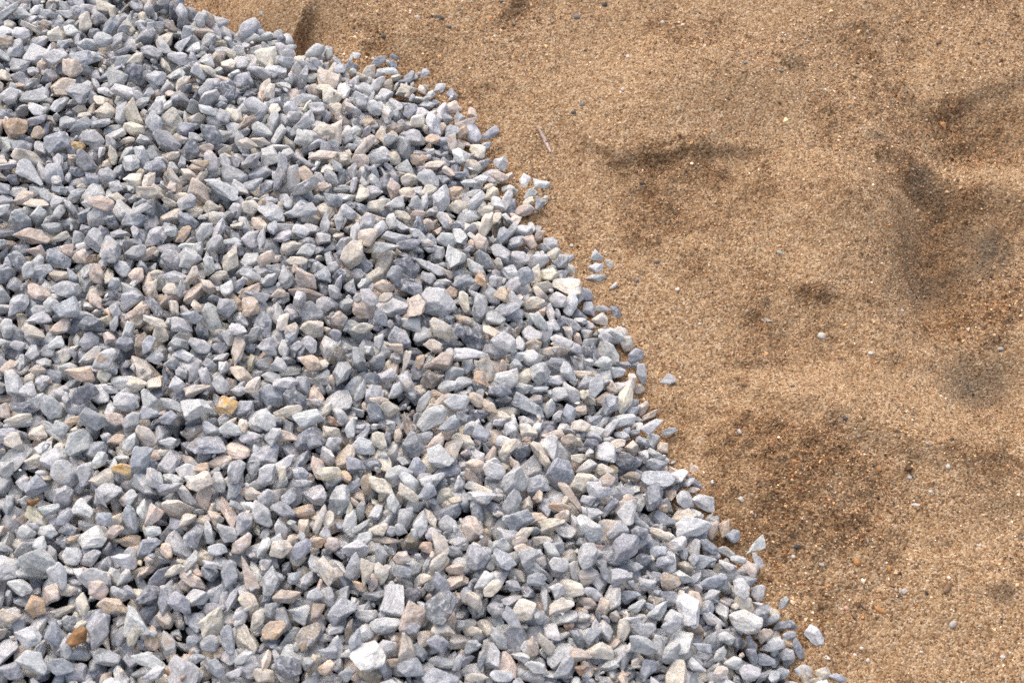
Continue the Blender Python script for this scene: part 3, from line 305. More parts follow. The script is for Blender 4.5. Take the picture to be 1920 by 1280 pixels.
-401,2,-15,-3,-47,87,26,18,14,70,2,-491,3,-6,39,23,-35,23,23,15,66,2,-426,0,-7,8,-36,82,29,21,13,22,3,-550,5,-10,35,-2,-1,31,23,15,70,7,-50,1,-26,45,1,1,37,21,14,26,5,-173,3,-1,5,48,-82,26,18,12,5,2,-670,0,-27,8,42,-87,31,13,7,69,2,-131,1,-18,47,-23,43,37,16,10,17,2,-33,2,-11,14,-29,88,29,16,10,51,8,-308,2,-16,22,-37,83,29,26,18,30,3,
-103,0,-14,18,43,-82,29,13,8,62,7,-224,1,-17,34,-16,59,34,16,10,28,2,-467,4,-4,30,-33,54,34,16,12,27,3,-486,1,-7,45,-1,-1,17,20,15,65,3,-604,3,-16,20,39,-76,21,21,16,14,6,-149,1,-27,2,-44,85,29,21,16,67,5,-512,1,-17,24,-35,64,31,9,7,26,5,-52,0,-17,43,12,-13,29,21,13,6,7,-158,0,-3,44,11,-37,29,21,16,18,2,-355,0,-21,2,-34,92,32,16,9,39,2,
-236,2,-28,4,39,-89,40,32,17,25,3,-112,2,-21,53,7,3,21,13,7,58,11,-343,3,-9,37,21,-27,26,24,16,59,2,88,1,-9,21,-28,76,30,22,16,30,4,-503,1,-4,-1,46,-88,21,21,15,15,3,-684,0,-25,1,-42,88,32,18,11,45,4,-209,1,-16,47,17,-11,29,24,14,25,5,-283,2,-25,0,42,-90,25,25,16,2,1,-96,1,-14,15,44,-86,29,19,11,62,1,-450,1,-15,6,47,-86,24,21,14,8,4,
-16,0,-3,-2,-44,89,32,21,13,66,5,215,1,6,46,-23,31,33,19,14,40,1,-300,2,-3,10,-32,87,34,24,17,50,11,-185,4,-18,-3,52,-84,32,21,16,46,1,-530,2,-10,0,55,-82,26,21,11,70,1,-487,0,-6,41,3,-8,32,18,10,38,1,-731,2,-21,34,33,-71,26,13,10,25,2,244,0,-3,48,-5,7,25,14,10,25,3,-371,1,-23,-1,-52,84,29,21,13,26,2,-539,4,6,19,25,-77,29,18,11,43,4,
104,0,-20,-3,-50,85,22,16,9,68,7,-629,2,-14,6,41,-88,37,21,16,26,1,-364,1,-1,-1,53,-84,29,29,15,35,3,-9,3,-5,8,-39,89,35,27,17,10,1,-661,3,-17,50,-5,26,34,21,14,52,6,-143,3,-29,11,31,-84,32,24,13,43,4,-322,1,-8,-4,38,-91,17,16,10,25,2,-301,1,-4,31,37,-60,26,21,11,64,1,-161,1,-15,28,24,-75,35,13,7,59,6,-577,0,-7,54,-4,17,26,24,18,31,4,
-139,0,-11,35,36,-72,24,15,8,66,8,-467,1,-15,14,-42,81,34,24,12,64,2,-341,2,-20,25,-26,50,24,19,12,29,2,128,0,16,23,29,-86,33,24,14,29,3,-739,0,-16,0,-39,91,24,16,9,33,2,-681,1,-9,-6,41,-90,24,21,11,19,1,-394,0,-22,44,-3,-1,16,19,9,18,4,-440,3,-26,10,-37,90,29,21,17,26,5,-633,1,-9,38,-4,26,29,27,21,12,3,-602,0,-5,42,-6,-3,19,19,13,60,7,
188,0,-12,41,-3,8,28,17,9,50,4,108,0,-16,-1,-40,91,19,16,9,0,6,-177,2,-3,-11,46,-87,27,16,12,40,11,89,0,-21,42,12,-41,36,27,14,44,1,-423,3,-15,44,13,-48,24,21,17,53,2,18,3,-20,14,32,-90,30,22,13,36,6,-716,1,-8,45,7,-11,35,21,16,60,6,-529,5,-14,23,-25,77,29,24,18,34,6,-534,0,6,49,1,-18,40,16,10,23,6,-478,0,13,-4,-54,83,32,21,13,13,4,
143,3,-29,4,-40,90,30,25,17,5,7,-202,1,-12,20,38,-66,24,16,11,57,1,-680,2,-6,10,41,-89,35,24,13,26,7,-332,0,-15,9,41,-87,24,21,12,55,6,-597,2,-3,42,-22,44,24,13,10,64,2,-661,6,-17,17,49,-82,30,16,8,56,4,-346,5,-14,27,-16,55,30,19,14,56,6,-715,1,-10,4,32,-93,40,21,12,35,2,-227,3,-13,51,9,-1,32,19,13,21,6,-565,1,-1,10,34,-89,40,16,9,65,8,
8,1,-23,47,-6,7,30,19,13,66,1,-25,2,-22,46,15,-12,44,25,15,50,2,69,0,-13,9,-39,91,25,14,10,36,4,-648,0,-9,35,0,-10,30,16,10,54,2,-277,1,-42,12,45,-87,38,22,15,32,8,-394,0,-5,-2,41,-90,27,19,10,61,8,-80,2,4,-9,38,-91,22,22,14,6,5,202,3,-14,49,3,1,17,17,9,55,7,-138,3,-21,13,34,-90,30,22,14,37,1,-201,5,-5,31,-34,73,33,20,11,4,4,
-543,1,-10,19,-27,84,40,16,12,14,5,-157,4,-16,-3,-38,92,33,25,18,40,1,33,2,-13,-3,-46,85,25,19,10,29,8,77,1,5,8,-35,91,36,17,9,36,1,67,0,-17,36,-2,13,44,19,14,63,7,205,1,-3,38,33,-54,34,17,12,43,3,106,3,-34,29,-37,77,36,22,17,50,1,144,1,-17,10,-50,84,31,22,15,50,2,-423,1,-20,43,-5,-21,35,27,22,40,8,166,1,-28,35,-3,-6,28,20,14,57,2,
-635,0,-12,26,18,-46,30,19,14,4,7,-219,1,11,33,7,-34,33,22,12,62,2,-283,1,-14,48,3,1,33,24,14,34,1,-391,6,-14,3,-37,90,41,16,9,52,4,-521,1,-5,-3,-41,90,22,19,11,37,6,-504,0,-6,30,42,-63,27,12,8,38,3,-359,5,-16,16,46,-86,27,16,12,9,7,-194,1,0,43,-10,-5,22,16,10,29,6,-316,0,-16,53,7,-6,54,22,13,57,15,-552,1,-11,16,37,-65,30,15,8,71,7,
-102,3,-25,3,32,-93,25,17,12,62,5,-419,3,-12,49,-19,37,30,14,8,27,4,197,1,-2,44,-11,37,29,23,12,69,4,182,1,-29,9,-42,89,48,17,13,59,3,-610,0,-6,48,-25,30,22,19,15,12,3,-156,2,-25,30,-34,68,36,25,14,67,6,-78,1,-27,17,-41,85,33,17,13,54,11,53,1,-25,27,22,-73,34,22,12,6,4,-26,1,-16,38,16,-6,33,22,15,17,1,-764,3,-21,41,10,-14,25,22,16,34,3,
-638,6,-3,33,-40,51,30,25,20,29,7,-578,0,-9,32,-23,60,27,25,12,51,7,-743,0,0,10,43,-80,25,22,12,21,2,-402,1,-9,36,15,-21,33,16,11,64,2,-519,1,-16,44,-5,2,36,19,10,8,1,-450,3,-18,50,13,-8,27,19,10,32,6,-729,4,-12,5,34,-92,41,22,12,12,4,-549,1,-16,40,10,5,22,10,6,49,6,-199,1,-17,-5,51,-85,33,25,16,1,7,-8,1,-15,42,-3,4,42,22,16,64,2,
-75,2,-21,31,26,-58,36,17,13,10,6,-350,0,-23,28,-18,62,36,25,13,50,2,-601,0,-10,40,-2,-10,30,25,13,6,2,-180,6,1,38,24,-44,31,28,18,13,4,-762,1,-6,28,22,-44,36,22,12,47,5,-15,4,-2,31,11,-41,25,23,16,11,8,97,1,-23,8,-34,84,31,14,11,29,3,-334,3,-7,2,31,-94,33,14,11,22,6,-527,1,-13,49,7,-16,36,30,21,18,3,-669,2,-8,40,14,-48,22,28,19,68,7,
-380,0,-8,19,45,-80,28,22,18,33,7,-586,5,-4,12,36,-91,36,22,14,34,3,-32,1,-18,20,-28,76,34,25,13,4,3,176,0,-19,53,-2,-1,26,26,19,18,6,-408,2,-21,34,-8,25,30,25,14,17,2,-658,2,-23,48,-20,32,28,11,6,22,8,-259,0,-37,25,35,-67,25,20,10,4,6,-77,2,-9,6,41,-90,36,20,15,19,4,-743,5,-17,-4,52,-84,28,25,15,58,7,36,1,-23,45,-10,5,34,21,11,55,6,
-694,0,-11,0,-38,91,21,21,13,11,7,-462,1,-4,24,46,-67,30,25,20,63,2,-233,2,-26,49,-9,-4,31,25,14,16,4,-323,6,-16,3,46,-86,33,22,17,0,1,143,3,-25,-8,45,-88,26,23,18,9,6,95,1,-16,25,34,-68,37,23,18,65,1,-439,0,-11,-5,40,-90,31,11,7,57,2,-391,0,-4,29,32,-72,36,14,11,41,1,-346,1,-18,44,-4,-2,31,22,12,54,6,-203,0,-23,30,41,-67,48,25,19,18,6,
-197,2,5,54,-2,-1,42,20,13,52,1,-102,5,-27,16,-45,86,20,14,9,58,7,-515,1,-8,27,-19,37,33,17,10,44,8,-482,4,-8,44,-23,44,36,22,17,69,2,-711,0,-16,11,41,-87,31,14,8,53,6,125,1,-25,-1,-32,94,20,26,17,20,4,-241,0,-18,-8,34,-93,20,17,11,41,7,148,0,-13,34,4,-8,29,12,8,4,3,170,2,-17,39,16,-39,26,15,10,69,5,-228,2,4,-6,-32,93,34,31,20,24,7,
20,2,-7,21,51,-78,31,29,15,10,4,-163,9,-6,46,-1,9,40,17,9,16,4,-3,2,-16,-2,-44,88,32,26,14,8,2,-120,6,-17,14,-38,88,28,23,13,13,2,-582,1,11,32,-6,11,36,17,9,32,2,120,0,-16,28,-38,77,26,23,13,55,4,-650,1,-2,43,-21,36,45,34,26,62,2,-136,2,-8,38,-10,-5,23,14,11,27,1,-465,1,-8,43,-2,-1,28,22,17,37,6,-645,0,20,6,-37,91,42,23,14,10,7,
39,2,-17,33,-34,54,32,17,9,43,6,-82,7,-30,6,-47,83,32,26,13,27,6,-106,12,-15,48,-3,-1,32,26,13,69,1,-50,4,-4,24,-32,74,29,23,16,48,7,13,3,-18,-1,-36,92,32,23,13,31,2,-417,2,-16,46,2,1,28,26,14,16,6,-724,1,-11,42,1,1,25,25,16,15,2,-519,2,-10,43,-2,-1,31,28,18,61,2,-808,3,-12,-6,44,-88,25,20,16,30,1,-677,2,-17,-7,42,-89,23,23,13,70,1,
-781,2,-13,5,46,-86,37,26,18,70,7,-375,0,-31,-7,-52,84,31,17,13,18,4,-482,1,-25,38,-6,-3,31,23,16,0,6,-696,2,-9,43,-7,21,34,20,12,49,3,-632,3,-15,32,1,-19,28,17,13,38,6,70,1,-3,46,-14,22,26,18,12,46,6,95,1,-22,0,-45,86,24,18,14,27,6,-176,7,-18,40,17,-46,29,20,12,32,6,-16,1,-13,30,33,-74,35,20,15,7,4,-290,2,-10,50,14,-12,32,23,14,66,3,
-219,5,-13,13,39,-89,35,23,12,38,6,-154,1,-17,51,-7,-3,26,17,11,47,7,31,1,-9,34,24,-26,26,21,16,38,11,95,3,-18,48,4,2,18,18,11,19,4,-582,1,-1,36,-18,50,37,20,14,8,6,-440,2,-18,43,3,-27,34,23,15,2,2,-611,3,-7,-2,-42,88,31,26,19,68,6,-498,2,-24,42,13,-32,23,17,12,19,2,-417,3,-14,47,-19,14,34,20,13,9,3,-335,0,-24,11,-42,88,26,17,9,19,1,
-305,1,-4,0,-46,88,23,17,13,41,7,-195,1,-18,7,40,-90,38,20,11,52,1,-379,1,-4,25,33,-79,40,20,15,5,3,65,1,-11,50,12,-13,27,21,13,12,1,-653,0,-9,-1,41,-90,29,26,19,62,3,-224,5,-11,43,4,2,26,26,20,59,2,-575,0,8,-9,-36,92,37,23,17,66,4,-354,1,-4,35,-35,54,43,23,14,46,1,-741,0,-17,38,38,-51,37,32,17,22,2,-505,7,10,11,-38,90,29,14,10,26,8,
-331,0,-16,32,2,-18,20,17,13,46,14,-488,11,3,42,16,-39,37,26,17,6,2,-44,2,-18,39,-3,8,27,18,14,37,6,-90,6,-29,50,3,11,30,24,17,51,6,-196,4,-20,24,30,-56,35,23,17,51,7,-24,9,-14,41,4,-17,27,24,18,60,1,-558,0,-12,49,-1,9,29,15,10,66,6,-807,13,-20,43,1,-9,38,29,17,66,4,-94,1,-19,50,-13,13,24,18,13,42,8,-527,3,-12,21,50,-76,29,29,20,64,5,
21,0,-19,34,-7,25,33,21,16,18,7,-9,5,-19,29,32,-69,39,18,10,6,2,-312,6,-14,33,-5,2,50,18,11,38,7,-435,0,-3,40,11,-9,32,20,15,70,7,-505,1,-15,54,-9,10,26,15,9,22,7,45,3,-4,14,-38,81,21,24,15,58,3,-779,3,-7,36,-5,-2,23,23,17,55,8,-551,0,-10,40,-6,-3,23,21,10,0,6,-254,7,-24,-5,-53,84,30,24,15,22,7,-177,3,-24,48,15,-39,33,27,16,52,1,
-418,1,-13,53,13,-13,32,18,10,41,6,-223,3,-15,-4,41,-90,39,21,12,23,2,-626,5,-10,47,7,3,35,26,19,63,6,56,2,-17,-1,-42,90,18,15,12,15,6,-54,1,-17,-9,-35,92,27,18,12,4,1,-350,2,-16,42,16,-21,30,27,17,71,1,31,2,-21,22,41,-79,24,18,11,53,1,-23,2,-3,7,-38,91,36,18,10,1,7,-593,0,-4,39,16,-39,38,27,17,27,3,-739,0,-11,13,35,-84,27,24,17,28,2,
-198,0,-22,45,-3,-2,21,24,18,27,6,-716,1,-14,6,51,-82,41,18,12,39,2,-301,1,-22,-1,-52,84,24,15,10,43,2,-159,2,-16,36,5,-7,30,21,11,19,8,-544,5,-20,46,-3,-1,39,27,20,50,4,-315,0,-4,37,-1,-1,36,24,17,51,6,-419,1,-13,45,18,-15,39,24,18,42,1,-459,3,-18,39,8,4,39,27,15,39,2,51,6,-16,48,0,0,28,25,18,20,1,-67,2,-14,50,13,-13,30,21,15,36,6,
22,6,-16,12,33,-87,25,25,14,61,1,-500,5,-21,5,-54,82,33,21,11,24,1,-682,0,-14,-6,54,-83,33,33,22,70,6,-354,3,-14,18,44,-85,45,27,17,3,2,-510,2,-2,41,3,-13,36,15,9,27,2,-839,1,-10,-1,49,-86,33,30,17,4,1,-17,7,-2,38,-23,31,25,28,18,68,1,-87,0,-22,55,-5,12,31,28,20,55,1,-136,9,-11,37,7,-11,24,18,13,29,11,-102,2,-7,32,-33,51,34,21,12,32,7,
-435,11,-11,10,-46,84,42,27,18,36,2,-754,5,-7,-2,38,-92,36,30,16,29,7,-247,2,-27,46,0,5,24,15,8,46,8,-50,6,-9,-3,48,-86,28,15,9,5,4,-164,9,-13,20,47,-81,31,25,17,1,6,-87,9,-12,11,41,-75,28,19,13,1,8,-486,1,-4,37,20,-37,36,30,16,33,5,-305,4,-31,-3,37,-92,22,28,17,53,6,-238,1,-17,50,8,-10,28,25,15,31,1,-745,0,3,44,3,2,33,33,23,43,7,
-218,2,-30,22,23,-72,31,22,17,64,1,-563,4,-11,50,-7,29,33,21,13,49,6,-646,6,-5,44,-2,-1,33,33,23,47,5,-839,1,-44,25,-41,75,46,21,11,43,2,-41,1,-14,17,42,-84,41,19,13,36,4,-177,1,-19,40,-27,29,28,25,14,17,4,-614,2,-16,-8,43,-89,37,27,19,34,1,-359,7,-33,46,6,13,46,22,12,34,2,-647,11,3,-7,51,-84,28,21,15,5,6,-505,1,-12,4,-50,82,40,12,8,59,7,
-466,1,-11,-2,37,-92,34,31,22,44,4,-541,4,-9,45,-27,50,25,31,17,5,1,-668,1,-11,46,-12,22,34,28,17,18,3,-868,9,-7,-6,-50,85,30,18,14,14,15,-727,2,-20,46,12,-8,37,28,15,54,1,-70,6,-14,40,10,-24,22,19,14,60,7,-257,1,-22,35,8,-15,34,19,10,24,2,-227,6,-34,9,37,-91,35,28,21,41,1,-108,0,-19,6,51,-84,35,22,12,71,7,-582,2,-13,-4,42,-90,34,25,13,53,2,
-534,3,-9,-3,45,-88,28,25,20,35,1,-848,7,-13,-2,39,-91,31,25,14,65,2,-417,7,-15,-1,42,-90,38,19,13,31,2,-793,4,-12,-2,39,-91,28,28,17,46,6,-280,2,-28,35,-10,41,28,19,10,9,2,-691,4,-15,21,31,-82,34,19,13,0,2,-714,1,-16,42,1,0,34,29,19,42,2,-107,3,-13,36,-20,45,19,22,12,50,4,-670,6,-27,7,-40,88,31,22,15,14,2,-499,2,-7,19,-38,87,25,16,8,68,6,
-131,3,-14,15,41,-80,29,19,13,8,1,-397,11,-14,42,-11,-5,35,16,8,51,15,-156,1,1,20,28,-76,19,16,10,7,3,-820,1,-25,-4,45,-88,19,14,11,1,7,-186,5,-20,42,-16,30,29,16,12,29,4,-751,3,-17,34,-22,44,37,28,18,41,6,-224,2,-19,2,41,-90,38,13,7,27,1,-788,8,-16,-3,32,-94,28,16,11,58,3,-575,1,-16,50,10,5,25,28,16,26,3,-863,0,-31,41,-2,-1,34,22,12,13,2,
-606,7,-15,33,19,-19,28,19,13,53,15,-821,7,-32,38,-9,1,35,19,13,63,3,-242,5,-11,9,42,-89,29,16,9,29,4,-462,15,-34,31,-3,8,39,19,14,4,2,-214,1,-14,33,40,-65,16,19,10,24,4,-728,11,-28,38,9,-5,35,19,11,39,6,-287,0,-19,39,1,0,20,16,9,64,1,-352,3,-28,36,9,5,39,20,15,0,4,-498,281,55,40,-3,-11,43,22,17,51,2,-535,4,59,6,-41,90,40,18,14,61,4,
-638,8,48,40,0,0,32,22,11,39,2,-613,10,51,44,-3,-2,33,22,15,5,2,-576,20,85,32,1,-14,40,22,13,19,4,-748,67,105,-6,-45,88,34,22,13,20,2,-737,4,95,3,54,-83,37,26,17,19,2,-797,17,94,1,38,-91,45,30,19,32,1]
# per stone: x, step in y, height, turn, length (mm), width and thickness ratio, shape
STONES_FILL=[
-347,90,-30,-31,-24,1,31,52,65,-410,1,-30,11,-37,-11,34,47,37,-236,9,-25,5,-10,-3,39,24,47,-196,0,-26,-8,-14,-36,45,36,66,-442,3,-45,27,11,21,28,68,71,-391,2,-32,-40,2,4,21,28,45,-332,0,-34,-19,19,-12,26,25,53,-313,2,-32,24,-5,-13,23,77,67,-459,3,-28,37,6,-3,43,66,46,-264,0,-30,-20,-30,-7,35,33,0,-226,0,-44,-9,-20,33,48,63,21,-363,1,-38,9,18,-27,45,67,34,48,3,-25,-36,14,6,49,76,65,-201,3,-21,-29,6,16,29,54,71,
-325,0,-28,7,-38,-10,24,33,0,-64,1,-22,-14,-30,5,26,76,0,-108,1,-26,9,0,21,40,55,59,-389,0,-31,-1,6,-39,28,43,49,-169,0,-27,-7,38,-4,36,77,11,-286,2,-43,-23,32,-2,50,56,8,-418,0,-40,-8,-11,12,44,85,70,-128,0,-43,-2,10,-19,44,57,52,-240,0,-25,5,-5,-35,34,44,27,-158,0,-48,-14,-32,-20,35,43,64,-355,1,-18,-8,-5,7,25,64,46,-343,2,-30,15,15,30,26,65,7,141,1,-24,2,4,35,47,34,44,-322,0,-46,-37,6,2,35,86,32,
87,1,-30,-3,3,-33,37,45,53,-384,0,-18,-37,15,-5,50,64,15,248,1,-26,-17,-5,36,25,84,20,-81,0,-25,-32,-5,21,31,74,41,-215,0,-31,-20,-34,8,32,65,54,-257,0,-45,34,21,0,36,58,54,111,1,-28,16,35,-10,22,55,47,213,1,-37,-3,14,36,38,87,2,-43,1,-32,12,32,-3,50,48,22,-433,1,-32,-12,-17,-18,39,86,39,-333,1,-29,-24,6,-23,24,86,7,185,0,-38,-32,-22,-2,39,38,9,8,0,-39,9,38,-2,41,76,42,-127,1,-23,-32,-12,15,27,67,6,
-163,2,-15,23,-32,-5,29,82,5,263,1,-32,-4,-21,-11,44,72,17,-250,1,-29,3,37,-12,33,74,58,147,1,-12,-14,-7,37,26,87,31,-278,1,-24,14,32,15,40,46,1,289,0,-28,2,34,19,33,63,51,-11,1,-31,-7,2,34,35,85,4,-456,0,-34,-20,29,12,33,65,45,168,1,-35,26,30,0,30,67,64,-203,0,-31,9,4,36,35,32,59,36,1,-32,6,-1,-8,22,54,34,109,0,-21,10,-39,3,50,72,30,-189,1,-18,12,3,34,50,43,20,-111,1,-36,-11,-10,37,24,84,70,
-64,3,-38,-1,-20,6,27,42,54,-227,0,-33,0,14,34,30,25,16,337,1,-27,36,11,-12,32,58,10,217,0,-24,18,31,18,38,53,5,75,1,-45,-12,-35,3,35,88,54,44,0,-47,-9,26,4,30,25,56,-143,0,-29,25,21,22,40,37,49,-126,1,-16,-27,20,22,29,74,55,-220,0,-19,-29,-27,6,34,73,0,-312,0,-40,-9,1,-38,50,77,51,-270,1,-48,-20,30,-6,33,37,51,-159,0,-11,2,2,-24,32,74,11,-424,1,-30,1,9,38,44,43,22,417,1,-22,-6,39,-3,37,74,19,
-254,0,-21,-2,-14,-6,42,53,67,156,0,-26,11,31,18,35,68,23,-37,0,-23,13,37,2,50,58,65,187,0,-27,1,15,-5,37,58,17,281,1,-26,7,-24,0,23,52,0,-382,0,-26,-8,-2,-4,35,33,61,239,1,-26,15,31,15,45,65,50,-279,1,-13,-39,-4,-6,35,44,6,11,0,-37,33,-17,14,30,46,39,268,0,-30,-11,-10,1,20,36,44,-369,0,-46,-14,-9,5,31,36,61,-95,1,-42,-3,-4,-18,42,46,45,361,0,-31,20,-32,-14,35,48,68,-415,1,-10,1,7,-39,45,55,10,
-357,0,-27,33,-5,-14,33,66,67,-9,0,-21,35,-12,-10,39,33,23,315,0,-35,-1,-20,24,30,23,30,-448,1,-17,9,-8,36,29,72,60,-77,0,-26,-20,16,-4,36,75,57,89,0,-32,3,-28,-20,29,86,46,387,1,-35,10,-38,6,33,33,7,142,1,-20,29,-11,-21,23,24,42,327,0,-13,11,-32,-10,29,76,8,-487,1,-24,8,-6,-25,45,43,11,30,0,-44,-7,-12,10,33,56,59,172,0,-12,14,-10,-32,29,68,60,348,0,-16,19,9,34,28,77,27,440,1,-23,-24,14,-18,31,55,33,
459,1,-33,36,4,7,44,48,50,291,0,-40,-11,-29,4,42,87,26,-107,0,-26,2,14,31,31,77,32,-171,0,-27,-13,-37,0,33,33,45,223,1,-15,19,-1,35,28,52,10,57,0,-39,-32,20,-12,44,55,20,-344,1,-48,8,16,-31,25,44,40,304,1,-9,11,5,32,39,25,29,133,0,-43,-7,-33,-1,46,66,67,-248,1,-44,-32,-19,-11,35,37,23,-559,1,-12,-7,-4,-2,32,47,16,218,1,-29,-36,-9,8,29,54,38,-393,1,-27,-6,0,-31,31,56,6,397,0,-21,-8,6,-15,33,86,71,
267,0,-12,1,-6,5,39,66,69,-542,1,-39,-23,29,1,50,67,24,181,0,-26,-37,9,-12,29,88,41,-71,0,-26,-23,-5,-26,20,53,10,-404,0,-48,-34,11,17,31,75,46,-204,1,-27,-24,24,-11,34,45,70,151,0,-18,22,-20,-5,28,34,39,-293,1,-8,9,-5,-29,33,77,61,-136,0,-24,27,26,1,35,57,19,242,0,-9,-11,3,-20,35,58,63,-281,1,-38,-30,0,1,48,57,61,111,0,-20,-30,10,5,43,37,65,-254,0,-16,34,4,0,33,25,63,-608,0,-21,-21,33,1,41,67,2,
-5,1,-43,-1,-3,-39,38,53,67,195,0,-35,2,40,-1,26,74,8,326,0,-2,-13,-37,1,30,42,44,-364,0,-17,3,1,-14,50,42,13,277,0,-27,-9,-4,26,35,32,19,-237,1,-33,35,-8,-14,20,78,61,53,0,-27,-12,37,-7,32,74,21,-445,0,-37,-4,10,-34,42,53,17,81,0,-34,-15,-29,-21,29,28,62,-223,0,-22,-27,-23,16,30,58,70,101,1,-44,9,-11,36,35,38,28,488,1,-20,3,-36,-17,41,56,55,-467,1,-25,22,-20,-26,28,88,29,-58,0,-44,-23,3,8,34,58,48,
-320,0,-34,-10,-19,11,50,87,37,26,1,-29,10,-12,-36,48,87,59,-94,0,-24,30,17,-17,36,76,47,-186,0,-43,29,8,7,33,68,19,-583,0,-40,-26,19,-15,42,48,60,-421,0,-15,-34,-9,9,25,37,68,-28,0,-18,-21,-5,25,39,87,27,-376,0,-48,-10,-38,-6,41,73,51,350,1,-27,32,9,-9,25,58,26,451,0,-27,-4,3,-3,26,63,33,208,0,-18,37,-8,4,37,55,8,-159,1,-28,1,4,28,30,86,42,-115,1,-19,7,25,3,34,25,45,-428,0,-29,-1,7,2,40,42,33,
-567,1,-30,-8,-21,25,26,66,49,-68,2,-28,8,-36,8,29,66,62,-527,0,-26,-25,-23,18,24,38,48,162,0,-27,-8,-34,13,33,54,61,369,1,-24,-12,1,38,34,73,48,403,1,-14,13,10,36,39,52,37,179,0,-9,-8,-10,34,39,55,1,-748,0,-18,39,8,-1,46,75,13,-682,0,-18,-38,-3,1,40,73,4,-51,1,-15,19,20,28,33,67,51,-512,0,-42,0,-20,33,35,78,22,309,0,-19,-29,-7,-21,31,76,62,-11,2,-33,21,-9,-4,33,45,45,128,1,-31,-25,-2,-6,41,83,20,
66,0,-33,10,33,21,17,78,24,-815,0,-30,15,3,19,37,72,10,-500,0,-22,-26,-29,-2,26,38,26,-487,1,-32,-3,-3,4,25,54,57,72,0,-49,-9,-37,-8,30,66,64,-206,0,-50,7,11,-31,26,85,60,-190,0,-26,4,14,-10,32,58,42,-646,1,-26,-30,-20,-7,26,64,35,423,0,-25,8,-12,23,49,83,22,-270,0,-20,-7,-7,13,40,56,52,-162,0,-15,-12,-1,-9,42,44,34,-709,1,-27,8,3,8,34,86,47,-397,1,-43,-2,3,-39,33,78,54,-389,0,-21,-22,4,33,22,67,7,
389,0,-33,-38,4,11,31,67,16,452,0,-19,3,-32,23,30,58,61,-527,1,-14,6,-1,-7,34,44,24,206,0,-5,23,-5,31,33,63,26,-349,0,-40,19,-19,-24,50,38,49,-452,1,-20,2,2,-2,41,72,57,-787,0,-28,-13,-8,-10,28,84,62,-545,1,-33,-7,-6,13,38,22,70,329,0,-23,4,-9,-2,35,76,20,261,1,-13,1,-4,39,48,87,10,-590,0,-24,27,27,8,33,43,21,-79,1,-45,28,27,9,37,47,0,-49,0,-39,1,-20,33,39,88,24,71,0,-26,-18,-19,28,28,43,26,
-408,1,-31,5,-13,-26,29,24,34,-849,0,-39,2,26,30,50,38,2,-140,1,-35,3,-8,37,37,64,60,14,0,-27,4,15,4,41,75,13,116,1,-18,10,-18,32,37,76,67,153,0,-13,-25,-8,-21,43,38,23,86,1,-34,22,-11,-22,50,44,60,49,1,-29,-35,19,-2,41,33,16,286,0,-33,4,-1,-35,31,44,54,-627,0,-36,7,0,36,48,44,59,-371,0,-34,-4,20,34,25,56,65,-566,1,-29,-30,-19,6,28,68,11,-267,1,5,25,-22,1,35,37,3,-245,0,-37,19,35,-1,50,82,47,
314,1,-11,3,-38,2,38,58,35,-501,0,-44,22,10,30,39,32,44,468,1,-23,-1,13,-31,39,37,62,-483,0,-48,-3,-29,15,27,44,33,-658,0,-38,30,27,-2,39,45,1,388,0,-9,-24,22,1,28,84,7,-424,1,-32,6,-7,6,39,73,4,359,0,-21,-8,-2,38,48,53,21,-601,1,-47,-4,9,-38,34,88,22,-296,0,-32,35,1,-8,35,67,16,228,0,-43,-37,11,6,39,66,27,215,1,-30,-5,3,32,37,76,16,-779,1,-23,4,10,30,30,88,57,-7,1,-39,-1,3,-3,28,62,37,
-120,2,-48,38,-2,2,35,48,26,-714,0,-46,39,-2,7,31,56,5,-22,0,-49,20,-34,-4,39,42,63,-227,1,-52,6,-6,26,23,44,37,-520,0,-30,-22,-33,4,32,36,31,-737,1,-24,15,-12,31,43,76,53,-686,0,-41,11,-13,21,41,58,65,-388,1,-45,-4,12,-8,32,83,39,108,0,-33,-26,16,6,31,56,35,60,0,-47,0,3,-20,33,58,53,-863,0,-29,-26,16,-5,32,47,25,196,1,-9,5,-20,26,30,52,54,-398,0,-22,-20,19,4,31,75,57,-708,1,-29,11,30,12,33,68,9,
-371,0,-45,6,-35,9,28,35,7,-803,0,-47,2,3,-37,38,33,67,-310,0,-48,17,-22,27,25,46,22,-544,0,-38,18,-29,-21,25,33,51,-27,0,-38,-27,28,-10,24,45,32,308,0,-31,-4,-8,22,35,48,25,-49,1,-47,9,35,-15,28,46,68,-822,0,-48,-7,23,-25,28,43,46,435,0,-17,7,-11,37,45,64,53,30,0,-50,-16,-34,10,29,47,68,172,0,-27,-9,11,2,33,88,25,-264,0,-25,-11,-22,14,33,74,31,-169,1,-28,-8,-32,-3,32,53,36,262,0,-42,15,-5,11,48,27,59,
371,0,-11,20,-33,-3,17,54,30,-883,0,-46,-5,-15,35,40,54,31,334,1,-17,16,31,17,37,74,66,-271,1,-50,20,4,0,23,66,64,284,0,-46,-27,-28,-6,32,66,14,-479,0,-36,36,-3,6,50,55,20,235,0,-29,18,-3,-15,29,52,5,-604,0,-36,13,-12,-32,36,65,4,-204,1,-42,-6,-39,-4,50,65,66,127,0,-30,10,-6,-12,28,78,65,-116,1,-35,-10,38,6,30,36,11,55,1,-33,-12,1,4,28,74,41,-814,0,-32,13,-3,-24,30,45,62,-766,0,-31,6,32,17,24,37,28,
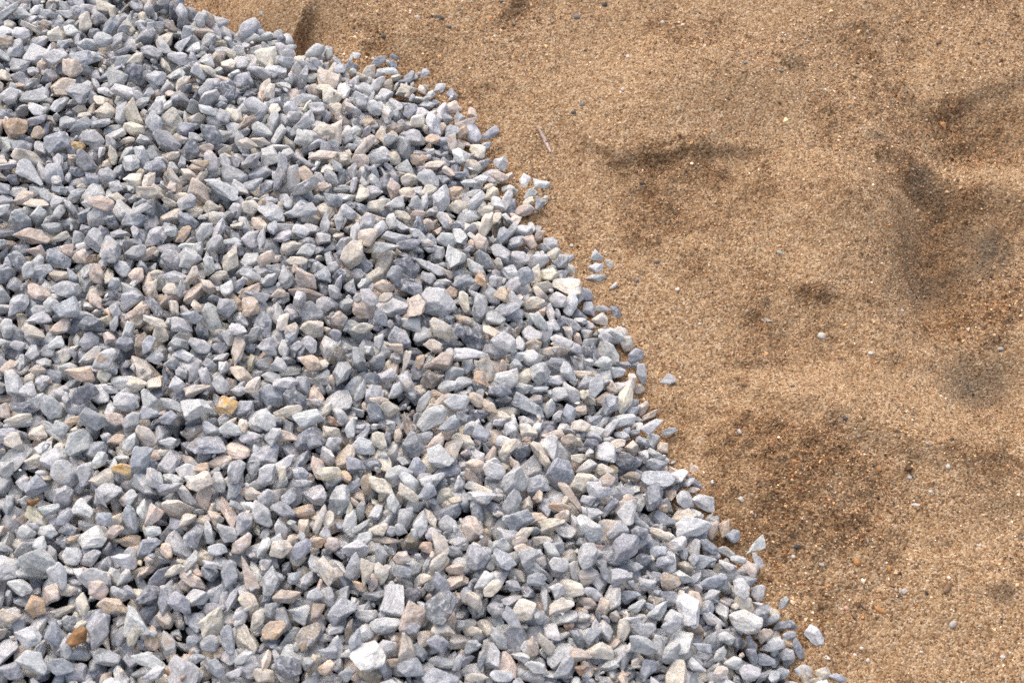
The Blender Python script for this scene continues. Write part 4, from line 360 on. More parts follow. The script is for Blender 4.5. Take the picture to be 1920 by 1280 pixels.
-451,0,-31,19,6,28,29,38,62,-327,0,-24,24,-32,-1,26,67,6,-411,0,-48,0,14,-36,28,76,37,-840,0,-41,12,-29,-24,41,54,22,-56,1,-35,-2,39,-4,33,75,26,-559,0,-44,-19,31,15,35,77,16,-233,0,-33,-4,32,17,29,46,66,-769,0,-49,5,3,-26,34,32,54,150,0,-21,4,10,27,26,88,4,114,0,-49,1,9,-21,27,76,25,-1010,0,-53,-23,30,11,21,83,57,-293,1,-48,-16,-27,-25,27,57,48,-752,1,-9,3,37,-13,29,66,53,-79,0,-46,6,-2,35,38,25,44,
-638,0,-48,-37,-12,-1,30,55,19,401,1,-31,-34,17,-7,33,76,53,349,0,-21,1,-18,-10,28,75,66,-311,0,-33,30,0,-25,31,63,5,-146,1,-41,3,37,-15,44,48,29,296,1,-21,11,-15,35,33,47,4,-487,0,-23,33,-17,13,27,38,36,-511,0,-48,-31,22,-1,29,56,3,-409,1,-37,-35,-19,4,22,22,37,-92,1,-29,28,-1,-4,33,38,64,-624,0,-33,-19,11,-26,35,48,9,-290,1,-31,-38,6,10,39,67,22,-1170,0,-46,-4,13,37,32,47,69,-801,0,-47,33,-22,3,24,43,29,
-366,1,-47,-2,-1,39,25,77,62,-389,0,-45,-4,1,24,30,52,22,-378,0,-31,-1,-7,-20,31,74,24,-801,0,-30,31,-12,1,32,46,6,-219,1,-24,-1,10,-37,21,45,7,242,0,-44,37,13,-3,38,35,15,-774,0,-25,-36,-16,-1,31,55,26,375,0,-23,1,0,40,37,76,37,-438,0,-46,4,37,13,33,67,28,-928,1,-47,-6,-20,28,32,37,63,181,0,-49,15,4,10,32,83,31,-30,0,-36,3,-3,28,23,72,63,-38,0,-48,-15,-35,-11,27,83,11,139,0,-42,-39,-6,-6,40,63,70,
-855,1,-44,18,32,-10,31,83,32,-529,1,-48,10,-14,-34,26,37,53,-10,0,-46,-3,-37,-15,39,85,50,41,0,-36,1,4,32,30,43,59,-395,0,-33,6,-18,-23,24,76,35,11,1,-22,28,-23,6,34,34,40,317,0,-26,-21,-6,2,25,45,3,155,1,-47,4,-1,-3,33,42,8,-701,0,-51,-1,-40,-3,28,72,62,-720,1,-19,-31,21,-3,50,78,13,455,0,-25,-2,-14,33,28,34,52,21,0,-46,17,10,-1,32,66,0,-265,1,-43,-2,5,-11,40,47,16,-64,0,-36,-30,2,14,26,78,63,
102,0,-44,-18,-18,22,36,37,38,288,1,-44,5,40,-1,33,35,18,-327,0,-48,-3,-34,-21,36,36,6,331,1,-40,0,20,-18,41,25,65,-81,0,-38,31,20,16,19,73,14,-239,1,-26,-28,-19,-20,39,64,54,-660,0,-39,-9,26,-22,39,88,66,-637,0,-28,-13,30,-10,37,65,56,73,1,-45,-30,26,4,50,74,32,-1030,1,-42,32,-7,8,32,76,71,202,0,-42,-3,-8,-4,26,35,26,421,0,-13,7,-18,35,43,84,13,-220,0,-40,-24,11,26,32,54,47,-476,0,-49,-2,2,15,28,32,36,
133,0,-30,-18,-10,-3,28,57,36,-811,1,-26,35,2,17,28,86,40,353,0,-18,29,26,-6,34,57,67,-555,0,-41,36,-9,-10,35,84,30,118,1,-49,-18,28,-17,23,48,24,-495,1,-33,-3,21,-3,27,37,21,-890,0,-44,2,11,-24,37,28,47,295,0,-28,19,31,-17,42,55,58,472,0,-15,1,-12,38,27,62,1,235,0,-34,8,13,28,45,77,19,-832,1,-42,-15,-32,-9,40,57,33,-410,0,-48,-24,-29,-10,33,83,34,171,0,-22,25,10,4,23,56,1,-790,1,-33,-14,-7,14,29,45,22,
-533,0,-41,-2,21,-33,27,46,21,176,0,-48,-5,12,30,24,72,27,-95,1,-48,-2,1,-34,32,34,46,-754,1,-26,-9,-11,27,35,47,18,-583,0,-19,14,-34,16,26,62,45,-943,0,-39,-7,-9,38,47,54,42,-115,0,-16,-37,-12,8,34,32,39,-166,1,-47,4,40,1,31,67,62,-72,0,-50,30,9,10,23,38,29,-397,0,-33,-38,8,-10,27,27,67,24,0,-26,10,4,11,27,82,65,-111,1,-40,3,-14,-15,33,87,57,-859,0,-48,14,7,0,30,85,19,-155,0,-31,-12,-26,-19,27,25,36,
48,1,-22,-10,34,-13,23,66,69,-445,0,-49,0,-11,37,28,37,4,448,1,-22,-1,-8,-26,28,75,41,34,0,-49,13,2,-19,26,34,56,-628,0,-49,-24,-28,-15,24,36,20,261,1,-49,-6,-37,-12,37,53,46,-913,0,-46,6,-8,31,50,52,26,-784,0,-20,32,14,13,24,34,53,-234,0,-33,13,0,-1,18,73,23,-33,0,-45,22,-3,26,33,57,64,-804,1,-48,4,10,-27,42,42,62,50,0,-48,35,1,16,25,65,25,155,1,-47,0,8,36,32,23,56,373,0,-28,-12,11,-7,27,36,53,
-297,0,-45,0,25,-24,42,82,31,-773,1,-30,11,-23,-24,23,75,27,-73,0,-33,-12,-13,-26,46,66,13,-202,0,-27,4,-18,-30,46,37,30,-597,0,-22,-1,-9,-5,19,44,34,-255,1,-34,6,-39,5,30,23,21,217,0,-52,17,-7,31,22,43,56,-691,0,-25,-14,17,33,28,74,43,-701,0,-16,-17,33,-4,29,72,65,-228,0,-46,8,15,-31,42,22,8,-322,0,-43,32,23,-5,39,35,9,110,1,-45,38,-11,-6,31,38,45,-141,0,-26,-1,-15,34,24,67,36,-475,1,-49,-1,11,-27,29,62,32,
-140,0,-45,23,31,9,45,74,53,313,0,-32,-17,7,-32,21,45,8,-268,0,-47,12,9,-1,29,46,55,435,1,-15,-14,36,8,35,62,30,195,0,-46,-10,4,-8,38,35,39,-837,0,-33,-4,2,-36,23,74,38,-879,0,-43,-13,-35,14,30,78,11,-553,1,-33,-26,18,-10,36,55,70,135,0,-47,0,-40,-3,29,57,39,-239,0,-23,-8,-4,-33,33,54,0,328,1,-48,-3,-5,39,32,36,38,-536,0,-47,-10,-17,-34,22,77,58,-612,1,-42,8,4,35,50,75,31,171,0,-42,25,-2,-16,36,44,23,
279,0,-30,-17,12,33,28,84,20,-492,1,-45,2,-6,16,31,76,44,-807,0,-19,20,32,10,35,65,19,164,0,-20,-18,29,-18,29,25,51,-455,1,-47,36,-11,12,25,78,2,-515,0,-47,29,-23,-14,35,57,44,108,0,-9,3,21,-27,29,74,28,366,0,-14,-37,-11,8,26,42,6,395,1,-33,14,37,-5,49,54,20,-344,0,-42,-21,-3,-16,27,83,59,-433,1,-49,-9,-23,29,28,35,31,86,1,-42,-17,11,-17,31,86,12,54,0,-18,34,-22,-1,34,52,56,-795,1,-34,4,5,-39,33,82,47,
-168,0,-39,19,-15,-15,40,33,35,-668,0,-25,26,13,26,32,48,5,352,0,-25,-29,-15,6,29,54,19,135,0,-32,-5,37,-10,32,32,63,245,0,-50,-13,-3,-16,22,37,17,-426,0,-30,30,-26,-6,31,82,34,-71,1,-21,-20,-2,30,33,24,50,-753,0,-18,37,16,-5,50,65,70,63,1,-36,29,9,8,38,22,37,184,0,-29,-9,21,-1,35,55,66,450,0,-16,-1,-7,38,30,48,71,251,0,-34,0,0,-9,31,83,70,266,0,-50,39,-5,0,24,43,67,-677,1,-44,-12,-4,-38,32,36,28,
-309,0,-26,30,-17,-18,35,56,22,120,0,-35,-32,-20,10,19,43,17,-646,0,-39,28,-18,-23,45,37,32,-582,0,-42,-9,14,15,37,64,26,-303,0,-49,-11,-35,-2,26,82,49,-37,1,-49,22,19,-2,24,45,50,-851,0,-27,-19,-35,-2,34,64,28,-849,0,-47,-4,12,-27,34,55,9,294,0,-48,-8,-39,-6,38,65,57,-390,0,-50,-6,39,5,34,53,51,-263,1,-33,25,31,1,39,52,69,-867,0,-45,-3,-28,-23,24,27,22,-617,1,-29,38,12,-5,23,27,70,-823,0,-44,13,-7,19,41,22,42,
-779,0,-23,-33,5,20,26,52,71,-37,1,-33,-2,0,-25,29,85,3,-718,0,-20,-27,-21,16,43,47,35,-182,0,-50,-32,19,15,24,58,66,-935,1,-46,8,-13,36,34,66,67,-55,1,-51,5,7,-26,29,32,54,35,0,-41,11,2,20,50,58,38,-94,0,-48,-3,39,6,43,72,23,-125,0,-28,10,37,-3,31,78,40,-496,1,-28,12,-27,-26,35,67,31,428,0,-24,-2,-3,7,29,24,35,-723,1,-43,-36,-6,-3,48,56,35,-212,0,-44,-6,27,-29,34,43,53,-61,0,-38,-1,-12,38,25,72,21,
-197,0,-23,29,-6,0,32,67,46,38,1,-12,6,-34,-11,25,78,30,224,0,-49,13,-36,-6,36,63,7,-897,0,-35,-3,-1,-38,46,57,65,-536,0,-43,-18,18,-18,33,88,46,155,0,-52,-26,-30,1,23,82,70,-385,1,-39,-25,31,4,28,73,65,-190,0,-37,20,31,-13,15,88,59,-526,0,-30,2,7,-35,34,65,4,-120,0,-48,2,-9,28,31,66,32,2,0,-42,8,34,-19,38,63,26,-694,1,-35,-27,-27,5,44,24,62,139,1,-49,-23,29,-1,25,44,34,-597,0,-35,-8,20,-30,25,87,60,
113,0,-19,6,30,2,25,73,3,-455,0,-49,19,24,24,26,38,37,98,0,-41,14,18,32,47,25,8,128,1,-26,-23,-25,19,40,67,12,326,0,-40,-15,9,-33,46,83,30,-240,0,-28,7,12,-23,25,85,7,-765,1,-13,33,11,6,28,53,42,-372,0,-50,-4,-6,34,25,37,23,-502,0,-50,0,13,-37,28,54,5,-119,0,-14,1,-6,-19,24,25,24,-680,1,-26,13,-37,5,26,35,71,371,0,-38,-1,-2,4,36,83,7,-422,0,-48,14,-5,17,33,23,25,208,2,-33,-39,-10,-2,27,57,41,
-852,1,-23,-8,-11,-31,36,43,40,267,0,-47,12,-37,6,42,56,55,336,0,-12,-24,-19,22,39,84,52,-442,0,-46,8,8,32,33,72,35,-824,1,-25,34,20,1,42,47,66,294,0,-46,30,16,-15,28,62,29,-333,0,-44,1,-6,8,45,84,59,-28,0,-48,10,-1,-8,34,65,61,-275,1,-46,11,-34,-18,33,68,9,-613,0,-30,13,6,9,27,54,71,-669,1,-46,2,8,29,31,87,20,-807,0,-48,-31,-12,-15,28,35,43,-248,0,-47,10,-6,-8,29,57,13,24,1,-49,-7,-9,9,20,47,24,
-192,0,-49,10,9,-31,24,66,24,-301,0,-45,-25,-29,-11,40,24,54,-626,1,-44,2,6,15,35,84,40,-866,1,-46,36,-15,-4,35,46,21,-731,0,-22,24,13,18,42,24,18,-250,1,-11,16,-7,-19,30,76,24,-215,0,-28,-19,-8,27,24,78,36,348,0,-49,25,-29,-12,23,52,1,187,0,-35,26,11,-6,30,76,67,-360,0,-47,-32,-20,5,26,36,50,-519,1,-7,14,-25,19,26,58,4,384,0,-38,-37,10,0,18,42,43,119,0,-17,3,-27,2,20,72,35,30,1,-28,-17,17,5,28,72,64,
112,0,-27,2,-39,-7,16,23,38,-932,0,-50,7,-7,-10,21,47,25,-379,1,-27,-9,-12,18,33,46,4,-701,0,-19,22,17,21,34,75,13,-797,0,-29,-26,12,-21,34,46,53,-71,0,-48,7,-39,1,30,88,63,-777,1,-19,-27,28,7,34,38,59,-518,0,-45,9,-14,24,37,45,65,-228,0,-19,-31,23,7,30,47,52,-168,1,-48,-24,30,11,35,56,57,207,0,-49,11,-5,19,38,63,56,-399,0,-42,19,7,-29,37,47,27,152,1,-44,-34,8,9,45,33,27,-552,0,-41,7,36,-16,43,53,1,
112,1,-46,-3,-30,6,32,86,10,-199,1,-40,-27,27,-12,32,67,17,-62,0,-15,26,-29,-9,25,55,31,142,0,-23,25,18,-26,29,26,64,316,0,-16,-32,20,13,29,67,2,-751,1,-29,10,16,-12,39,56,27,257,0,-42,12,-14,6,31,42,55,-51,1,-29,-27,27,-7,43,53,15,-646,0,-52,3,-40,5,25,35,0,291,0,-29,18,1,14,50,53,59,-379,0,-49,-6,-4,39,34,32,48,0,1,-21,39,2,1,32,72,13,-140,0,-37,10,-18,5,48,46,32,-667,1,-37,-10,12,5,37,76,34,
-715,0,-30,-17,16,-22,30,44,59,-358,0,-32,16,8,8,34,84,54,-600,0,-47,6,12,-19,36,65,23,237,0,-42,13,-5,31,38,47,60,-289,1,-46,-22,3,-24,26,62,61,-473,0,-44,-24,-27,-1,50,77,0,376,0,-32,-18,29,-18,30,37,60,11,0,-42,21,-5,-30,42,75,3,-42,0,-47,27,22,13,41,35,50,-692,1,-32,-18,28,4,26,82,25,310,0,-48,-15,10,-30,33,86,10,324,0,-28,-15,-12,35,22,42,70,358,0,-41,-11,9,-20,25,34,46,-263,1,-16,-19,24,-16,20,33,24,
-690,0,-49,4,-7,38,33,33,2,94,0,-39,3,29,26,29,45,60,395,0,-26,10,-10,15,28,32,4,-346,1,-50,15,-6,9,21,68,18,-189,0,-32,36,-13,5,37,82,63,-712,0,-14,-21,-33,0,27,66,67,126,1,-22,25,3,-31,39,44,42,-834,0,-30,18,6,17,36,57,66,-17,0,-39,-33,-19,10,44,37,15,-262,1,-38,-10,39,1,48,87,64,-868,0,-42,-16,11,0,33,77,42,-799,0,-21,11,31,-16,38,86,45,-77,1,-37,-4,20,28,43,35,58,-329,0,-35,-18,32,-12,44,34,45,
-208,0,-51,-5,16,-36,24,43,27,370,1,-21,1,36,-16,39,32,14,-281,0,-16,13,-26,-20,35,43,54,177,2,-37,-37,8,-14,37,43,3,-182,0,-50,8,-2,-38,22,58,43,-654,0,-33,-34,16,-12,24,34,8,70,1,-32,33,-6,4,36,52,21,-573,0,-39,-6,-9,-12,41,73,30,34,0,-48,1,17,-27,38,43,58,-772,1,-18,34,-5,-2,27,65,55,220,0,-35,26,-16,-26,32,25,5,105,1,-30,27,2,-2,27,64,6,324,0,-46,19,15,32,30,73,31,-113,1,-50,-2,33,-23,21,65,3,
-426,0,-50,-37,4,-2,38,62,63,-527,0,-13,33,-6,18,31,88,52,-450,0,-43,-25,7,-21,28,68,12,192,1,-43,-2,-6,23,34,87,45,-391,0,-40,2,-18,18,42,44,35,24,0,-29,-16,2,-26,40,44,53,-702,0,-25,2,-15,16,33,22,44,-319,1,-19,31,-17,-8,21,83,46,-313,0,-48,25,31,8,37,73,30,0,0,-17,8,-37,7,30,56,7,-546,1,-47,8,8,-33,30,75,39,254,0,-34,31,-5,-17,33,65,23,-735,0,-37,-12,-14,32,28,24,71,-80,0,-22,0,38,-9,40,54,14,
159,0,-48,25,29,10,26,65,0,-297,0,-29,-10,-39,0,30,87,54,-220,1,-46,-8,-2,-22,29,83,4,278,0,-44,4,-28,-22,45,47,39,342,0,-44,8,6,-8,28,36,55,-192,1,-28,-14,17,-24,27,47,54,-127,0,-47,-20,-1,34,23,36,55,-362,1,-45,7,12,-23,40,83,11,-772,0,-40,-6,9,-32,45,65,49,-232,0,-31,2,21,4,31,78,62,-410,0,-8,2,4,-3,22,67,71,-340,0,-34,34,18,4,30,72,35,-290,1,-47,-31,-10,-2,30,36,6,-55,0,-27,8,-25,-21,32,32,62,
-203,0,-49,-2,20,-8,21,44,9,-893,0,-48,36,7,-11,29,58,60,-112,0,-31,17,5,-24,25,84,6,-638,1,-45,-16,36,4,48,75,7,147,1,-47,-19,29,-8,24,85,66,-174,0,-44,-19,1,-24,33,35,4,-255,0,-26,38,-4,-11,28,72,46,-818,1,-29,8,-11,37,28,33,30,-862,0,-45,-18,8,-15,33,43,56,-467,1,-45,-21,-13,-20,22,26,25,-416,0,-30,25,-24,0,40,56,23,-738,0,-18,-19,29,-15,44,63,13,-665,0,-18,17,-33,-4,43,62,3,199,1,-22,10,17,-29,29,74,35,
100,0,-47,-20,-32,-8,46,62,2,-189,0,-46,4,-23,-25,21,58,28,-601,0,-41,24,4,1,41,67,65,241,1,-48,2,10,-12,35,73,11,-516,0,-45,2,-5,35,37,47,40,-719,0,-29,18,-35,-1,37,67,31,-20,0,-22,4,-1,18,37,58,56,-798,0,-12,23,-22,-16,35,33,5,-129,1,-38,0,16,-29,26,27,0,359,0,-29,15,34,3,31,74,36,-116,1,-47,-2,-25,24,26,72,64,377,0,-26,23,-27,-18,31,26,27,-147,0,-45,2,-35,13,34,34,55,-846,1,-47,-26,-27,8,29,48,39,
-33,0,-45,3,-39,-7,34,28,20,217,0,-48,1,5,-19,25,67,47,-76,1,-10,-27,-6,-22,32,66,3,-503,0,-32,-14,33,-16,33,43,30,-177,0,-28,-35,-1,-19,31,82,53,181,1,-42,19,-29,14,31,74,7,-664,0,-48,-22,-28,8,36,37,2,311,0,-48,15,9,-31,22,36,35,-437,0,-31,-21,13,-12,21,25,67,-4,0,-48,34,-10,3,24,66,70,-400,1,-24,35,-18,-3,28,77,33,-858,1,-30,27,-3,-22,35,68,6,-258,0,-49,27,9,3,24,55,70,-219,1,-33,28,-18,-4,30,48,37,
-313,0,-34,1,30,-2,26,48,56,-335,0,-49,0,6,-39,34,43,7,-785,0,-29,-19,7,-15,35,34,47,-273,0,-22,-13,15,-17,34,38,16,-743,1,-3,-18,-9,28,34,44,20,258,0,-14,21,4,-30,39,62,17,-454,0,-44,0,-22,-25,27,82,6,-73,0,-45,-7,-16,33,44,45,63,-286,0,-39,-9,15,-36,27,44,69,273,0,-13,-38,-2,-12,25,72,6,-239,0,-23,36,-17,4,35,57,9,-816,1,-16,21,-31,-12,35,37,34,41,1,-46,18,-8,-9,34,46,60,-453,0,-29,11,-27,27,18,28,11,
-112,0,-36,11,26,26,28,55,16,-48,0,-31,-33,10,-13,31,46,6,40,0,-31,-30,26,-1,23,72,36,-615,1,-31,27,26,-12,37,73,43,214,1,-27,-35,-6,-3,44,42,44,-274,0,-50,6,-6,28,23,35,65,272,0,-31,-8,37,0,43,43,42,353,0,-2,-10,35,-14,46,33,13,-295,1,-23,-9,-27,-19,26,88,62,-119,0,-23,4,-19,10,17,84,69,35,0,-17,-37,8,-4,39,36,52,-881,1,-44,1,31,-20,35,68,18,159,0,-46,-38,-9,7,32,58,28,300,0,-20,15,20,18,39,38,56,
-482,1,-31,16,20,-5,23,25,41,-143,1,-32,-39,-6,1,41,32,12,-774,0,-5,10,-1,-35,50,44,24,-533,0,-43,-34,-9,12,27,62,57,117,0,-51,-3,7,-38,27,83,44,-342,1,-8,-16,34,-2,33,63,15,306,0,-48,32,21,-10,20,37,51,-694,1,-28,9,-3,-32,25,43,48,-167,0,-42,20,5,29,33,68,52,-301,1,-47,28,12,-13,23,27,30,-68,0,-27,-40,3,1,33,85,25,102,1,-38,-25,-28,-9,22,78,29,-332,0,-33,6,3,-15,39,57,58,240,0,-21,18,-8,-32,21,86,5,
325,1,-41,-30,2,10,28,24,26,-507,0,-52,20,-8,-12,21,32,27,17,1,-43,28,10,25,42,37,53,-382,0,-42,-1,-4,-17,48,37,54,359,1,-24,-2,39,-7,43,55,65,-466,0,-50,-37,14,5,26,76,57,-105,0,-47,9,38,-1,27,35,24,-636,0,-18,-20,23,-1,28,46,0,-768,0,-35,10,22,29,48,37,55,-715,0,-22,-30,-16,19,47,46,15,-213,0,-27,-5,27,-27,24,84,12,-28,0,-23,12,8,23,29,33,16,49,1,-46,-20,18,-1,22,66,40,-197,1,-43,3,5,-4,35,77,64,
-323,0,-10,10,-12,25,30,48,43,187,0,-50,5,11,18,26,35,50,-263,0,-43,-17,-3,27,37,68,33,-835,0,-37,23,28,11,50,56,61,-232,1,-25,-2,10,11,28,37,60,-108,0,-32,-4,-6,39,31,57,29,64,0,-33,14,-14,-4,29,86,16,-733,2,-15,-24,30,-9,20,88,37,-351,0,-51,-32,-16,-2,25,85,63,-287,0,-48,-1,9,-23,27,65,29,-179,0,-33,-19,8,-21,16,68,1,170,0,-37,32,-20,8,20,47,37,-411,0,-44,-22,30,-7,27,85,66,-705,0,-10,34,9,-16,28,44,65,
-288,0,-23,20,14,-31,23,67,52,80,1,-44,3,-1,-39,38,85,61,-489,0,-46,24,-20,-24,35,27,6,119,0,-38,15,6,34,44,52,3,286,1,-24,-20,-5,-19,23,75,50,-563,1,-24,-21,-8,33,30,25,4,-654,0,-8,-27,-29,1,27,53,42,-38,0,-41,-10,-37,9,43,67,60,-132,0,-48,3,-6,32,48,33,43,17,1,-7,-26,-2,6,32,47,32,-620,0,-50,5,7,-31,38,22,56,-322,1,-50,-26,-15,7,20,47,20,336,0,-13,-14,-36,-8,34,64,12,-167,0,-26,-38,7,9,24,65,4,
-556,0,-45,-25,31,0,50,82,28,39,1,-34,-34,-3,-13,29,78,51,-616,0,-32,-8,37,12,35,62,42,-90,0,-48,9,-6,38,27,37,69,-800,0,-8,-20,-28,12,49,33,20,-523,1,-51,-37,-9,-1,26,44,31,257,0,-34,-13,-2,31,50,54,50,-650,1,-26,31,11,1,28,77,33,-586,0,-28,6,10,23,35,85,13,177,0,-47,-14,37,0,30,53,20,-418,0,-11,-9,28,5,38,73,37,-307,0,-32,9,-28,-15,50,65,71,330,0,-34,1,-40,0,32,58,60,241,0,-29,37,-4,10,22,86,48,
55,0,-9,-2,-36,4,35,37,48,-678,0,-25,12,32,-9,47,64,30,-254,1,-33,14,-32,20,30,64,2,-866,0,-40,-7,-8,-24,38,78,2,-67,0,-46,-8,-16,32,35,84,13,-785,1,-29,23,13,24,36,35,44,-374,1,-31,-33,1,19,23,78,19,-627,0,-18,-33,14,-12,31,37,20,-702,0,-48,-25,31,-1,32,84,35,223,1,-45,21,-2,-18,32,45,57,-335,0,-27,9,39,-4,33,33,47,-278,0,-38,30,-24,10,37,33,63,-738,0,-12,-34,-8,7,24,47,1,160,1,-51,-34,-17,2,28,32,64,
314,0,-29,-13,6,-1,31,33,23,205,1,-25,-1,12,-31,23,64,60,-52,0,-29,8,1,-31,30,62,4,-853,1,-29,-2,-36,15,37,33,7,-555,0,-23,-38,9,-7,22,36,52,-587,1,-50,-19,34,9,35,32,20,-100,0,-27,-2,-15,7,29,56,43,-832,0,-16,4,-5,-27,25,77,65,290,0,-35,20,34,5,29,77,32,-404,0,-37,-9,-8,-36,28,37,70,-756,0,-23,4,-9,16,40,22,45,-171,1,-47,1,-15,20,25,38,44,-237,0,-32,34,-20,3,27,33,45,126,0,-29,10,3,38,27,38,50,
-217,0,-32,-23,15,-25,35,77,28,12,1,-12,-6,-28,-22,27,64,62,-191,0,-39,19,-2,-3,33,36,15,-820,0,-31,-10,5,-6,31,46,7,-16,1,-31,-24,-14,-17,49,83,11,201,0,-46,-9,-19,26,42,26,56,-730,1,-34,4,13,9,28,42,57,76,0,-36,-11,9,34,36,68,53,-259,1,-23,8,19,-12,28,65,67,-424,0,-35,-29,-24,1,23,63,29,-121,0,-36,-29,-20,9,24,38,4,-322,0,-15,-18,-28,6,33,55,16,242,0,-19,15,34,-15,37,76,66,-394,1,-26,17,-36,0,36,53,43,
-111,0,-50,-3,-9,39,43,32,48,49,0,-46,-7,-2,-10,33,74,55,-510,1,-24,8,-27,13,22,53,9,-607,0,-28,-12,3,3,34,83,66,-155,0,-6,-35,-3,18,27,42,0,279,1,-27,33,-1,-4,25,77,11,-353,1,-50,-26,28,5,31,52,61,-609,1,-48,-38,11,-2,35,43,43,128,0,-48,-39,-5,-3,30,44,52,-380,0,-48,-28,27,9,38,73,56,-563,0,-44,-10,10,26,29,76,29,-290,1,-22,10,-25,-2,36,76,32,-712,0,-34,-19,-9,33,33,54,35,-740,0,-12,-9,6,37,28,64,52,
-698,0,-46,33,-15,-1,26,44,57,-275,0,-35,30,25,-7,23,67,42,-867,1,-40,3,-35,-7,27,54,55,264,0,-23,9,-8,-37,34,32,32,-111,0,-19,-33,-15,4,28,54,50,-346,0,-34,-7,-8,6,23,53,7,-1122,1,-50,-3,36,14,23,56,20,145,0,-51,7,1,33,27,55,41,-375,0,-34,2,-9,-9,24,64,6,-160,1,-45,-9,-26,-14,25,37,52,-885,0,-49,-39,-9,2,36,75,57,-661,0,-41,11,37,-4,35,23,29,-412,1,-12,-19,4,-24,31,87,11,-450,0,-14,-18,-5,14,35,65,50,
94,1,-34,8,19,16,24,26,65,-725,0,-24,-7,5,38,36,43,54,-358,0,-32,18,31,12,29,42,18,331,0,-26,-4,-4,-25,39,65,17,268,1,-49,13,-37,-4,32,63,37,-766,1,-17,-2,-15,-30,38,48,63,-508,0,-43,25,-14,13,31,68,41,306,0,-19,24,-3,31,45,76,41,-210,1,-18,-34,-14,-5,28,54,26,-791,0,-24,-29,-24,-13,31,76,61,-336,0,-48,-32,-5,23,21,57,3,-481,0,-45,17,-13,-34,35,48,10,-41,0,-44,23,12,17,34,74,33,-182,1,-49,-14,-8,0,26,37,3,
28,0,-36,-2,-40,2,31,24,45,-288,0,-50,-36,-9,2,26,45,51,-7,0,-26,-9,-32,-22,37,76,68,-747,0,-4,2,12,36,27,87,68,-408,1,-45,26,-3,-10,28,68,19,-198,0,-31,-31,-16,-8,26,64,0,-304,1,-35,-6,-37,1,19,45,65,-677,0,-31,16,10,23,34,78,50,-629,1,-31,-14,37,-3,31,65,2,-231,0,-49,30,-24,-7,30,76,39,341,1,-3,-1,6,10,30,76,53,-692,0,-44,14,-7,36,28,47,36,50,0,-33,14,29,22,25,85,42,-513,1,-15,-34,-1,22,34,76,3,
-278,0,-34,7,17,26,27,44,41,-257,0,-19,-31,-25,-3,28,35,18,227,1,-24,-31,-22,-11,39,25,33,-625,0,-14,9,0,-35,33,57,23,-554,0,-30,17,27,5,50,63,23,-617,0,-46,-15,-12,22,23,67,3,65,0,-31,22,28,14,25,44,10,199,1,-35,15,29,24,29,63,49,76,0,-41,16,25,-26,33,32,1,-437,1,-40,37,2,7,50,63,55,-322,0,-42,-17,22,-13,43,55,57,-647,0,-29,-30,22,-4,28,86,12,-110,0,-43,-1,4,36,37,57,6,102,0,-24,-11,-13,-21,29,55,40,
262,1,-5,-28,27,6,19,86,70,209,0,-46,22,1,2,29,37,12,-346,0,-34,30,11,-21,34,82,9,-359,0,-8,33,16,16,20,44,65,-725,1,-20,1,-18,-17,24,38,40,-54,0,-50,-31,-20,-10,20,55,24,-133,0,-51,-16,32,17,24,75,65,252,0,-27,-24,3,-18,35,46,28,278,0,-30,-1,-38,-12,39,55,33,159,1,-41,-17,17,-14,50,24,14,-889,0,-39,-31,25,-2,42,75,70,294,1,-42,-31,-24,0,37,54,47,-256,0,-44,-6,-4,-8,44,77,41,-849,0,-41,10,28,26,50,36,45,
124,1,-46,7,1,-7,48,24,51,-304,0,-50,29,-24,-12,31,33,49,-742,0,-26,6,4,-33,29,47,10,-399,2,-28,-21,-34,-1,50,32,38,-575,0,-27,-27,-25,12,45,55,1,-387,0,-16,-11,8,-6,21,76,54,211,0,-20,0,17,-36,26,68,36,-174,0,-27,0,-5,17,42,37,58,-196,1,-46,20,23,19,38,25,54,-132,0,-30,16,-23,-24,38,33,3,-813,0,-43,8,-38,11,40,58,71,-689,1,-33,-24,-2,26,25,78,56,-421,0,-26,-25,-7,26,25,63,34,-502,0,-45,36,-6,-4,36,37,70,
-443,1,-33,-23,-5,3,19,83,66,-371,0,-26,-8,-24,29,37,73,25,-344,0,-3,-24,24,20,28,77,25,-116,0,-23,-18,-24,24,37,63,30,89,0,-48,-13,-37,5,37,36,47,-383,1,-45,17,14,31,31,85,0,30,1,-35,27,24,-11,32,74,45,-272,0,-30,8,39,3,28,87,39,-192,1,-21,-13,-2,32,31,88,13,-144,0,-28,27,-10,27,22,54,0,323,0,-25,-38,2,-1,37,44,64,184,0,-19,-6,38,6,31,67,16,-462,1,-46,-21,-2,16,32,57,55,36,1,-52,-29,26,4,22,84,47,
-289,0,-47,-29,-24,9,40,82,58,-913,0,-48,-2,20,-4,22,37,51,-825,1,-26,-11,5,-5,43,48,23,-709,0,-13,24,15,25,31,46,69,-230,1,-27,-20,-21,11,25,42,27,183,0,-1,5,38,9,29,57,61,-168,0,-5,-8,-15,25,29,77,48,-753,0,-9,-1,3,39,41,65,31,76,0,-28,-4,0,-26,36,82,44,-493,1,-33,-4,-15,-35,42,54,32,-613,1,-46,-39,6,-2,45,52,29,-725,0,-21,18,-35,-1,34,33,59,-215,0,-30,-30,-11,-23,32,74,64,-156,0,-46,9,13,-29,45,83,60,
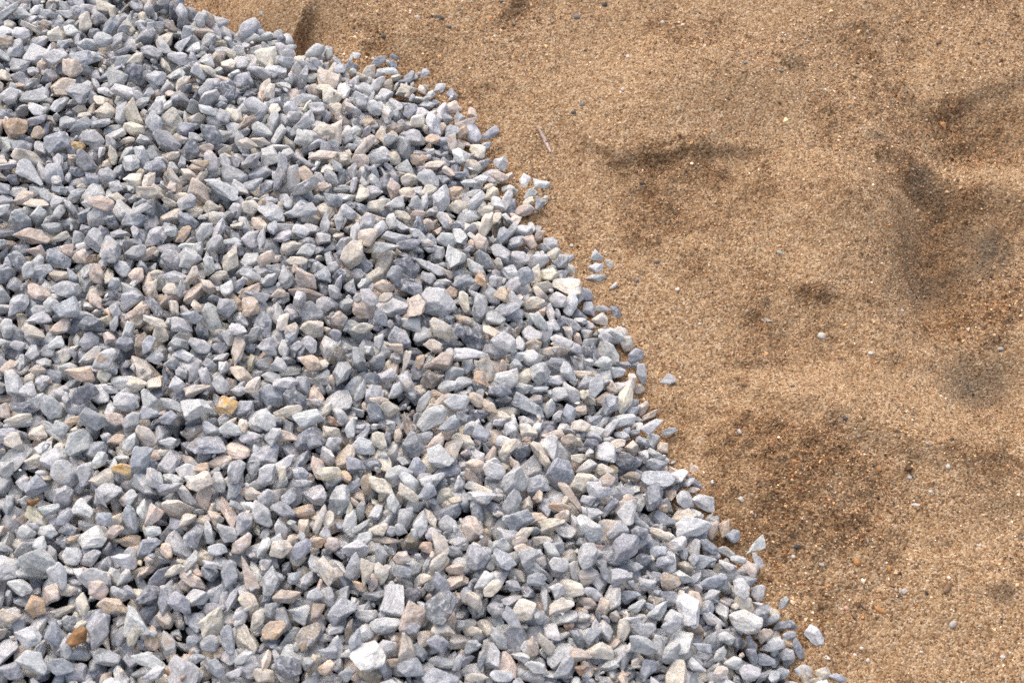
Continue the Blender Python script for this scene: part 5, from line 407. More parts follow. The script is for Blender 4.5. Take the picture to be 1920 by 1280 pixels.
57,1,-47,-24,25,-10,32,48,59,-784,0,-41,-23,21,-12,50,44,11,-234,1,-46,-8,-12,26,34,63,6,-314,1,-14,31,-25,-4,28,82,21,-863,0,-35,-3,9,6,29,36,62,-338,0,-28,5,19,-23,45,47,20,249,0,-22,21,8,30,26,85,22,240,0,-9,-1,38,7,31,56,42,-93,1,-34,8,32,-16,44,86,6,204,0,-36,-15,24,-4,48,47,50,-766,0,-26,-5,-1,21,26,35,36,-463,3,-18,-17,12,-5,38,67,19,71,0,-14,-21,-20,-18,27,86,32,-434,0,-26,-29,21,15,42,26,25,
-59,0,-52,26,-27,-13,25,26,49,-607,0,-28,-12,-6,35,36,77,57,-312,1,-49,-7,2,-17,23,73,40,-664,1,-46,-38,1,6,38,76,71,-24,0,-22,11,16,34,33,87,64,-689,0,-29,-6,-30,-18,32,46,25,234,0,-44,16,-34,-5,42,67,46,-434,0,-51,3,0,-25,23,65,10,-51,1,-29,-18,20,-15,36,65,21,-37,0,-48,27,27,10,48,43,65,-531,1,-44,-7,-16,36,46,75,63,-482,0,-28,19,-34,-3,28,34,20,309,0,-32,-30,-23,-7,28,82,5,265,1,-22,31,16,19,37,72,64,
-119,1,-50,2,1,-38,34,62,24,-794,0,-15,33,-19,11,50,58,32,-138,0,-30,-12,10,-34,39,23,30,-563,2,-45,21,23,22,37,25,15,140,0,-31,-36,-13,-2,50,67,48,-848,0,-31,-2,1,4,26,73,63,-280,0,-44,-22,7,-6,26,75,51,-810,1,-49,-35,10,6,26,66,58,83,0,-48,-2,9,-39,35,23,67,-593,0,-47,1,9,-3,32,37,58,37,1,-44,-8,-30,-25,36,48,37,-1133,0,-47,1,-25,31,27,76,42,-507,1,-51,-3,-14,33,28,32,62,-847,0,-48,-21,31,5,33,83,11,
-194,0,-35,-16,1,-25,23,62,45,-702,0,-51,7,4,-33,21,54,8,-395,0,-43,34,-8,-6,45,54,41,-556,2,-31,19,-28,17,25,44,31,188,0,-9,-3,-26,24,29,37,26,-449,2,-50,-33,15,-11,28,63,67,-160,1,-28,7,-25,-6,27,55,15,22,0,-21,-28,16,-23,32,78,70,-201,0,-51,34,-17,-11,25,55,24,65,0,-43,17,24,-26,31,65,2,-177,1,-46,17,3,-28,38,66,9,108,0,-20,24,-11,-26,26,77,52,-763,1,-21,31,-13,19,25,57,10,290,0,-31,23,30,11,42,47,52,
-313,0,-37,-24,24,-8,50,57,25,-366,1,-31,4,-3,-37,40,68,68,-429,0,-49,-37,13,0,28,86,33,229,0,-32,-10,-33,-19,28,75,16,-147,1,-46,22,7,1,31,37,48,-484,0,-47,10,-9,29,41,73,13,-825,1,-11,-14,37,-6,47,87,19,-481,0,-21,32,5,-10,31,67,48,-729,1,-26,-13,26,-26,45,56,67,-500,0,-29,5,-5,35,36,35,40,-68,0,-41,-5,13,3,44,36,11,47,0,-29,11,-9,-27,39,33,5,-11,0,-41,-30,-15,0,34,58,23,-184,0,-32,-3,-6,20,24,23,34,
-92,1,-50,1,15,-35,33,32,33,-543,0,-30,-4,-34,-21,30,25,36,-683,0,-50,-19,33,11,26,84,40,-124,0,-49,-6,-5,-18,25,76,6,-328,0,-25,-14,-19,-8,26,48,5,-612,1,-26,12,-10,-34,31,27,42,121,0,-30,27,-24,2,26,45,24,-825,1,-41,-28,19,-16,38,56,57,-611,0,-50,-37,-13,-6,30,53,37,-709,0,-44,3,-5,-25,45,26,17,-223,0,-41,15,27,20,45,27,65,-654,1,-40,-8,-39,-2,48,67,21,-587,0,-23,6,5,-32,36,44,6,170,0,-49,-33,23,-2,37,64,0,
-697,1,-23,-17,-22,26,35,28,46,-395,1,-31,10,-37,-10,33,74,20,-855,0,-25,17,-29,-18,43,66,61,-780,0,-27,4,-17,18,32,55,12,-42,1,-45,10,-7,-38,23,35,60,38,0,-20,1,32,10,26,45,11,-339,0,-47,-22,16,0,27,75,29,-286,1,-44,-32,8,19,36,66,45,169,0,-26,2,28,27,42,64,24,216,1,-29,-21,1,33,23,57,36,-877,0,-45,-35,16,4,48,53,65,66,1,-25,-31,24,5,31,84,71,-798,0,-27,-30,-8,26,25,58,60,-253,0,-44,-21,-1,-34,35,47,65,
-564,1,-12,15,-11,-18,35,25,40,18,0,-49,-33,-21,-3,40,82,13,-290,0,-22,10,-38,-1,22,67,37,-665,1,-24,19,-31,-2,29,55,63,-316,1,-22,10,-4,4,20,48,9,-629,0,-48,-33,6,-18,25,87,10,-191,0,-29,2,6,16,29,52,36,-435,1,-41,14,-10,-36,36,84,5,-250,1,-25,39,1,4,43,84,13,-736,0,-23,2,-36,-5,20,27,5,-679,0,-33,0,-7,22,33,34,0,-159,1,-40,-16,30,20,41,85,17,274,0,-27,34,7,15,46,56,66,-374,0,-49,-31,-22,2,28,67,22,
-109,1,-51,-19,-32,5,25,48,55,81,2,-40,-26,-29,-8,50,37,58,143,0,-23,-2,32,-18,35,62,53,-566,1,-42,5,25,28,42,58,52,-276,0,-13,-9,-35,4,39,83,61,-491,1,-50,17,4,10,31,85,4,48,0,-47,-15,-37,-5,45,63,49,196,0,-41,-10,-35,13,47,88,15,231,1,-46,14,-14,-27,23,46,61,-85,0,-43,0,-11,-6,34,42,48,-326,0,-14,37,12,9,41,43,54,-630,1,-31,3,-11,25,43,74,10,-471,1,-50,-15,16,-29,22,43,54,-198,0,-46,-16,37,0,47,62,53,
-224,0,-31,17,-17,-22,31,75,64,-780,0,-16,-32,18,-15,39,53,5,96,0,-47,-21,22,-6,27,53,22,-761,0,-29,-28,23,-6,45,64,49,-208,1,-28,-14,-12,27,31,44,25,-72,0,-51,29,-15,-17,26,24,23,-801,0,-21,4,-24,-24,32,58,3,116,0,-29,-19,-1,34,37,77,66,-6,1,-48,39,2,1,39,67,68,-301,0,-37,9,-26,-20,38,56,60,-327,0,-43,-8,15,36,37,58,49,-300,2,-12,-14,-12,14,29,88,4,130,0,-38,33,17,4,22,34,1,-1018,0,-50,1,-4,1,40,52,47,
-60,1,-41,3,-14,37,24,32,14,19,1,-34,3,-36,3,35,32,47,-508,0,-41,-17,27,-24,28,86,53,-285,1,-27,15,-35,-9,27,32,25,-560,0,-19,-29,2,-14,31,55,23,-711,0,-48,6,37,14,31,66,49,-460,1,-31,-10,-35,14,31,56,15,-134,1,-40,-1,-14,-37,28,44,6,-899,0,-40,19,33,5,41,86,53,-671,0,-32,40,-5,-3,24,23,22,158,1,-39,1,28,28,50,54,13,-748,0,-45,12,-9,-24,40,42,19,-239,0,-47,-23,-31,4,34,68,43,-413,0,-51,17,-20,-27,21,25,26,
-264,1,-15,25,13,-27,39,64,40,254,0,-21,13,-8,-4,42,84,49,-34,0,-49,-12,2,-36,26,78,9,-427,0,-50,-24,30,4,26,32,9,-875,1,-44,-18,-1,-36,27,53,61,-378,1,-45,-21,28,-5,30,85,53,-511,1,-24,4,7,-39,35,83,33,-932,0,-48,-19,-32,-15,31,84,66,-822,1,-43,-8,29,-20,40,46,70,177,1,-21,-12,-8,-8,22,86,53,-28,1,-34,-4,11,-37,25,48,1,-866,1,-29,38,-13,-5,50,45,12,240,0,-45,9,1,-19,33,22,40,-574,1,-43,-6,-16,-3,33,36,1,
43,0,-35,-6,6,-34,35,83,26,-692,1,-39,5,-1,15,37,52,62,99,0,-48,-3,-10,32,30,35,55,22,0,-31,-12,-35,4,20,32,51,-675,0,-28,-3,-5,24,27,35,27,-996,0,-52,27,26,11,25,33,65,-828,0,-19,4,-11,38,39,77,70,57,1,-51,-31,22,4,25,35,25,-313,0,-28,-36,13,10,39,74,56,-621,0,-33,30,-15,-21,22,22,58,277,1,-28,24,-9,13,31,45,59,-846,1,-45,13,-1,7,34,56,44,-670,0,-15,3,-1,15,28,73,14,-9,1,-42,-11,9,37,35,36,16,
191,0,-30,31,-25,-5,35,53,5,-483,1,-44,-31,-25,5,41,83,52,-26,0,-13,-5,27,-29,26,43,8,-74,0,-48,-10,7,-37,37,33,69,-214,0,-29,-23,-30,7,22,32,32,232,1,-26,14,20,-7,33,83,52,-793,1,-22,-36,11,0,42,76,5,-257,0,-5,-22,28,16,25,87,26,-973,0,-48,-34,-12,7,34,26,61,-1013,0,-47,17,31,16,28,58,26,-629,1,-49,-35,5,-6,30,75,0,-121,0,-34,5,-1,7,42,66,44,-411,0,-47,-2,-34,20,31,28,59,68,1,-48,28,-22,-6,22,36,11,
132,0,-29,5,-1,30,46,38,34,-277,0,-47,-2,8,-15,33,27,7,-93,1,-38,-2,26,-27,34,86,59,-738,0,-34,-15,28,-9,28,58,34,-155,1,-33,-11,-4,-16,29,85,13,-48,0,-47,30,-25,-6,39,84,35,-662,0,-43,2,-5,39,44,45,7,-12,1,-26,26,28,-11,32,42,58,-446,0,-44,-5,37,13,41,44,28,-579,1,-44,-13,17,15,25,22,17,-342,0,-8,8,-13,6,33,62,11,-69,0,-34,-40,-3,1,26,35,35,-508,1,-42,22,-1,12,39,35,65,205,0,-44,-4,10,34,33,84,20,
254,0,-35,11,-7,35,28,72,0,-759,0,-26,-16,6,-30,50,43,67,5,1,-23,30,-9,-18,28,55,9,258,0,-7,7,17,11,41,47,22,-886,1,-49,12,-1,-21,33,63,34,-742,0,-8,4,-31,-24,47,64,3,-924,0,-43,-8,0,37,42,27,39,-561,0,-43,35,-18,2,36,64,66,-380,1,-45,-30,7,-21,24,78,64,-651,0,-25,22,33,-4,29,82,21,-704,2,-49,9,5,-18,34,62,22,-232,0,-46,-7,-8,-2,31,25,6,-48,1,-20,-17,-35,-5,23,73,0,-614,0,-48,-9,-23,-31,26,68,26,
-269,1,-29,-1,-5,-9,43,55,42,-715,1,-29,33,18,-12,26,52,45,-585,0,-27,-14,15,18,27,78,5,181,1,-30,-5,39,-5,26,43,35,-842,0,-31,-3,40,0,28,54,53,-34,0,-31,-1,-11,20,40,67,17,-469,1,-50,9,-11,35,21,35,65,-706,0,-18,-25,6,-30,21,28,1,-364,1,-43,-35,16,-8,32,36,57,-177,0,-41,20,0,-29,42,35,34,-311,0,-45,-24,-29,-10,50,62,5,-341,0,-42,-18,19,-9,44,84,68,-400,1,-46,-20,-33,10,32,48,34,-57,0,-32,-1,-15,32,25,52,63,
235,0,-19,10,37,10,23,62,11,-531,0,-42,15,11,-25,39,48,41,-589,1,-48,18,-29,-19,27,85,55,-246,0,-22,10,9,33,23,32,47,-781,1,-10,-21,1,13,50,45,20,-359,0,-31,17,-28,-4,18,36,64,-86,0,-25,7,4,-30,35,75,20,-387,0,-13,-11,-21,28,25,68,62,147,0,-48,-21,34,0,31,35,54,-552,0,-35,-19,18,-13,38,46,39,-507,0,-27,-24,21,-16,39,37,65,-127,1,-35,2,25,-31,26,73,4,-427,0,-45,0,-21,32,34,48,37,-218,1,-16,29,-2,18,41,24,0,
-890,0,-29,-27,-25,-2,46,53,55,137,1,-12,-1,24,31,35,46,25,-634,0,-23,4,-18,-11,35,57,59,-411,1,-36,33,21,-1,23,33,50,-74,1,-46,-4,-15,18,36,45,0,110,0,-19,-6,36,-9,34,67,49,-811,1,-28,1,-8,23,35,33,21,173,0,-45,-28,-27,-6,38,84,49,230,0,-35,1,-8,6,45,42,21,-9,1,-38,-14,26,5,42,54,35,-491,0,-52,-10,14,-30,19,25,22,-863,0,-32,25,7,19,31,74,48,67,0,-39,6,-39,2,50,87,10,-733,0,-46,-17,34,14,45,54,48,
-719,1,-30,1,-39,7,23,34,61,-688,1,-48,-29,-27,1,35,53,39,197,0,-34,6,-6,-3,27,46,37,-912,0,-46,-4,-33,-21,37,68,44,-833,0,-24,-3,8,38,35,54,47,-235,1,-10,22,-13,-27,33,56,66,-112,0,-42,8,-11,17,37,68,2,-233,0,-31,23,-32,-8,23,24,53,-710,1,-51,-29,27,0,22,54,28,-1063,1,-43,10,25,30,31,73,57,13,0,-26,12,27,-18,35,43,16,-250,0,-44,-26,-28,-3,50,74,3,-199,1,-33,12,16,22,42,45,45,40,0,-15,-7,-36,5,38,82,63,
-668,0,-32,22,2,-11,39,83,58,-326,0,-33,-3,-24,15,32,56,47,-57,1,-47,-4,-4,34,33,73,2,-286,0,-39,13,-9,36,29,73,53,-438,1,-35,15,23,-9,35,73,22,-613,0,-37,7,29,7,40,67,16,-183,0,-25,20,16,22,24,85,53,-156,1,-44,37,-14,2,45,45,33,-165,1,-26,-22,-22,4,23,68,33,-754,0,-25,-2,-3,-40,27,46,1,-520,1,-31,-16,-12,-7,26,36,71,-387,0,-48,-1,7,-19,36,53,42,261,0,-6,10,36,-3,29,84,60,-33,1,-45,-15,-29,-19,39,24,35,
114,1,-36,23,-10,-16,28,56,14,-721,0,-27,8,-39,5,32,45,24,-368,0,-22,2,4,-36,44,84,48,-220,0,-21,38,4,4,28,58,71,-300,1,-28,2,5,-39,32,84,3,99,0,-20,-3,-17,-32,33,76,41,-581,1,-38,-14,15,32,50,38,43,-11,0,-19,-7,-1,-18,32,77,46,-359,0,-43,18,6,24,39,45,61,-417,1,-27,-6,2,-27,31,57,18,-463,0,-28,-20,-14,-18,34,58,17,-543,0,-28,2,3,25,46,75,4,-242,0,-27,16,-36,-2,22,52,28,192,1,-30,19,11,-10,23,64,66,
-499,0,-25,-4,13,0,37,84,33,247,0,-5,6,38,-6,41,64,58,-775,0,-25,-38,-3,0,21,34,11,-151,0,-17,27,-16,-18,47,42,68,153,1,-47,-4,8,-22,31,57,63,242,0,-31,13,-14,17,27,65,14,-314,0,-50,37,-7,-4,28,38,49,-341,0,-33,-29,15,-21,31,25,34,-634,1,-38,-12,1,-20,19,45,58,-415,1,-47,-4,-9,36,39,45,60,2,0,-33,3,12,-34,31,55,16,24,0,-29,25,10,-28,24,82,3,-496,0,-48,11,11,-17,36,34,13,-702,0,-41,-13,-4,37,41,54,51,
-251,0,-11,27,-2,-15,36,54,51,-932,1,-50,5,-2,26,29,74,57,91,0,-45,1,14,-27,35,76,25,-269,1,-3,-16,25,-20,29,42,63,-201,0,-27,-8,10,35,21,78,56,170,0,-49,2,-24,27,26,38,71,135,1,-31,11,-36,13,24,76,42,202,0,-44,15,-35,-11,42,83,17,-831,0,-28,-6,-1,-11,30,82,48,-648,1,-37,13,0,-33,33,55,38,-492,0,-11,4,14,36,45,33,61,-583,1,-19,6,-2,27,33,43,50,-273,0,-36,25,26,-13,41,57,44,75,1,-27,4,-36,-8,39,84,21,
-177,0,-25,14,16,32,24,77,0,116,0,-13,27,28,2,23,24,59,-759,0,-37,29,5,5,31,32,19,126,0,-49,-25,-31,4,42,82,34,-859,1,-45,36,10,13,34,88,6,-880,0,-45,-12,-1,-33,32,34,32,-799,0,-24,35,-15,-10,37,56,4,-904,1,-46,6,-39,-6,40,55,64,-680,1,-47,-36,-14,-9,33,54,69,-55,0,-47,-14,10,3,26,82,55,-442,0,-25,-22,22,-3,27,77,58,-326,0,-31,8,14,36,37,32,8,-239,1,-28,34,-10,1,32,34,49,-780,0,-21,2,-15,-23,30,64,18,
-165,1,-37,10,4,-38,28,25,14,-450,0,-47,1,-6,29,39,46,63,217,2,-13,27,-10,1,35,46,7,119,0,-33,29,18,-9,33,33,52,-481,0,-47,-8,-35,12,35,43,16,-410,1,-21,2,31,-2,28,66,4,-225,0,-45,39,8,-4,45,43,61,18,0,-43,-34,-16,3,35,34,61,-883,0,-29,-19,-11,24,28,64,21,-604,1,-42,-5,-11,31,38,86,65,-185,0,-45,4,16,-1,32,58,60,-64,0,-28,-14,37,-2,30,58,58,-22,0,-44,-18,-34,6,45,78,51,118,1,-5,-32,-1,-11,25,23,66,
232,0,-17,-11,-4,27,25,44,51,-633,0,-49,20,33,9,25,77,19,-373,1,-24,30,-16,4,26,43,50,-759,0,-15,-17,-7,28,38,42,57,249,1,-20,-8,-27,27,32,28,20,-100,0,-36,-38,9,-3,50,66,46,-798,0,-10,-19,-29,6,26,64,14,-811,1,-45,28,18,12,42,27,69,-391,0,-42,-30,-24,4,45,46,8,-766,0,-35,23,26,8,30,37,50,-1234,0,-52,2,-19,34,17,82,54,-564,1,-45,14,4,9,34,57,7,-653,0,-19,-3,29,4,29,44,71,-287,1,-35,9,34,16,28,46,0,
94,0,-17,-9,-29,26,28,55,40,-159,0,-47,9,9,-21,35,72,46,-814,1,-22,13,-27,-21,20,72,40,-293,0,-20,-29,3,4,25,36,36,-228,0,-26,-25,-2,-16,31,82,70,-141,1,-36,26,5,26,28,73,29,178,0,-43,-38,-7,-8,38,86,62,-900,1,-40,35,1,-13,24,54,14,109,0,-28,-2,-18,-33,33,36,71,-207,0,-39,-14,-37,4,20,83,22,-510,1,-44,-22,-28,14,33,48,52,-138,0,-53,4,-2,19,21,62,62,-709,1,-30,-36,-12,-12,50,62,41,-310,0,-34,-6,1,-29,32,74,39,
-175,0,-37,-9,-19,33,27,36,28,-622,1,-38,-15,-33,15,38,57,17,-428,0,-40,12,1,35,43,67,52,-779,0,-15,15,3,19,36,56,47,-72,0,-46,-14,37,5,44,62,64,-745,1,-45,-3,30,-24,31,47,42,154,0,-15,-37,3,-11,34,73,63,9,0,-50,-1,-38,-10,32,23,16,-357,1,-46,10,-38,-6,33,77,56,-561,0,-26,5,4,22,44,74,21,50,0,-34,5,16,-34,44,47,21,-864,1,-37,-2,10,35,43,48,1,-664,1,-46,21,-6,-20,33,68,31,203,0,-41,-2,-11,4,32,73,40,
-694,0,-47,-18,35,3,36,44,1,-118,1,-25,-18,21,27,29,74,43,101,0,-18,-13,-20,-30,21,52,19,2,0,-32,-17,25,-14,42,56,0,85,1,-11,-10,-33,20,25,82,4,-926,0,-42,-20,-28,16,50,28,54,199,0,-24,-18,-17,27,32,45,15,122,0,-13,-3,22,24,36,74,36,37,1,-21,19,2,21,29,27,31,-830,0,-28,-11,17,-20,40,37,57,-881,0,-23,14,11,15,22,77,58,182,1,-16,10,-27,-15,35,38,42,217,0,-17,9,29,25,26,54,19,-807,0,-11,9,-5,-36,30,44,49,
-213,1,-34,-18,6,-35,27,55,22,-904,1,-24,-27,29,-5,35,67,45,-476,0,-27,10,-9,-33,49,67,58,129,0,-40,15,-6,-8,42,82,58,-645,0,-48,30,20,13,33,36,60,230,0,-24,-10,-5,-16,25,86,49,-46,1,-49,-8,-35,-18,26,45,19,92,0,-40,0,-36,-14,46,76,53,-230,1,-35,-9,12,4,21,33,15,-79,0,-35,32,21,-12,23,55,69,104,1,-1,19,0,-2,30,47,17,-203,0,-14,-34,5,20,37,67,48,-649,1,-31,-36,13,-10,30,85,27,-158,0,-49,2,-31,-26,25,27,23,
-20,1,-27,0,30,25,36,28,49,-888,1,-44,-23,-9,14,33,77,48,-526,0,-37,32,25,0,24,84,36,-383,0,-30,-18,10,-15,37,77,10,-711,0,-18,26,-30,6,23,47,55,163,0,-43,-24,3,15,33,75,42,-752,1,-45,13,-32,20,33,36,58,-414,1,-29,16,21,-10,41,36,1,-758,0,-23,26,-27,10,34,28,7,-286,0,-48,-5,-22,29,27,47,3,-853,1,-29,-22,6,-23,33,67,49,96,1,-15,-7,7,-32,23,62,44,21,0,-27,-13,-36,10,28,45,60,-98,0,-38,26,16,-24,34,58,50,
-732,0,-52,31,22,10,22,54,65,-338,0,-48,19,-35,0,34,72,0,-451,1,-16,-11,24,-3,38,74,53,-16,0,-46,-23,27,-15,30,47,14,149,0,-23,-40,-1,2,22,46,59,-186,0,-46,40,1,-1,35,27,56,-290,0,-33,-28,-27,9,38,54,53,-496,1,-49,0,-40,-1,36,72,26,109,0,-19,-13,-8,-9,23,72,63,193,0,-41,7,-4,-30,35,42,7,-134,0,-50,-1,6,-30,32,54,53,-693,1,-18,7,5,-26,27,87,7,-605,0,-42,-8,-12,26,43,63,8,-528,0,-25,-4,0,28,34,66,56,
80,2,-27,6,7,7,30,46,38,-786,0,-25,29,7,21,39,86,40,212,0,-34,26,-11,-25,23,77,10,128,0,-19,-20,4,-11,30,28,58,-120,0,-36,-15,21,-26,38,44,9,201,1,-17,9,-34,12,31,65,69,-234,0,-48,10,-11,-34,28,35,1,-928,0,-28,23,-31,-10,40,56,52,-814,1,-25,-5,39,2,23,56,10,-577,1,-26,-40,2,0,39,48,22,-361,0,-43,-26,23,4,37,67,26,-432,0,-30,2,19,-19,32,68,7,-396,1,-48,-14,-37,3,28,68,34,170,0,-18,-15,-3,-27,36,74,15,
-452,0,-48,-14,-37,-7,35,66,58,232,1,-19,13,-30,-12,35,25,23,-873,0,-29,-15,36,-8,37,52,21,42,0,-41,7,-38,11,43,76,24,-64,0,-49,17,-5,-29,25,76,4,-85,1,-45,28,-9,-4,32,43,0,-161,1,-48,19,-28,-19,26,66,37,-897,0,-22,-9,-13,-31,33,75,34,-695,1,-42,-35,18,-5,50,86,38,-425,0,-51,33,-21,-6,29,72,4,-718,0,-29,31,16,18,30,38,41,149,0,-14,13,-4,-36,34,63,23,-198,1,-38,18,34,11,33,65,24,-424,1,-10,27,-26,-2,38,87,9,
-736,0,-33,11,10,7,27,86,43,104,0,-25,-8,-33,-21,32,62,6,-702,1,-14,10,-26,28,27,84,67,69,0,-21,24,-9,17,25,35,51,-630,0,-43,-6,-21,9,38,78,41,-653,0,-38,2,35,-11,34,85,62,-144,1,-49,-2,16,28,21,56,29,-764,1,-27,-24,-1,30,27,45,65,-944,0,-46,29,24,6,31,58,1,-510,1,-52,12,37,9,19,64,39,-594,1,-19,6,-31,24,18,46,53,-847,0,-22,-20,16,-8,50,56,63,80,0,-32,-23,-26,-17,21,47,13,126,0,-14,31,-14,10,30,45,8,
-79,0,-30,-2,-7,-3,39,34,37,-8,0,-41,34,15,-2,41,75,21,-968,0,-50,2,-38,-8,29,76,43,218,1,-22,20,7,21,28,87,56,187,0,-17,-4,20,33,23,73,13,-746,1,-14,-4,38,11,31,55,30,-261,0,-46,10,11,4,41,66,38,-508,0,-34,-25,13,-19,28,43,53,-621,2,-23,30,-22,0,28,45,55,-482,0,-22,5,5,-33,41,88,43,-384,0,-37,10,-19,-4,45,44,0,-527,1,-46,-4,-8,33,42,42,11,201,0,-30,32,11,-2,25,46,53,65,0,-40,-10,33,14,26,36,12,
-283,1,-51,15,-4,23,24,65,15,-138,1,-38,1,-4,10,31,78,16,-167,0,-35,32,13,15,50,74,66,-658,0,-23,-12,-14,-34,37,37,49,-878,0,-24,37,-13,-4,35,63,44,-609,1,-42,-13,-8,-21,30,56,63,-911,1,-30,-11,-35,-14,26,53,54,-7,0,-25,-15,6,18,34,72,59,-118,0,-34,12,11,27,17,26,43,-775,1,-21,16,-30,-8,33,72,16,-389,0,-20,24,1,-32,25,76,29,140,0,-23,-34,-16,-2,21,88,36,-811,1,-23,-37,8,2,38,78,15,120,1,-40,-8,-15,27,47,46,17,
-574,0,-45,22,-5,-21,46,28,14,-442,0,-46,-5,-26,9,32,57,54,-32,0,-42,-19,1,-30,35,56,24,57,0,-27,-10,-22,5,35,56,27,-467,1,-43,18,-5,-34,39,45,25,-50,0,-33,-18,-5,35,32,44,9,-227,0,-30,5,19,-35,25,38,61,-105,1,-33,-23,-32,3,31,58,46,16,1,-43,32,-16,-5,38,26,25,-365,0,-49,-10,21,-22,30,27,3,-697,0,-20,-11,-5,-16,30,76,51,-79,0,-19,5,-18,-34,34,78,55,-283,0,-15,2,-9,-13,28,55,17,-98,1,-50,-36,11,6,26,64,24,
-303,0,-46,6,2,35,36,46,64,-64,0,-31,-27,3,-26,24,56,22,36,0,-47,6,-14,35,25,88,71,-985,1,-48,3,14,-32,30,55,33,-760,0,-24,10,-32,10,34,44,7,191,0,-18,17,-36,3,21,47,3,-671,1,-42,20,-32,-5,44,74,43,-575,0,-26,9,-17,-28,23,45,44,-332,0,-40,31,-24,6,46,63,14,-407,1,-39,-21,-24,24,40,86,25,-598,0,-33,29,-27,-6,30,84,46,-750,1,-46,-23,-31,7,43,62,13,-790,0,-14,3,28,-10,29,23,33,-774,0,-11,32,19,-13,24,85,68,
34,1,-27,39,0,7,28,87,10,-945,0,-44,-11,1,35,34,64,9,-822,1,-8,-8,25,-5,32,57,58,-188,0,-47,14,-2,23,46,42,49,-25,0,-28,-7,-8,-36,37,76,37,-729,0,-50,33,-16,-15,24,27,26,-840,1,-28,14,-20,-1,36,46,41,-197,0,-32,6,-21,-1,25,32,64,-503,2,-33,6,-1,20,33,76,41,-435,1,-30,-14,-12,-1,35,72,13,-874,0,-24,35,18,0,24,82,12,-907,0,-25,-34,-11,15,23,85,29,-260,0,-11,12,21,-7,38,63,65,-146,0,-51,6,-11,37,27,33,70,
-894,1,-42,36,15,-9,36,64,21,-335,0,-30,-35,-9,17,28,28,35,-204,1,-16,16,32,-14,41,27,34,-493,0,-3,35,13,-8,37,56,58,-79,0,-44,-23,-17,-5,30,22,7,13,1,-24,-38,6,-3,39,37,40,-218,0,-46,-7,-31,-14,29,82,68,-938,0,-29,29,26,-10,41,52,19,-717,1,-19,-23,-31,-10,26,75,48,-179,0,-28,2,10,-23,27,67,28,-474,0,-49,15,-1,5,25,34,37,-807,1,-25,16,-26,17,29,42,9,-964,0,-42,-15,-21,13,48,23,61,-164,1,-39,0,26,-28,24,32,53,
-521,0,-45,-12,37,9,31,78,52,-768,0,-32,11,-18,13,20,82,18,-638,1,-38,-5,-29,20,50,78,6,70,0,-18,-6,40,0,34,57,14,-507,0,-22,20,31,-15,31,25,47,-290,0,-40,-10,-3,36,45,35,7,-410,0,-18,-23,27,16,34,68,26,-455,0,-38,-30,6,-23,38,34,43,-89,1,-26,-12,26,28,39,55,55,41,0,-17,-21,-2,3,25,35,47,-866,0,-45,-2,7,-19,44,84,28,-477,0,-31,-9,17,-34,29,44,14,-585,1,-26,14,9,16,50,34,41,-697,1,-24,-36,7,-3,29,53,65,
-713,0,-37,-8,-39,-1,30,35,8,45,0,-42,13,-7,-37,36,57,58,68,0,-48,-39,-1,10,32,64,22,-237,0,-43,15,5,20,47,73,24,-525,1,-28,17,7,28,28,57,55,-265,0,-41,-3,31,-21,40,25,69,-64,0,-46,28,11,19,31,52,47,-351,0,-48,4,7,-28,27,57,26,-787,1,-26,-13,-34,-17,31,88,18,-677,0,-33,-36,-14,0,31,66,31,-44,1,-46,-10,12,-35,42,44,59,-552,0,-13,18,13,22,39,65,3,-370,1,-37,20,-32,-12,46,42,9,-610,0,-28,-28,4,3,34,85,55,
-736,0,-44,13,17,13,32,67,58,146,0,-34,-3,33,-18,42,86,18,-697,1,-49,-33,18,-3,26,87,33,-407,1,7,1,8,35,33,84,16,194,0,-24,-1,0,40,23,26,66,-892,0,-31,17,-13,-31,34,73,44,-6,1,-19,9,-5,-39,37,77,49,-761,0,-19,-6,-19,-33,40,22,4,-311,0,-25,28,24,10,50,37,61,103,0,-45,1,14,-37,38,67,23,-836,1,-22,7,-35,12,30,52,62,-176,1,-21,-22,8,-11,23,88,63,-337,0,-39,34,21,0,27,47,62,-858,0,-27,7,28,27,38,37,71,
-216,0,-16,23,30,-9,38,37,55,-356,1,-27,-18,-28,-15,28,56,41,-994,0,-44,18,2,23,49,65,32,-205,0,-42,-35,13,-2,39,35,71,-919,0,-26,-1,-3,-4,33,65,54,-330,0,-9,19,-27,-20,27,64,44,-312,1,-49,7,0,-31,36,25,49,41,0,-29,-15,36,7,32,62,48,-76,1,-48,-14,32,-11,28,58,58,-148,0,-34,14,13,2,31,52,59,-402,1,-49,22,-24,-19,30,25,25,-763,0,-44,6,-3,14,43,75,44,216,0,-11,-10,27,28,24,46,46,125,1,-50,-29,-21,8,23,64,47,
121,0,-25,-21,21,11,28,68,63,-90,0,-38,19,0,-32,33,47,35,-385,0,-10,22,1,10,32,45,32,-126,0,-31,-4,-21,11,29,47,22,-653,2,-20,11,8,33,23,28,16,-730,0,-36,38,-11,-4,26,45,42,51,0,-36,6,-17,-25,21,54,44,-584,0,-49,14,34,16,37,73,49,-386,0,-50,-23,29,-8,28,27,26,-574,0,-6,5,28,-9,38,25,13,-398,0,-34,-2,-5,-40,33,52,37,-458,1,-32,4,-5,-23,21,53,55,-541,0,-42,6,13,-12,46,75,26,-877,0,-19,14,13,-35,25,65,0,
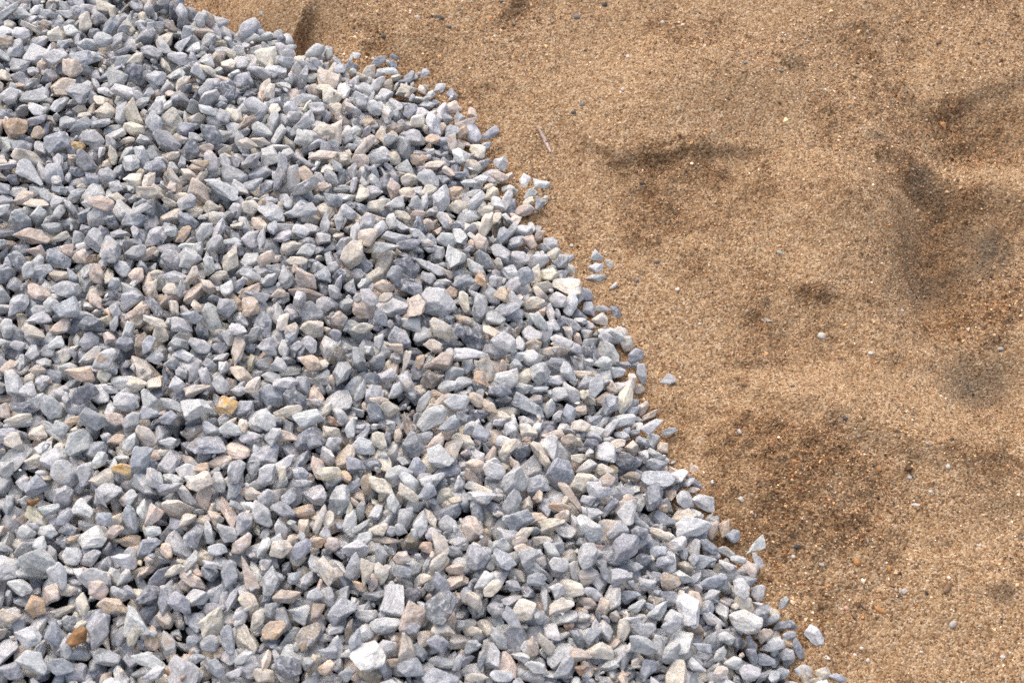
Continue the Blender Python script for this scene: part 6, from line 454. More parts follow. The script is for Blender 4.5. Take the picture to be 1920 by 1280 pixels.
-689,3,-27,-36,4,4,35,67,2,-250,1,-31,5,17,3,23,67,5,26,0,-45,17,8,29,40,33,47,204,1,-12,-28,-19,-1,26,67,46,-900,0,-26,18,-8,35,28,57,50,-738,0,-50,7,-3,7,19,47,65,-14,1,-18,-28,-5,-28,28,35,71,-758,0,-7,-27,25,2,33,57,37,-634,0,-30,-25,21,11,36,84,22,-61,0,-52,-6,-39,0,22,44,1,84,0,-43,-8,-29,-26,34,82,38,-497,0,-32,-4,5,21,45,78,4,-68,1,-33,21,-18,-21,33,58,60,-466,0,-23,0,22,11,34,38,43,
-822,1,-31,3,-2,32,33,73,55,-956,0,-44,-27,-25,15,27,77,23,-569,0,-48,-11,-38,3,28,27,50,-717,0,-29,5,4,14,33,63,40,58,1,-51,14,4,10,23,33,18,-862,0,-4,-16,-31,18,40,47,37,-777,0,-27,27,0,-22,36,38,62,-291,0,-43,16,-16,-5,31,87,29,-414,1,-12,37,-6,7,24,85,5,67,0,-25,-7,2,-39,35,37,65,-803,0,-19,10,-3,-30,44,48,70,-102,0,-32,33,11,16,42,54,44,-437,0,-41,29,-5,-25,39,46,28,-587,0,-27,-2,20,13,32,53,1,
-838,1,-21,23,24,19,34,54,41,4,0,-21,23,-24,11,34,57,65,177,0,-28,1,-13,37,40,63,5,-709,1,-48,2,1,-33,38,73,27,138,0,-48,3,12,-33,21,44,30,-166,0,-38,9,0,12,50,37,63,-859,0,-24,34,-19,8,31,63,23,-195,1,-35,21,-33,-5,45,28,30,97,1,-24,1,12,18,24,66,46,-610,0,-38,15,26,27,45,85,43,117,0,-21,28,1,8,44,33,47,-55,0,-41,22,6,-30,23,77,49,-352,0,-33,-3,37,15,35,77,57,-121,1,-13,-11,-28,26,37,47,70,
-940,0,-30,17,-3,-30,41,75,22,-753,0,-31,-15,-35,4,36,48,36,-219,1,-42,18,-11,34,43,54,62,87,3,-13,12,3,30,33,86,47,-459,0,-48,20,26,22,27,35,29,156,0,-14,14,24,26,30,58,12,-584,0,-17,2,26,21,31,82,59,-113,1,-26,18,-7,11,18,34,1,-512,1,-17,10,23,1,27,57,29,-660,0,-42,3,1,-29,50,27,40,-971,0,-51,9,1,1,18,75,51,-529,0,-37,32,1,-9,36,88,66,-735,0,-47,30,-5,8,32,46,47,-700,1,-27,0,-30,-12,30,45,35,
-247,0,-48,-1,36,18,36,24,11,-340,0,-49,-40,3,-1,40,83,21,-21,0,-43,37,1,-13,40,43,37,-128,1,-43,22,-29,9,34,57,33,-567,1,-42,29,-26,7,34,85,20,177,0,-11,-11,30,20,32,56,44,-890,0,-24,32,-19,-12,45,76,20,-774,1,-20,6,-30,-2,32,33,24,-995,0,-46,-13,-36,-11,35,55,27,-827,3,-21,-12,26,-6,24,87,12,-732,1,-28,18,9,22,33,65,14,-426,2,-46,7,-37,3,26,77,20,-403,0,-46,-13,-4,26,30,86,63,108,0,-24,1,-40,4,30,64,29,
-618,0,-18,8,35,-17,38,35,54,-150,1,-48,-26,7,-7,26,45,16,-490,0,-18,-1,-27,18,40,73,41,-931,0,-48,2,15,-34,37,34,23,190,1,-12,-23,27,6,34,54,54,-553,0,-35,-4,-1,36,29,62,41,-908,0,-42,8,13,5,38,54,52,-845,1,-10,-22,18,-26,43,75,32,-413,0,-27,5,27,19,38,55,5,131,0,-28,20,-4,-21,29,24,56,-601,1,-6,-20,-16,30,32,77,7,0,0,-14,-26,-25,14,21,35,63,-671,1,-28,-14,-1,2,37,83,48,-611,0,-47,14,37,-6,28,58,39,
-565,1,-19,-1,-14,15,45,67,37,-196,0,-28,-32,-14,15,25,74,65,-254,1,-51,-9,-35,17,19,47,25,-686,0,-49,15,5,34,29,66,14,168,0,-34,4,-8,38,32,63,64,-476,2,-39,34,-7,-14,40,42,44,-335,0,-14,-13,-37,-5,25,66,58,-391,0,-33,-28,-25,14,27,86,44,-712,0,-20,10,14,-14,37,63,55,-511,1,-14,-11,25,4,37,64,48,-453,0,-50,-38,4,-6,32,84,13,-478,0,-9,12,17,32,30,55,58,63,0,-38,-16,15,-34,45,67,70,-376,1,-25,11,-25,-21,22,45,56,
-203,0,-46,0,-39,8,34,36,37,-826,0,-2,14,8,36,23,63,30,-162,0,-45,-28,27,-11,30,42,53,-747,0,-42,-15,-36,-8,43,26,19,-540,0,-28,30,-23,-9,28,45,19,-957,0,-48,-23,-32,-2,42,72,1,-359,1,-23,-28,23,-9,39,35,17,-713,0,-45,2,18,30,33,75,3,-318,0,-51,-34,18,5,24,64,32,-594,0,-51,-3,-6,36,25,33,6,-699,1,-5,21,-34,-3,29,67,27,-985,0,-44,32,21,-13,31,67,49,-648,0,-28,-29,14,-19,28,64,52,5,1,-27,-5,-39,-1,23,27,41,
-1060,0,-49,2,-12,37,37,43,20,26,0,-39,-16,23,-4,42,67,7,-823,1,-22,-18,8,-28,34,82,38,-4,0,-47,-1,-3,-25,41,55,15,-397,0,-13,9,8,-24,35,63,34,-1018,0,-47,-4,-40,0,41,66,2,142,1,-39,-34,19,-2,48,82,23,-29,0,-24,15,31,21,26,34,27,-689,0,-26,-30,18,-19,34,77,71,-802,0,-16,33,-20,-6,45,68,44,-776,1,-45,30,25,-7,30,48,65,-509,0,-35,-8,-32,-22,26,73,7,-341,0,-50,-21,-34,6,34,42,7,-616,0,-21,-17,11,-33,18,57,26,
-915,1,-30,-4,-36,-14,22,37,45,-281,1,-51,37,14,2,27,72,49,-602,1,-37,36,-17,6,50,24,53,-323,0,1,13,-28,-10,47,34,7,-460,1,-32,-25,-25,-17,26,87,70,13,0,-17,-15,18,-16,30,45,63,-794,0,-39,10,29,12,36,54,10,-186,1,-27,-24,10,-29,26,44,62,-869,0,-16,33,-22,3,27,32,12,-365,0,-44,-7,14,-24,39,47,61,-663,0,-21,-26,-24,1,28,23,30,-117,1,-47,-36,11,5,33,84,55,-776,0,-27,28,-26,9,30,66,54,-904,0,-26,16,-28,0,25,63,59,
-47,1,-48,-28,-26,-2,24,57,56,-529,1,-45,-8,-29,-26,32,45,5,-31,0,-11,25,-29,-3,42,72,24,-209,0,-28,2,-4,32,42,44,69,-175,0,-44,18,11,7,39,37,36,-478,1,-28,-27,-6,-3,26,37,48,-437,1,-43,-19,-13,7,34,78,46,-735,0,-26,20,-5,-13,37,52,22,-888,0,-26,17,-23,-8,38,45,70,-145,1,-47,6,2,-17,30,75,63,-114,0,-21,28,-15,23,32,85,21,-646,0,-22,28,-26,3,28,54,55,-933,0,-41,2,6,10,46,77,60,-91,1,-36,-2,20,-17,27,46,20,
-259,1,-50,-28,26,11,30,85,57,43,0,-45,-20,34,8,38,46,31,-386,1,-32,-20,-34,1,36,86,62,-830,0,-16,25,-15,3,25,43,15,-331,1,-40,3,10,10,50,66,29,-406,1,-48,19,35,3,39,36,11,-635,0,-40,-12,6,35,47,56,35,64,2,-43,-12,-17,34,29,53,67,-302,0,-46,-20,-32,-12,39,67,49,-979,0,-46,5,-37,11,40,23,61,-612,1,-28,39,-6,1,30,67,46,-664,0,-41,-29,19,19,41,77,40,-451,0,-25,-24,11,-29,38,27,44,83,0,-49,-20,-31,-15,40,45,68,
-435,1,-5,-1,3,-27,30,67,57,-160,0,-26,27,-4,1,37,25,51,-723,2,-32,-31,24,7,16,42,46,-41,0,-47,35,1,-9,26,63,70,-921,0,-28,19,15,32,29,58,64,96,0,-20,-8,0,-15,36,57,42,-858,1,-17,14,-37,-2,24,85,2,120,0,-24,25,8,-27,31,83,39,-731,0,-46,-29,-26,2,41,75,34,-238,0,-48,10,-10,-29,28,42,8,-253,0,-21,-23,20,-26,33,67,64,-463,0,-4,-15,6,-24,34,86,27,113,1,-48,37,-2,-2,33,24,43,-271,0,0,-16,8,-34,30,67,27,
-236,1,-6,7,4,17,18,77,55,-957,0,-39,-24,-22,23,37,36,10,-705,1,-30,-22,32,-8,36,77,70,-51,0,-30,-11,-35,-9,30,32,4,-523,0,-32,11,35,-11,50,87,27,-1239,0,-48,-3,14,-37,32,65,18,-484,1,-20,8,-7,-35,50,33,22,-130,0,-43,-20,-22,15,30,67,48,-191,0,-47,39,-1,-5,30,68,69,-900,0,-11,10,29,-3,43,57,41,-280,1,-37,13,35,3,37,58,70,-785,0,-26,5,16,2,46,48,70,-817,1,-18,7,17,12,32,33,23,-377,1,-50,13,3,6,35,52,31,
-628,1,-33,2,-13,-38,21,24,24,6,0,-25,-7,31,-2,21,68,38,30,1,-22,-5,5,31,46,55,34,-147,1,-48,13,16,-34,24,47,28,-600,0,-43,-33,22,-2,42,34,51,-855,1,-10,-10,22,-31,23,56,56,-1010,0,-44,-36,-11,1,50,63,60,-354,0,-34,-25,29,-12,40,34,23,-833,1,-28,32,11,-21,33,58,57,-873,0,-24,-16,34,-7,39,26,40,51,0,-51,16,-35,1,22,65,69,-222,0,-50,-1,2,-11,27,84,53,73,0,-29,-32,-23,0,30,23,19,-585,1,-25,-7,-35,10,50,34,67,
-644,0,-27,5,-10,-37,32,38,49,-944,1,-36,-5,-39,4,33,53,22,-406,0,-27,9,-2,-39,44,43,49,131,0,-34,25,4,30,39,85,70,-16,0,-37,8,-27,-19,50,48,58,-475,1,-45,-8,-35,-9,33,36,18,-231,0,-23,-4,-36,-12,33,85,52,-547,1,-47,18,16,24,29,48,33,-818,0,-10,-8,-29,-24,20,56,31,-928,1,-24,-12,36,-10,30,83,1,-758,1,-43,28,29,-3,46,46,34,-449,0,-31,-11,24,-30,34,48,7,95,1,-46,-32,11,15,44,27,48,-374,1,-32,-6,0,13,44,24,31,
-95,0,-43,1,-29,-8,28,87,31,-41,1,-44,-29,-2,27,37,74,43,-254,0,-44,-37,-6,-2,50,72,40,-65,0,-42,7,14,-36,41,74,51,-140,0,-37,26,-28,-8,25,83,8,-972,0,-47,-11,35,-13,33,46,40,-561,1,-30,24,-7,-24,50,64,66,-491,0,-7,15,-5,-35,33,57,57,-1039,0,-49,-18,31,7,30,42,5,-272,2,-20,-13,-22,1,41,42,45,44,2,-9,-25,15,2,39,22,71,-727,1,-35,-33,18,-6,42,47,12,-698,0,-31,14,-37,4,38,36,12,-893,0,-28,9,-38,-7,32,34,54,
-678,1,-15,-8,27,16,30,76,40,-374,1,-18,20,29,-1,35,86,12,-291,0,-27,-21,12,-23,33,78,71,-810,0,-29,-37,4,15,33,24,58,-620,0,-40,37,-9,9,40,65,53,-369,0,-49,-33,-23,-1,31,53,10,-987,0,-48,-13,6,37,23,27,15,-939,1,-22,6,21,-4,25,85,57,-851,1,-19,-33,12,6,36,55,8,50,0,-46,15,1,-17,35,37,6,-788,1,-17,-23,-7,10,47,64,22,14,0,-33,-28,-19,-17,17,84,30,149,0,-11,17,25,26,28,75,47,-209,1,-48,3,-11,38,38,73,37,
-674,1,-45,17,1,-11,37,42,28,-922,0,-26,-32,2,15,25,22,55,-519,0,-35,6,-9,38,43,74,70,-963,0,-32,-37,-12,-7,32,88,10,-251,1,-20,-27,-29,4,33,48,9,-176,0,-43,8,-17,26,42,77,41,-338,0,-45,-4,-10,-31,32,65,16,-432,0,-38,-30,-6,-25,32,22,39,126,0,-36,29,0,10,35,82,30,-789,0,-49,36,-16,-5,36,53,26,-887,1,-16,38,10,-6,38,86,62,104,0,-35,7,26,21,24,87,60,-403,0,-27,-35,3,4,34,36,13,72,1,-41,36,-15,2,21,87,12,
-459,0,-43,-20,-29,-6,38,74,20,-1002,1,-47,-6,-7,16,34,73,18,-659,0,-25,-26,28,6,50,34,25,-488,0,-28,-3,38,8,34,74,19,-291,1,-12,-35,16,1,33,63,35,4,0,-50,-21,20,8,26,46,7,-230,0,-19,18,13,12,31,46,41,-124,0,-47,-19,33,11,40,65,57,89,1,-29,-10,-23,25,30,82,2,22,0,-45,30,-7,25,26,56,3,-468,2,-9,-29,-7,-26,34,76,34,-628,0,-24,16,34,5,50,83,32,-751,0,-42,2,20,9,24,47,64,-92,0,-43,-21,1,-33,33,76,52,
39,1,-29,-26,11,-1,39,44,41,-743,0,-28,17,-16,32,22,66,58,-268,0,-17,16,-20,20,35,54,6,-13,1,-33,36,-4,-15,26,72,10,-861,0,-10,28,-3,0,37,63,46,63,0,-30,3,38,13,29,64,38,-1152,1,-48,-25,-11,9,30,68,68,-195,0,-36,14,-36,7,23,77,68,-832,2,-22,-6,-37,15,38,48,62,-38,1,-33,-4,0,-2,27,45,51,-73,0,-46,-13,-13,33,28,45,44,-549,1,-46,-37,6,1,43,85,51,-311,0,-43,-36,-10,5,50,45,36,-390,1,-24,-2,3,-12,28,87,37,
-356,0,-49,9,-37,-11,28,43,14,-586,1,-41,-4,-19,16,50,43,13,-440,0,-49,12,7,-29,28,46,43,-941,0,-30,-5,-34,20,34,65,26,122,1,-34,1,12,14,29,28,71,-920,1,-37,-5,-6,29,28,57,35,-505,0,-29,-9,2,-31,29,26,17,-800,0,-32,23,-21,-21,32,63,66,-575,0,-20,-19,-23,24,40,24,34,-704,0,-35,40,-3,-1,35,54,34,-613,0,-47,-8,4,8,36,36,21,-730,2,-32,6,-10,-26,27,55,65,-632,0,-12,35,15,12,34,22,64,-75,0,-33,7,4,5,34,63,69,
-116,1,-24,-13,-28,-19,32,55,64,78,0,-28,9,-6,22,24,26,51,-362,0,-33,-38,1,13,35,75,60,-53,1,-21,34,-7,-11,37,34,43,-281,0,-17,-17,-4,36,30,48,10,-96,0,-25,-16,33,16,23,82,48,-1015,1,-49,-12,-34,-17,30,65,5,-739,0,-17,-24,-29,-7,27,85,5,-480,0,-34,32,-6,-4,27,58,63,-815,0,-20,33,12,-2,28,53,67,3,1,-15,2,-15,31,33,65,56,-459,0,-29,-6,-13,25,25,66,54,-326,0,-26,23,-10,-31,38,22,59,-776,1,-16,3,8,-38,36,65,61,
-673,1,-43,-8,-39,5,40,65,4,46,0,-26,-18,-14,-15,26,48,57,-203,0,-48,-21,33,6,35,54,29,-237,1,-30,-13,11,31,23,33,49,-609,1,-19,23,-5,-31,24,33,67,-303,0,-23,25,-28,12,36,68,6,-595,0,-23,-21,29,-12,35,23,34,-563,0,-34,5,36,7,21,36,40,-411,0,-44,-13,-36,-13,50,74,48,-724,0,-49,10,13,28,30,24,9,-980,1,-47,-1,5,-39,36,57,17,86,0,-43,-28,-27,-9,47,75,39,-878,0,-17,-32,22,4,33,87,56,142,0,-31,-4,-3,13,24,25,49,
-853,0,-22,26,23,-11,28,27,29,-518,0,-38,20,21,26,31,37,0,-539,1,-32,5,-18,33,28,34,46,-219,0,-34,-7,-15,-7,45,57,21,4,0,-45,-11,11,-22,50,86,38,113,2,-40,2,-29,26,24,45,9,-904,1,-23,20,26,3,31,68,10,-106,0,-45,-20,31,6,37,58,30,111,1,-25,-3,8,14,26,43,36,-342,0,-50,4,39,7,32,43,9,-475,0,-21,21,16,25,27,55,1,-30,1,-46,4,-26,-5,22,88,57,127,0,-31,-1,10,30,26,68,41,-759,0,-41,-19,-35,-5,50,88,19,
-380,0,-45,-18,-30,-2,34,57,13,62,1,-30,5,5,-24,33,54,27,-975,0,-30,40,1,-1,44,84,34,-345,1,-37,19,32,13,31,52,50,-816,1,-15,-9,2,-22,30,72,6,-133,1,-42,-7,-11,-20,38,83,40,-489,0,-14,23,-15,23,29,38,63,-1156,0,-44,10,14,-28,42,87,41,-793,1,-19,33,1,17,24,54,3,-575,0,-48,1,19,-35,38,22,53,-649,1,-40,-15,14,-21,40,57,4,-621,0,-27,-12,13,-34,36,75,69,-569,0,-21,4,-3,-37,35,68,23,-1016,0,-46,-1,1,4,35,65,29,
-22,1,-21,-37,-8,-12,27,84,23,-447,0,-43,-21,-6,-30,33,85,34,-799,0,-3,-38,-3,-11,32,45,15,-835,1,-24,14,11,-25,42,36,17,30,0,-47,-34,16,6,34,46,40,-107,1,-27,37,-9,0,27,54,48,9,0,-29,30,-21,16,33,45,62,-287,1,-21,16,-12,-21,30,77,45,-361,1,-46,26,-16,-18,33,48,38,-132,1,-26,5,8,19,33,65,7,-60,0,-28,-12,35,1,31,56,49,-187,0,-43,12,17,32,50,22,36,-923,0,-46,-36,-4,-3,32,68,32,-82,1,-29,13,4,30,39,36,69,
-372,0,-32,-35,-18,7,30,34,26,-43,0,-37,28,-3,27,41,87,60,-594,0,-12,-9,-26,-21,41,82,8,-305,2,-28,16,29,4,25,23,0,48,0,-32,20,8,16,24,65,56,-325,0,-44,-7,2,-16,34,87,33,-504,0,-17,-2,-14,-37,29,56,9,-534,0,-27,39,-3,-7,46,67,12,-681,1,-33,2,-8,-39,50,86,30,-863,0,-30,-30,1,-4,32,58,38,-502,0,-43,31,20,15,50,73,64,-670,1,-15,-4,4,-39,26,34,62,-247,0,-51,-39,8,3,35,82,17,-425,0,-47,-9,1,30,30,54,59,
-471,1,-41,23,27,-19,34,48,39,-29,0,-10,8,-7,23,24,56,25,-154,0,-43,-2,-2,-19,43,74,1,-893,0,-29,-6,3,-36,23,84,29,-877,0,-11,-2,-9,37,43,85,65,-553,0,-45,-37,16,1,37,57,4,-726,1,-46,-6,2,-13,37,87,28,104,0,-37,-1,-12,36,38,67,38,0,0,-16,30,-6,17,41,27,34,-435,1,-28,-1,24,29,41,37,71,-821,1,-15,1,-33,-16,27,85,32,21,0,-36,1,-10,20,25,83,43,-775,1,-30,-7,39,-1,37,88,21,-949,0,-41,-1,-37,3,37,77,65,
74,0,-17,-6,-15,35,32,72,36,-274,1,-36,-16,-32,-16,32,75,15,-976,1,-27,39,4,8,48,62,32,43,0,-18,32,-14,-10,28,88,18,-612,0,-19,-31,-12,15,29,38,13,-151,0,-26,24,-19,-16,27,43,2,-706,1,-30,-4,-1,11,35,75,31,-109,0,-45,38,8,-5,37,47,41,-455,1,-27,9,-16,-17,30,74,23,-919,1,-33,9,16,1,47,78,69,-1033,0,-49,4,-3,-28,32,24,59,-796,1,-25,-3,-14,-32,33,78,3,-838,1,-28,17,17,-22,40,73,41,-22,1,-23,-1,-4,10,36,58,49,
-534,0,-3,-13,10,-33,29,67,70,-312,1,-27,-8,3,36,32,72,34,-459,2,-5,34,5,20,37,65,40,-349,0,-39,0,38,-9,36,75,4,-614,0,-9,-40,1,3,32,32,58,-591,0,-5,30,-21,-9,29,56,64,-681,1,-22,14,20,0,32,64,60,38,0,-43,-15,13,11,35,86,63,73,1,-36,-12,-9,8,37,66,37,-642,0,-10,-14,-30,-10,28,82,34,-858,0,-13,11,25,23,34,36,69,-55,1,-15,-18,-8,-34,49,64,27,-268,0,-15,-2,-17,-9,34,86,23,-410,1,-21,-30,-25,4,44,45,68,
-170,0,-20,6,14,36,36,84,40,-361,2,-15,5,-8,-15,38,52,61,-303,0,-46,0,-3,-39,45,43,64,-326,1,-26,-21,-3,-7,32,47,38,-385,0,-43,-17,-33,6,50,78,2,-417,0,-49,-7,17,-36,35,55,41,-549,0,-31,-6,35,-8,33,37,6,-735,0,-44,-7,32,-22,34,47,48,-738,1,-25,-2,7,12,35,65,23,-515,0,-40,-15,-14,7,50,43,26,-1061,1,-47,15,-3,21,29,77,29,-582,0,-35,-12,-27,-25,49,38,61,-207,0,-33,-8,29,22,50,65,4,-435,1,-27,17,-30,-6,33,55,45,
-286,0,-30,-5,5,-35,30,63,13,-765,0,-37,-2,-27,-18,20,65,35,-350,1,-32,31,-13,5,24,32,12,-82,0,-40,-9,4,-36,48,37,60,-805,1,3,30,-23,10,30,32,34,-242,0,-44,24,20,21,38,38,7,-723,0,-9,18,-22,28,36,58,9,-625,0,-32,-25,0,30,41,28,40,-628,1,-1,18,-28,20,33,38,62,-481,0,-41,-32,-17,14,37,23,52,-298,0,-17,32,-23,5,43,24,14,-798,0,-20,16,-34,-10,50,25,46,104,0,-26,8,33,18,28,87,30,-116,1,-43,20,21,-1,37,34,33,
48,0,-28,-8,24,31,45,82,4,-825,0,-26,17,22,27,34,76,42,-709,1,-32,-14,2,-7,33,85,65,-27,0,-23,15,15,16,25,35,33,-38,0,-43,14,-3,-34,34,38,65,62,1,-42,15,-23,-27,25,63,12,-379,0,-13,12,-5,-26,30,73,26,-830,0,-2,5,13,11,45,53,59,-452,1,-27,-3,25,-16,28,86,52,-491,0,-18,5,-8,17,25,64,15,-194,0,-46,14,10,-36,25,86,7,-472,0,-23,6,-12,-14,26,88,33,-434,1,-12,-5,25,-31,21,27,3,-1021,0,-46,-37,1,7,38,58,24,
-908,0,-28,-16,-1,-34,49,83,34,19,1,-48,-5,21,-24,35,25,56,-674,0,-19,33,-18,2,29,35,8,-526,0,-30,8,-3,-38,26,36,29,-334,0,-13,9,7,-2,28,73,36,-151,1,-42,-6,-11,21,42,28,14,-990,0,-48,-4,9,-7,32,63,20,-850,0,-13,-12,15,15,29,57,37,-543,0,-18,37,-7,2,31,84,32,-885,0,-17,30,23,13,31,46,68,-150,1,-19,-13,-8,-32,24,77,17,-803,1,11,-38,-8,4,33,54,40,-249,0,-12,24,-15,-26,37,36,47,-775,1,-45,10,1,11,38,75,61,
-277,0,-21,-21,22,-25,31,25,58,-343,2,-43,20,-6,3,50,82,35,-969,1,-44,9,10,11,38,58,4,-684,1,-41,-19,35,-3,44,37,56,-746,0,-42,12,17,-4,43,62,27,-781,1,-6,-6,23,-28,32,82,43,-21,0,-14,11,-29,23,22,38,63,-905,2,-21,16,27,-25,29,22,47,-157,0,-9,31,-11,4,26,32,19,-621,1,-31,33,-4,19,24,63,6,-731,0,-22,18,25,-2,37,62,10,-425,1,-27,18,11,30,33,86,5,-312,0,-43,3,-11,-2,41,62,30,-126,1,-45,-32,-15,-10,34,67,43,
-865,0,-12,10,33,15,29,67,37,-219,0,-34,38,10,9,42,52,69,-716,0,-3,-9,-14,25,33,37,24,-748,0,-10,-19,16,31,36,86,30,-938,1,-41,7,-16,35,36,88,30,-186,0,-16,-4,13,-38,38,73,38,-295,0,-46,-10,-2,35,30,64,59,-402,1,-24,15,-4,-11,35,33,31,-802,0,-9,8,-30,-6,29,58,27,-70,0,-7,35,-14,13,25,64,55,44,0,-42,7,10,10,36,57,41,-587,0,-47,2,22,-20,32,53,63,-440,0,-25,30,-24,11,27,27,46,-574,0,-25,-22,-33,0,39,46,29,
-702,1,-28,-16,4,18,39,88,60,-801,1,-40,-9,7,-38,46,35,63,-523,0,-45,13,-8,22,41,46,47,-323,1,-28,-20,-7,-15,34,87,64,-678,0,-12,-22,-6,30,40,55,30,-5,0,-26,-4,-21,26,20,82,32,-268,1,-46,-35,-14,10,47,36,47,-462,1,-32,14,-20,-31,37,86,9,-904,0,-11,-4,4,4,40,22,2,-276,0,-7,-26,26,2,30,46,9,-449,1,-13,3,21,31,22,48,9,-384,0,-35,8,-38,-9,30,84,29,-298,0,-14,26,22,20,36,74,68,78,1,-26,22,-3,-32,28,52,21,
-667,0,-37,29,18,-16,35,65,29,-167,0,-32,1,-36,14,49,28,4,60,0,-20,-30,25,-9,43,66,45,-230,1,-1,-35,-10,6,33,65,28,-542,0,-24,40,-2,4,37,88,63,-224,1,-21,-11,37,-6,50,73,53,-150,0,-12,-15,-9,-36,36,44,63,-284,1,-34,-10,-17,-33,37,73,54,-260,0,-23,28,-21,17,25,86,23,-993,1,-47,9,-16,29,33,57,61,-580,0,-3,7,-36,6,39,48,58,17,0,-36,0,5,27,30,57,9,-246,1,-14,-9,23,4,18,63,53,-598,0,-16,14,11,27,36,64,61,
-700,2,-11,-1,-31,13,37,83,28,94,0,-21,3,-15,-33,28,65,12,-928,0,-31,37,5,-7,38,84,64,-828,0,-16,-7,11,15,45,74,15,-341,1,-32,25,-25,-6,19,76,49,-622,0,-18,-28,-25,13,45,67,63,-767,1,-22,4,11,37,29,88,32,-894,0,-30,-5,-12,23,47,33,18,-485,1,-25,-2,19,-34,28,35,27,-133,0,-26,-33,15,-8,36,44,67,-756,0,-7,-3,-7,-39,40,82,17,-1082,0,-46,28,-13,-25,24,56,32,-27,0,-43,12,7,37,50,43,47,-361,1,-38,38,-10,3,31,52,67,
-857,0,-7,-36,-9,5,36,46,27,-129,0,-48,-22,6,13,27,25,5,-959,0,-40,15,-20,-16,41,35,43,-441,3,-20,21,2,-29,28,88,10,-262,0,-2,-36,2,17,30,86,45,-194,1,-7,-16,-20,26,34,35,63,-1029,0,-50,6,36,15,29,54,11,-736,0,-29,-34,0,1,38,35,22,-62,2,-20,5,16,5,27,86,50,-926,0,-21,1,-39,10,32,72,6,82,1,-26,16,-3,2,28,28,14,31,1,-44,30,-21,-14,35,45,24,-145,0,-48,-9,23,31,26,87,13,-103,0,-35,37,-11,-2,27,53,33,
-182,1,-20,-4,-39,4,41,23,66,-84,0,-17,22,-23,-11,47,47,35,-324,1,-28,-31,-22,11,40,66,32,-1058,0,-51,12,7,3,29,73,42,-399,0,-8,8,-14,-26,19,77,43,-504,1,-51,6,-25,28,18,58,47,-46,1,-25,22,20,15,29,26,54,-248,0,-24,-30,4,-12,40,74,19,43,0,-19,-33,-8,-8,38,43,10,-696,0,-41,25,30,-4,38,88,46,-542,0,-17,-22,7,17,34,53,65,-786,1,-32,5,-39,3,25,43,35,-151,0,-16,21,-9,24,38,65,9,-207,1,-42,25,-28,14,39,74,40,
-276,0,-26,19,-11,-22,42,76,67,-402,1,-46,9,37,9,35,33,64,-803,0,-39,23,11,27,33,36,57,-1009,0,-47,-7,-38,1,35,68,55,-69,0,-42,13,-33,18,43,33,54,-566,2,-36,-2,13,-13,47,68,3,3,0,-46,1,-31,-25,37,68,46,64,1,-32,-1,-5,7,25,67,36,-509,0,-35,1,-4,-31,46,36,17,-224,0,-17,-32,5,-8,35,45,2,-332,1,-49,-39,9,5,39,72,69,-875,0,-24,-26,-28,10,32,65,15,-744,1,-12,-38,7,9,28,42,29,-603,0,-15,26,26,6,27,57,50,
-983,0,-50,-16,-24,3,23,38,17,-424,1,-41,-5,11,20,41,38,50,-299,2,-23,-36,17,1,36,78,14,-548,0,-12,4,-27,-5,21,37,3,-468,0,-36,-2,24,-5,21,32,23,-1049,1,-46,-36,-8,14,29,25,13,-340,0,-22,15,-18,-31,33,47,5,-937,0,-28,3,-12,-35,37,23,8,-898,0,-25,-9,31,-21,34,57,62,-440,0,-24,-27,-27,-8,26,64,49,-449,1,-41,20,8,29,50,45,58,-362,0,-44,-17,-4,1,32,56,8,-121,0,-28,3,-13,-25,26,74,25,-164,0,-42,-13,-27,-26,47,58,63,
-729,1,-32,7,39,-1,43,48,40,-967,1,-44,24,-11,-24,30,55,62,-262,0,-12,-10,5,37,31,38,31,-415,0,-20,-10,12,33,24,84,27,-136,0,-24,-22,-15,-24,28,68,12,-824,1,-6,3,-39,6,46,63,52,-61,0,-31,-13,-23,-27,30,46,6,47,1,-31,-17,30,-4,35,67,69,-567,0,-13,-16,-16,-32,38,53,41,-835,1,-26,12,5,38,47,62,28,-365,0,-21,13,11,31,37,28,9,-1000,0,-41,-1,14,37,34,65,23,-222,0,-41,4,-14,-37,42,54,50,80,1,-14,-12,-14,31,42,55,26,
-37,0,-25,6,22,29,21,76,33,29,0,-34,21,23,11,31,74,44,-43,0,-45,-39,8,-3,34,57,42,-112,1,-11,17,12,31,33,36,31,-760,1,-20,18,0,1,35,33,52,-622,0,-30,34,-6,19,31,77,58,-649,1,-30,-27,27,0,45,53,5,-389,0,-24,-40,1,-5,27,66,14,-979,0,-43,-22,-15,28,27,27,38,-613,1,-11,-12,-1,-26,33,22,32,-1174,0,-48,12,-8,8,34,85,25,-903,0,-11,3,-8,-36,33,54,13,-535,1,-27,-15,-2,-5,50,24,24,-872,0,-17,-3,-3,1,31,54,53,
-708,0,-16,-27,-24,16,26,64,60,-676,1,-28,0,17,-31,50,48,47,-98,1,-29,-11,18,33,35,82,70,-928,0,-14,-28,8,19,34,88,11,-44,1,-9,22,-8,-32,43,57,48,-1,0,-46,4,-37,-14,30,47,40,-797,0,-25,7,-1,18,27,74,56,-251,0,-24,31,-15,-2,39,33,18,-547,1,-10,5,1,34,27,48,1,-193,0,-40,33,-5,11,38,42,62,-637,2,-14,-38,11,3,30,73,25,-562,0,-8,-21,-26,19,17,76,47,7,0,-21,33,16,5,39,56,69,-348,0,-27,-15,-29,-22,33,63,28,
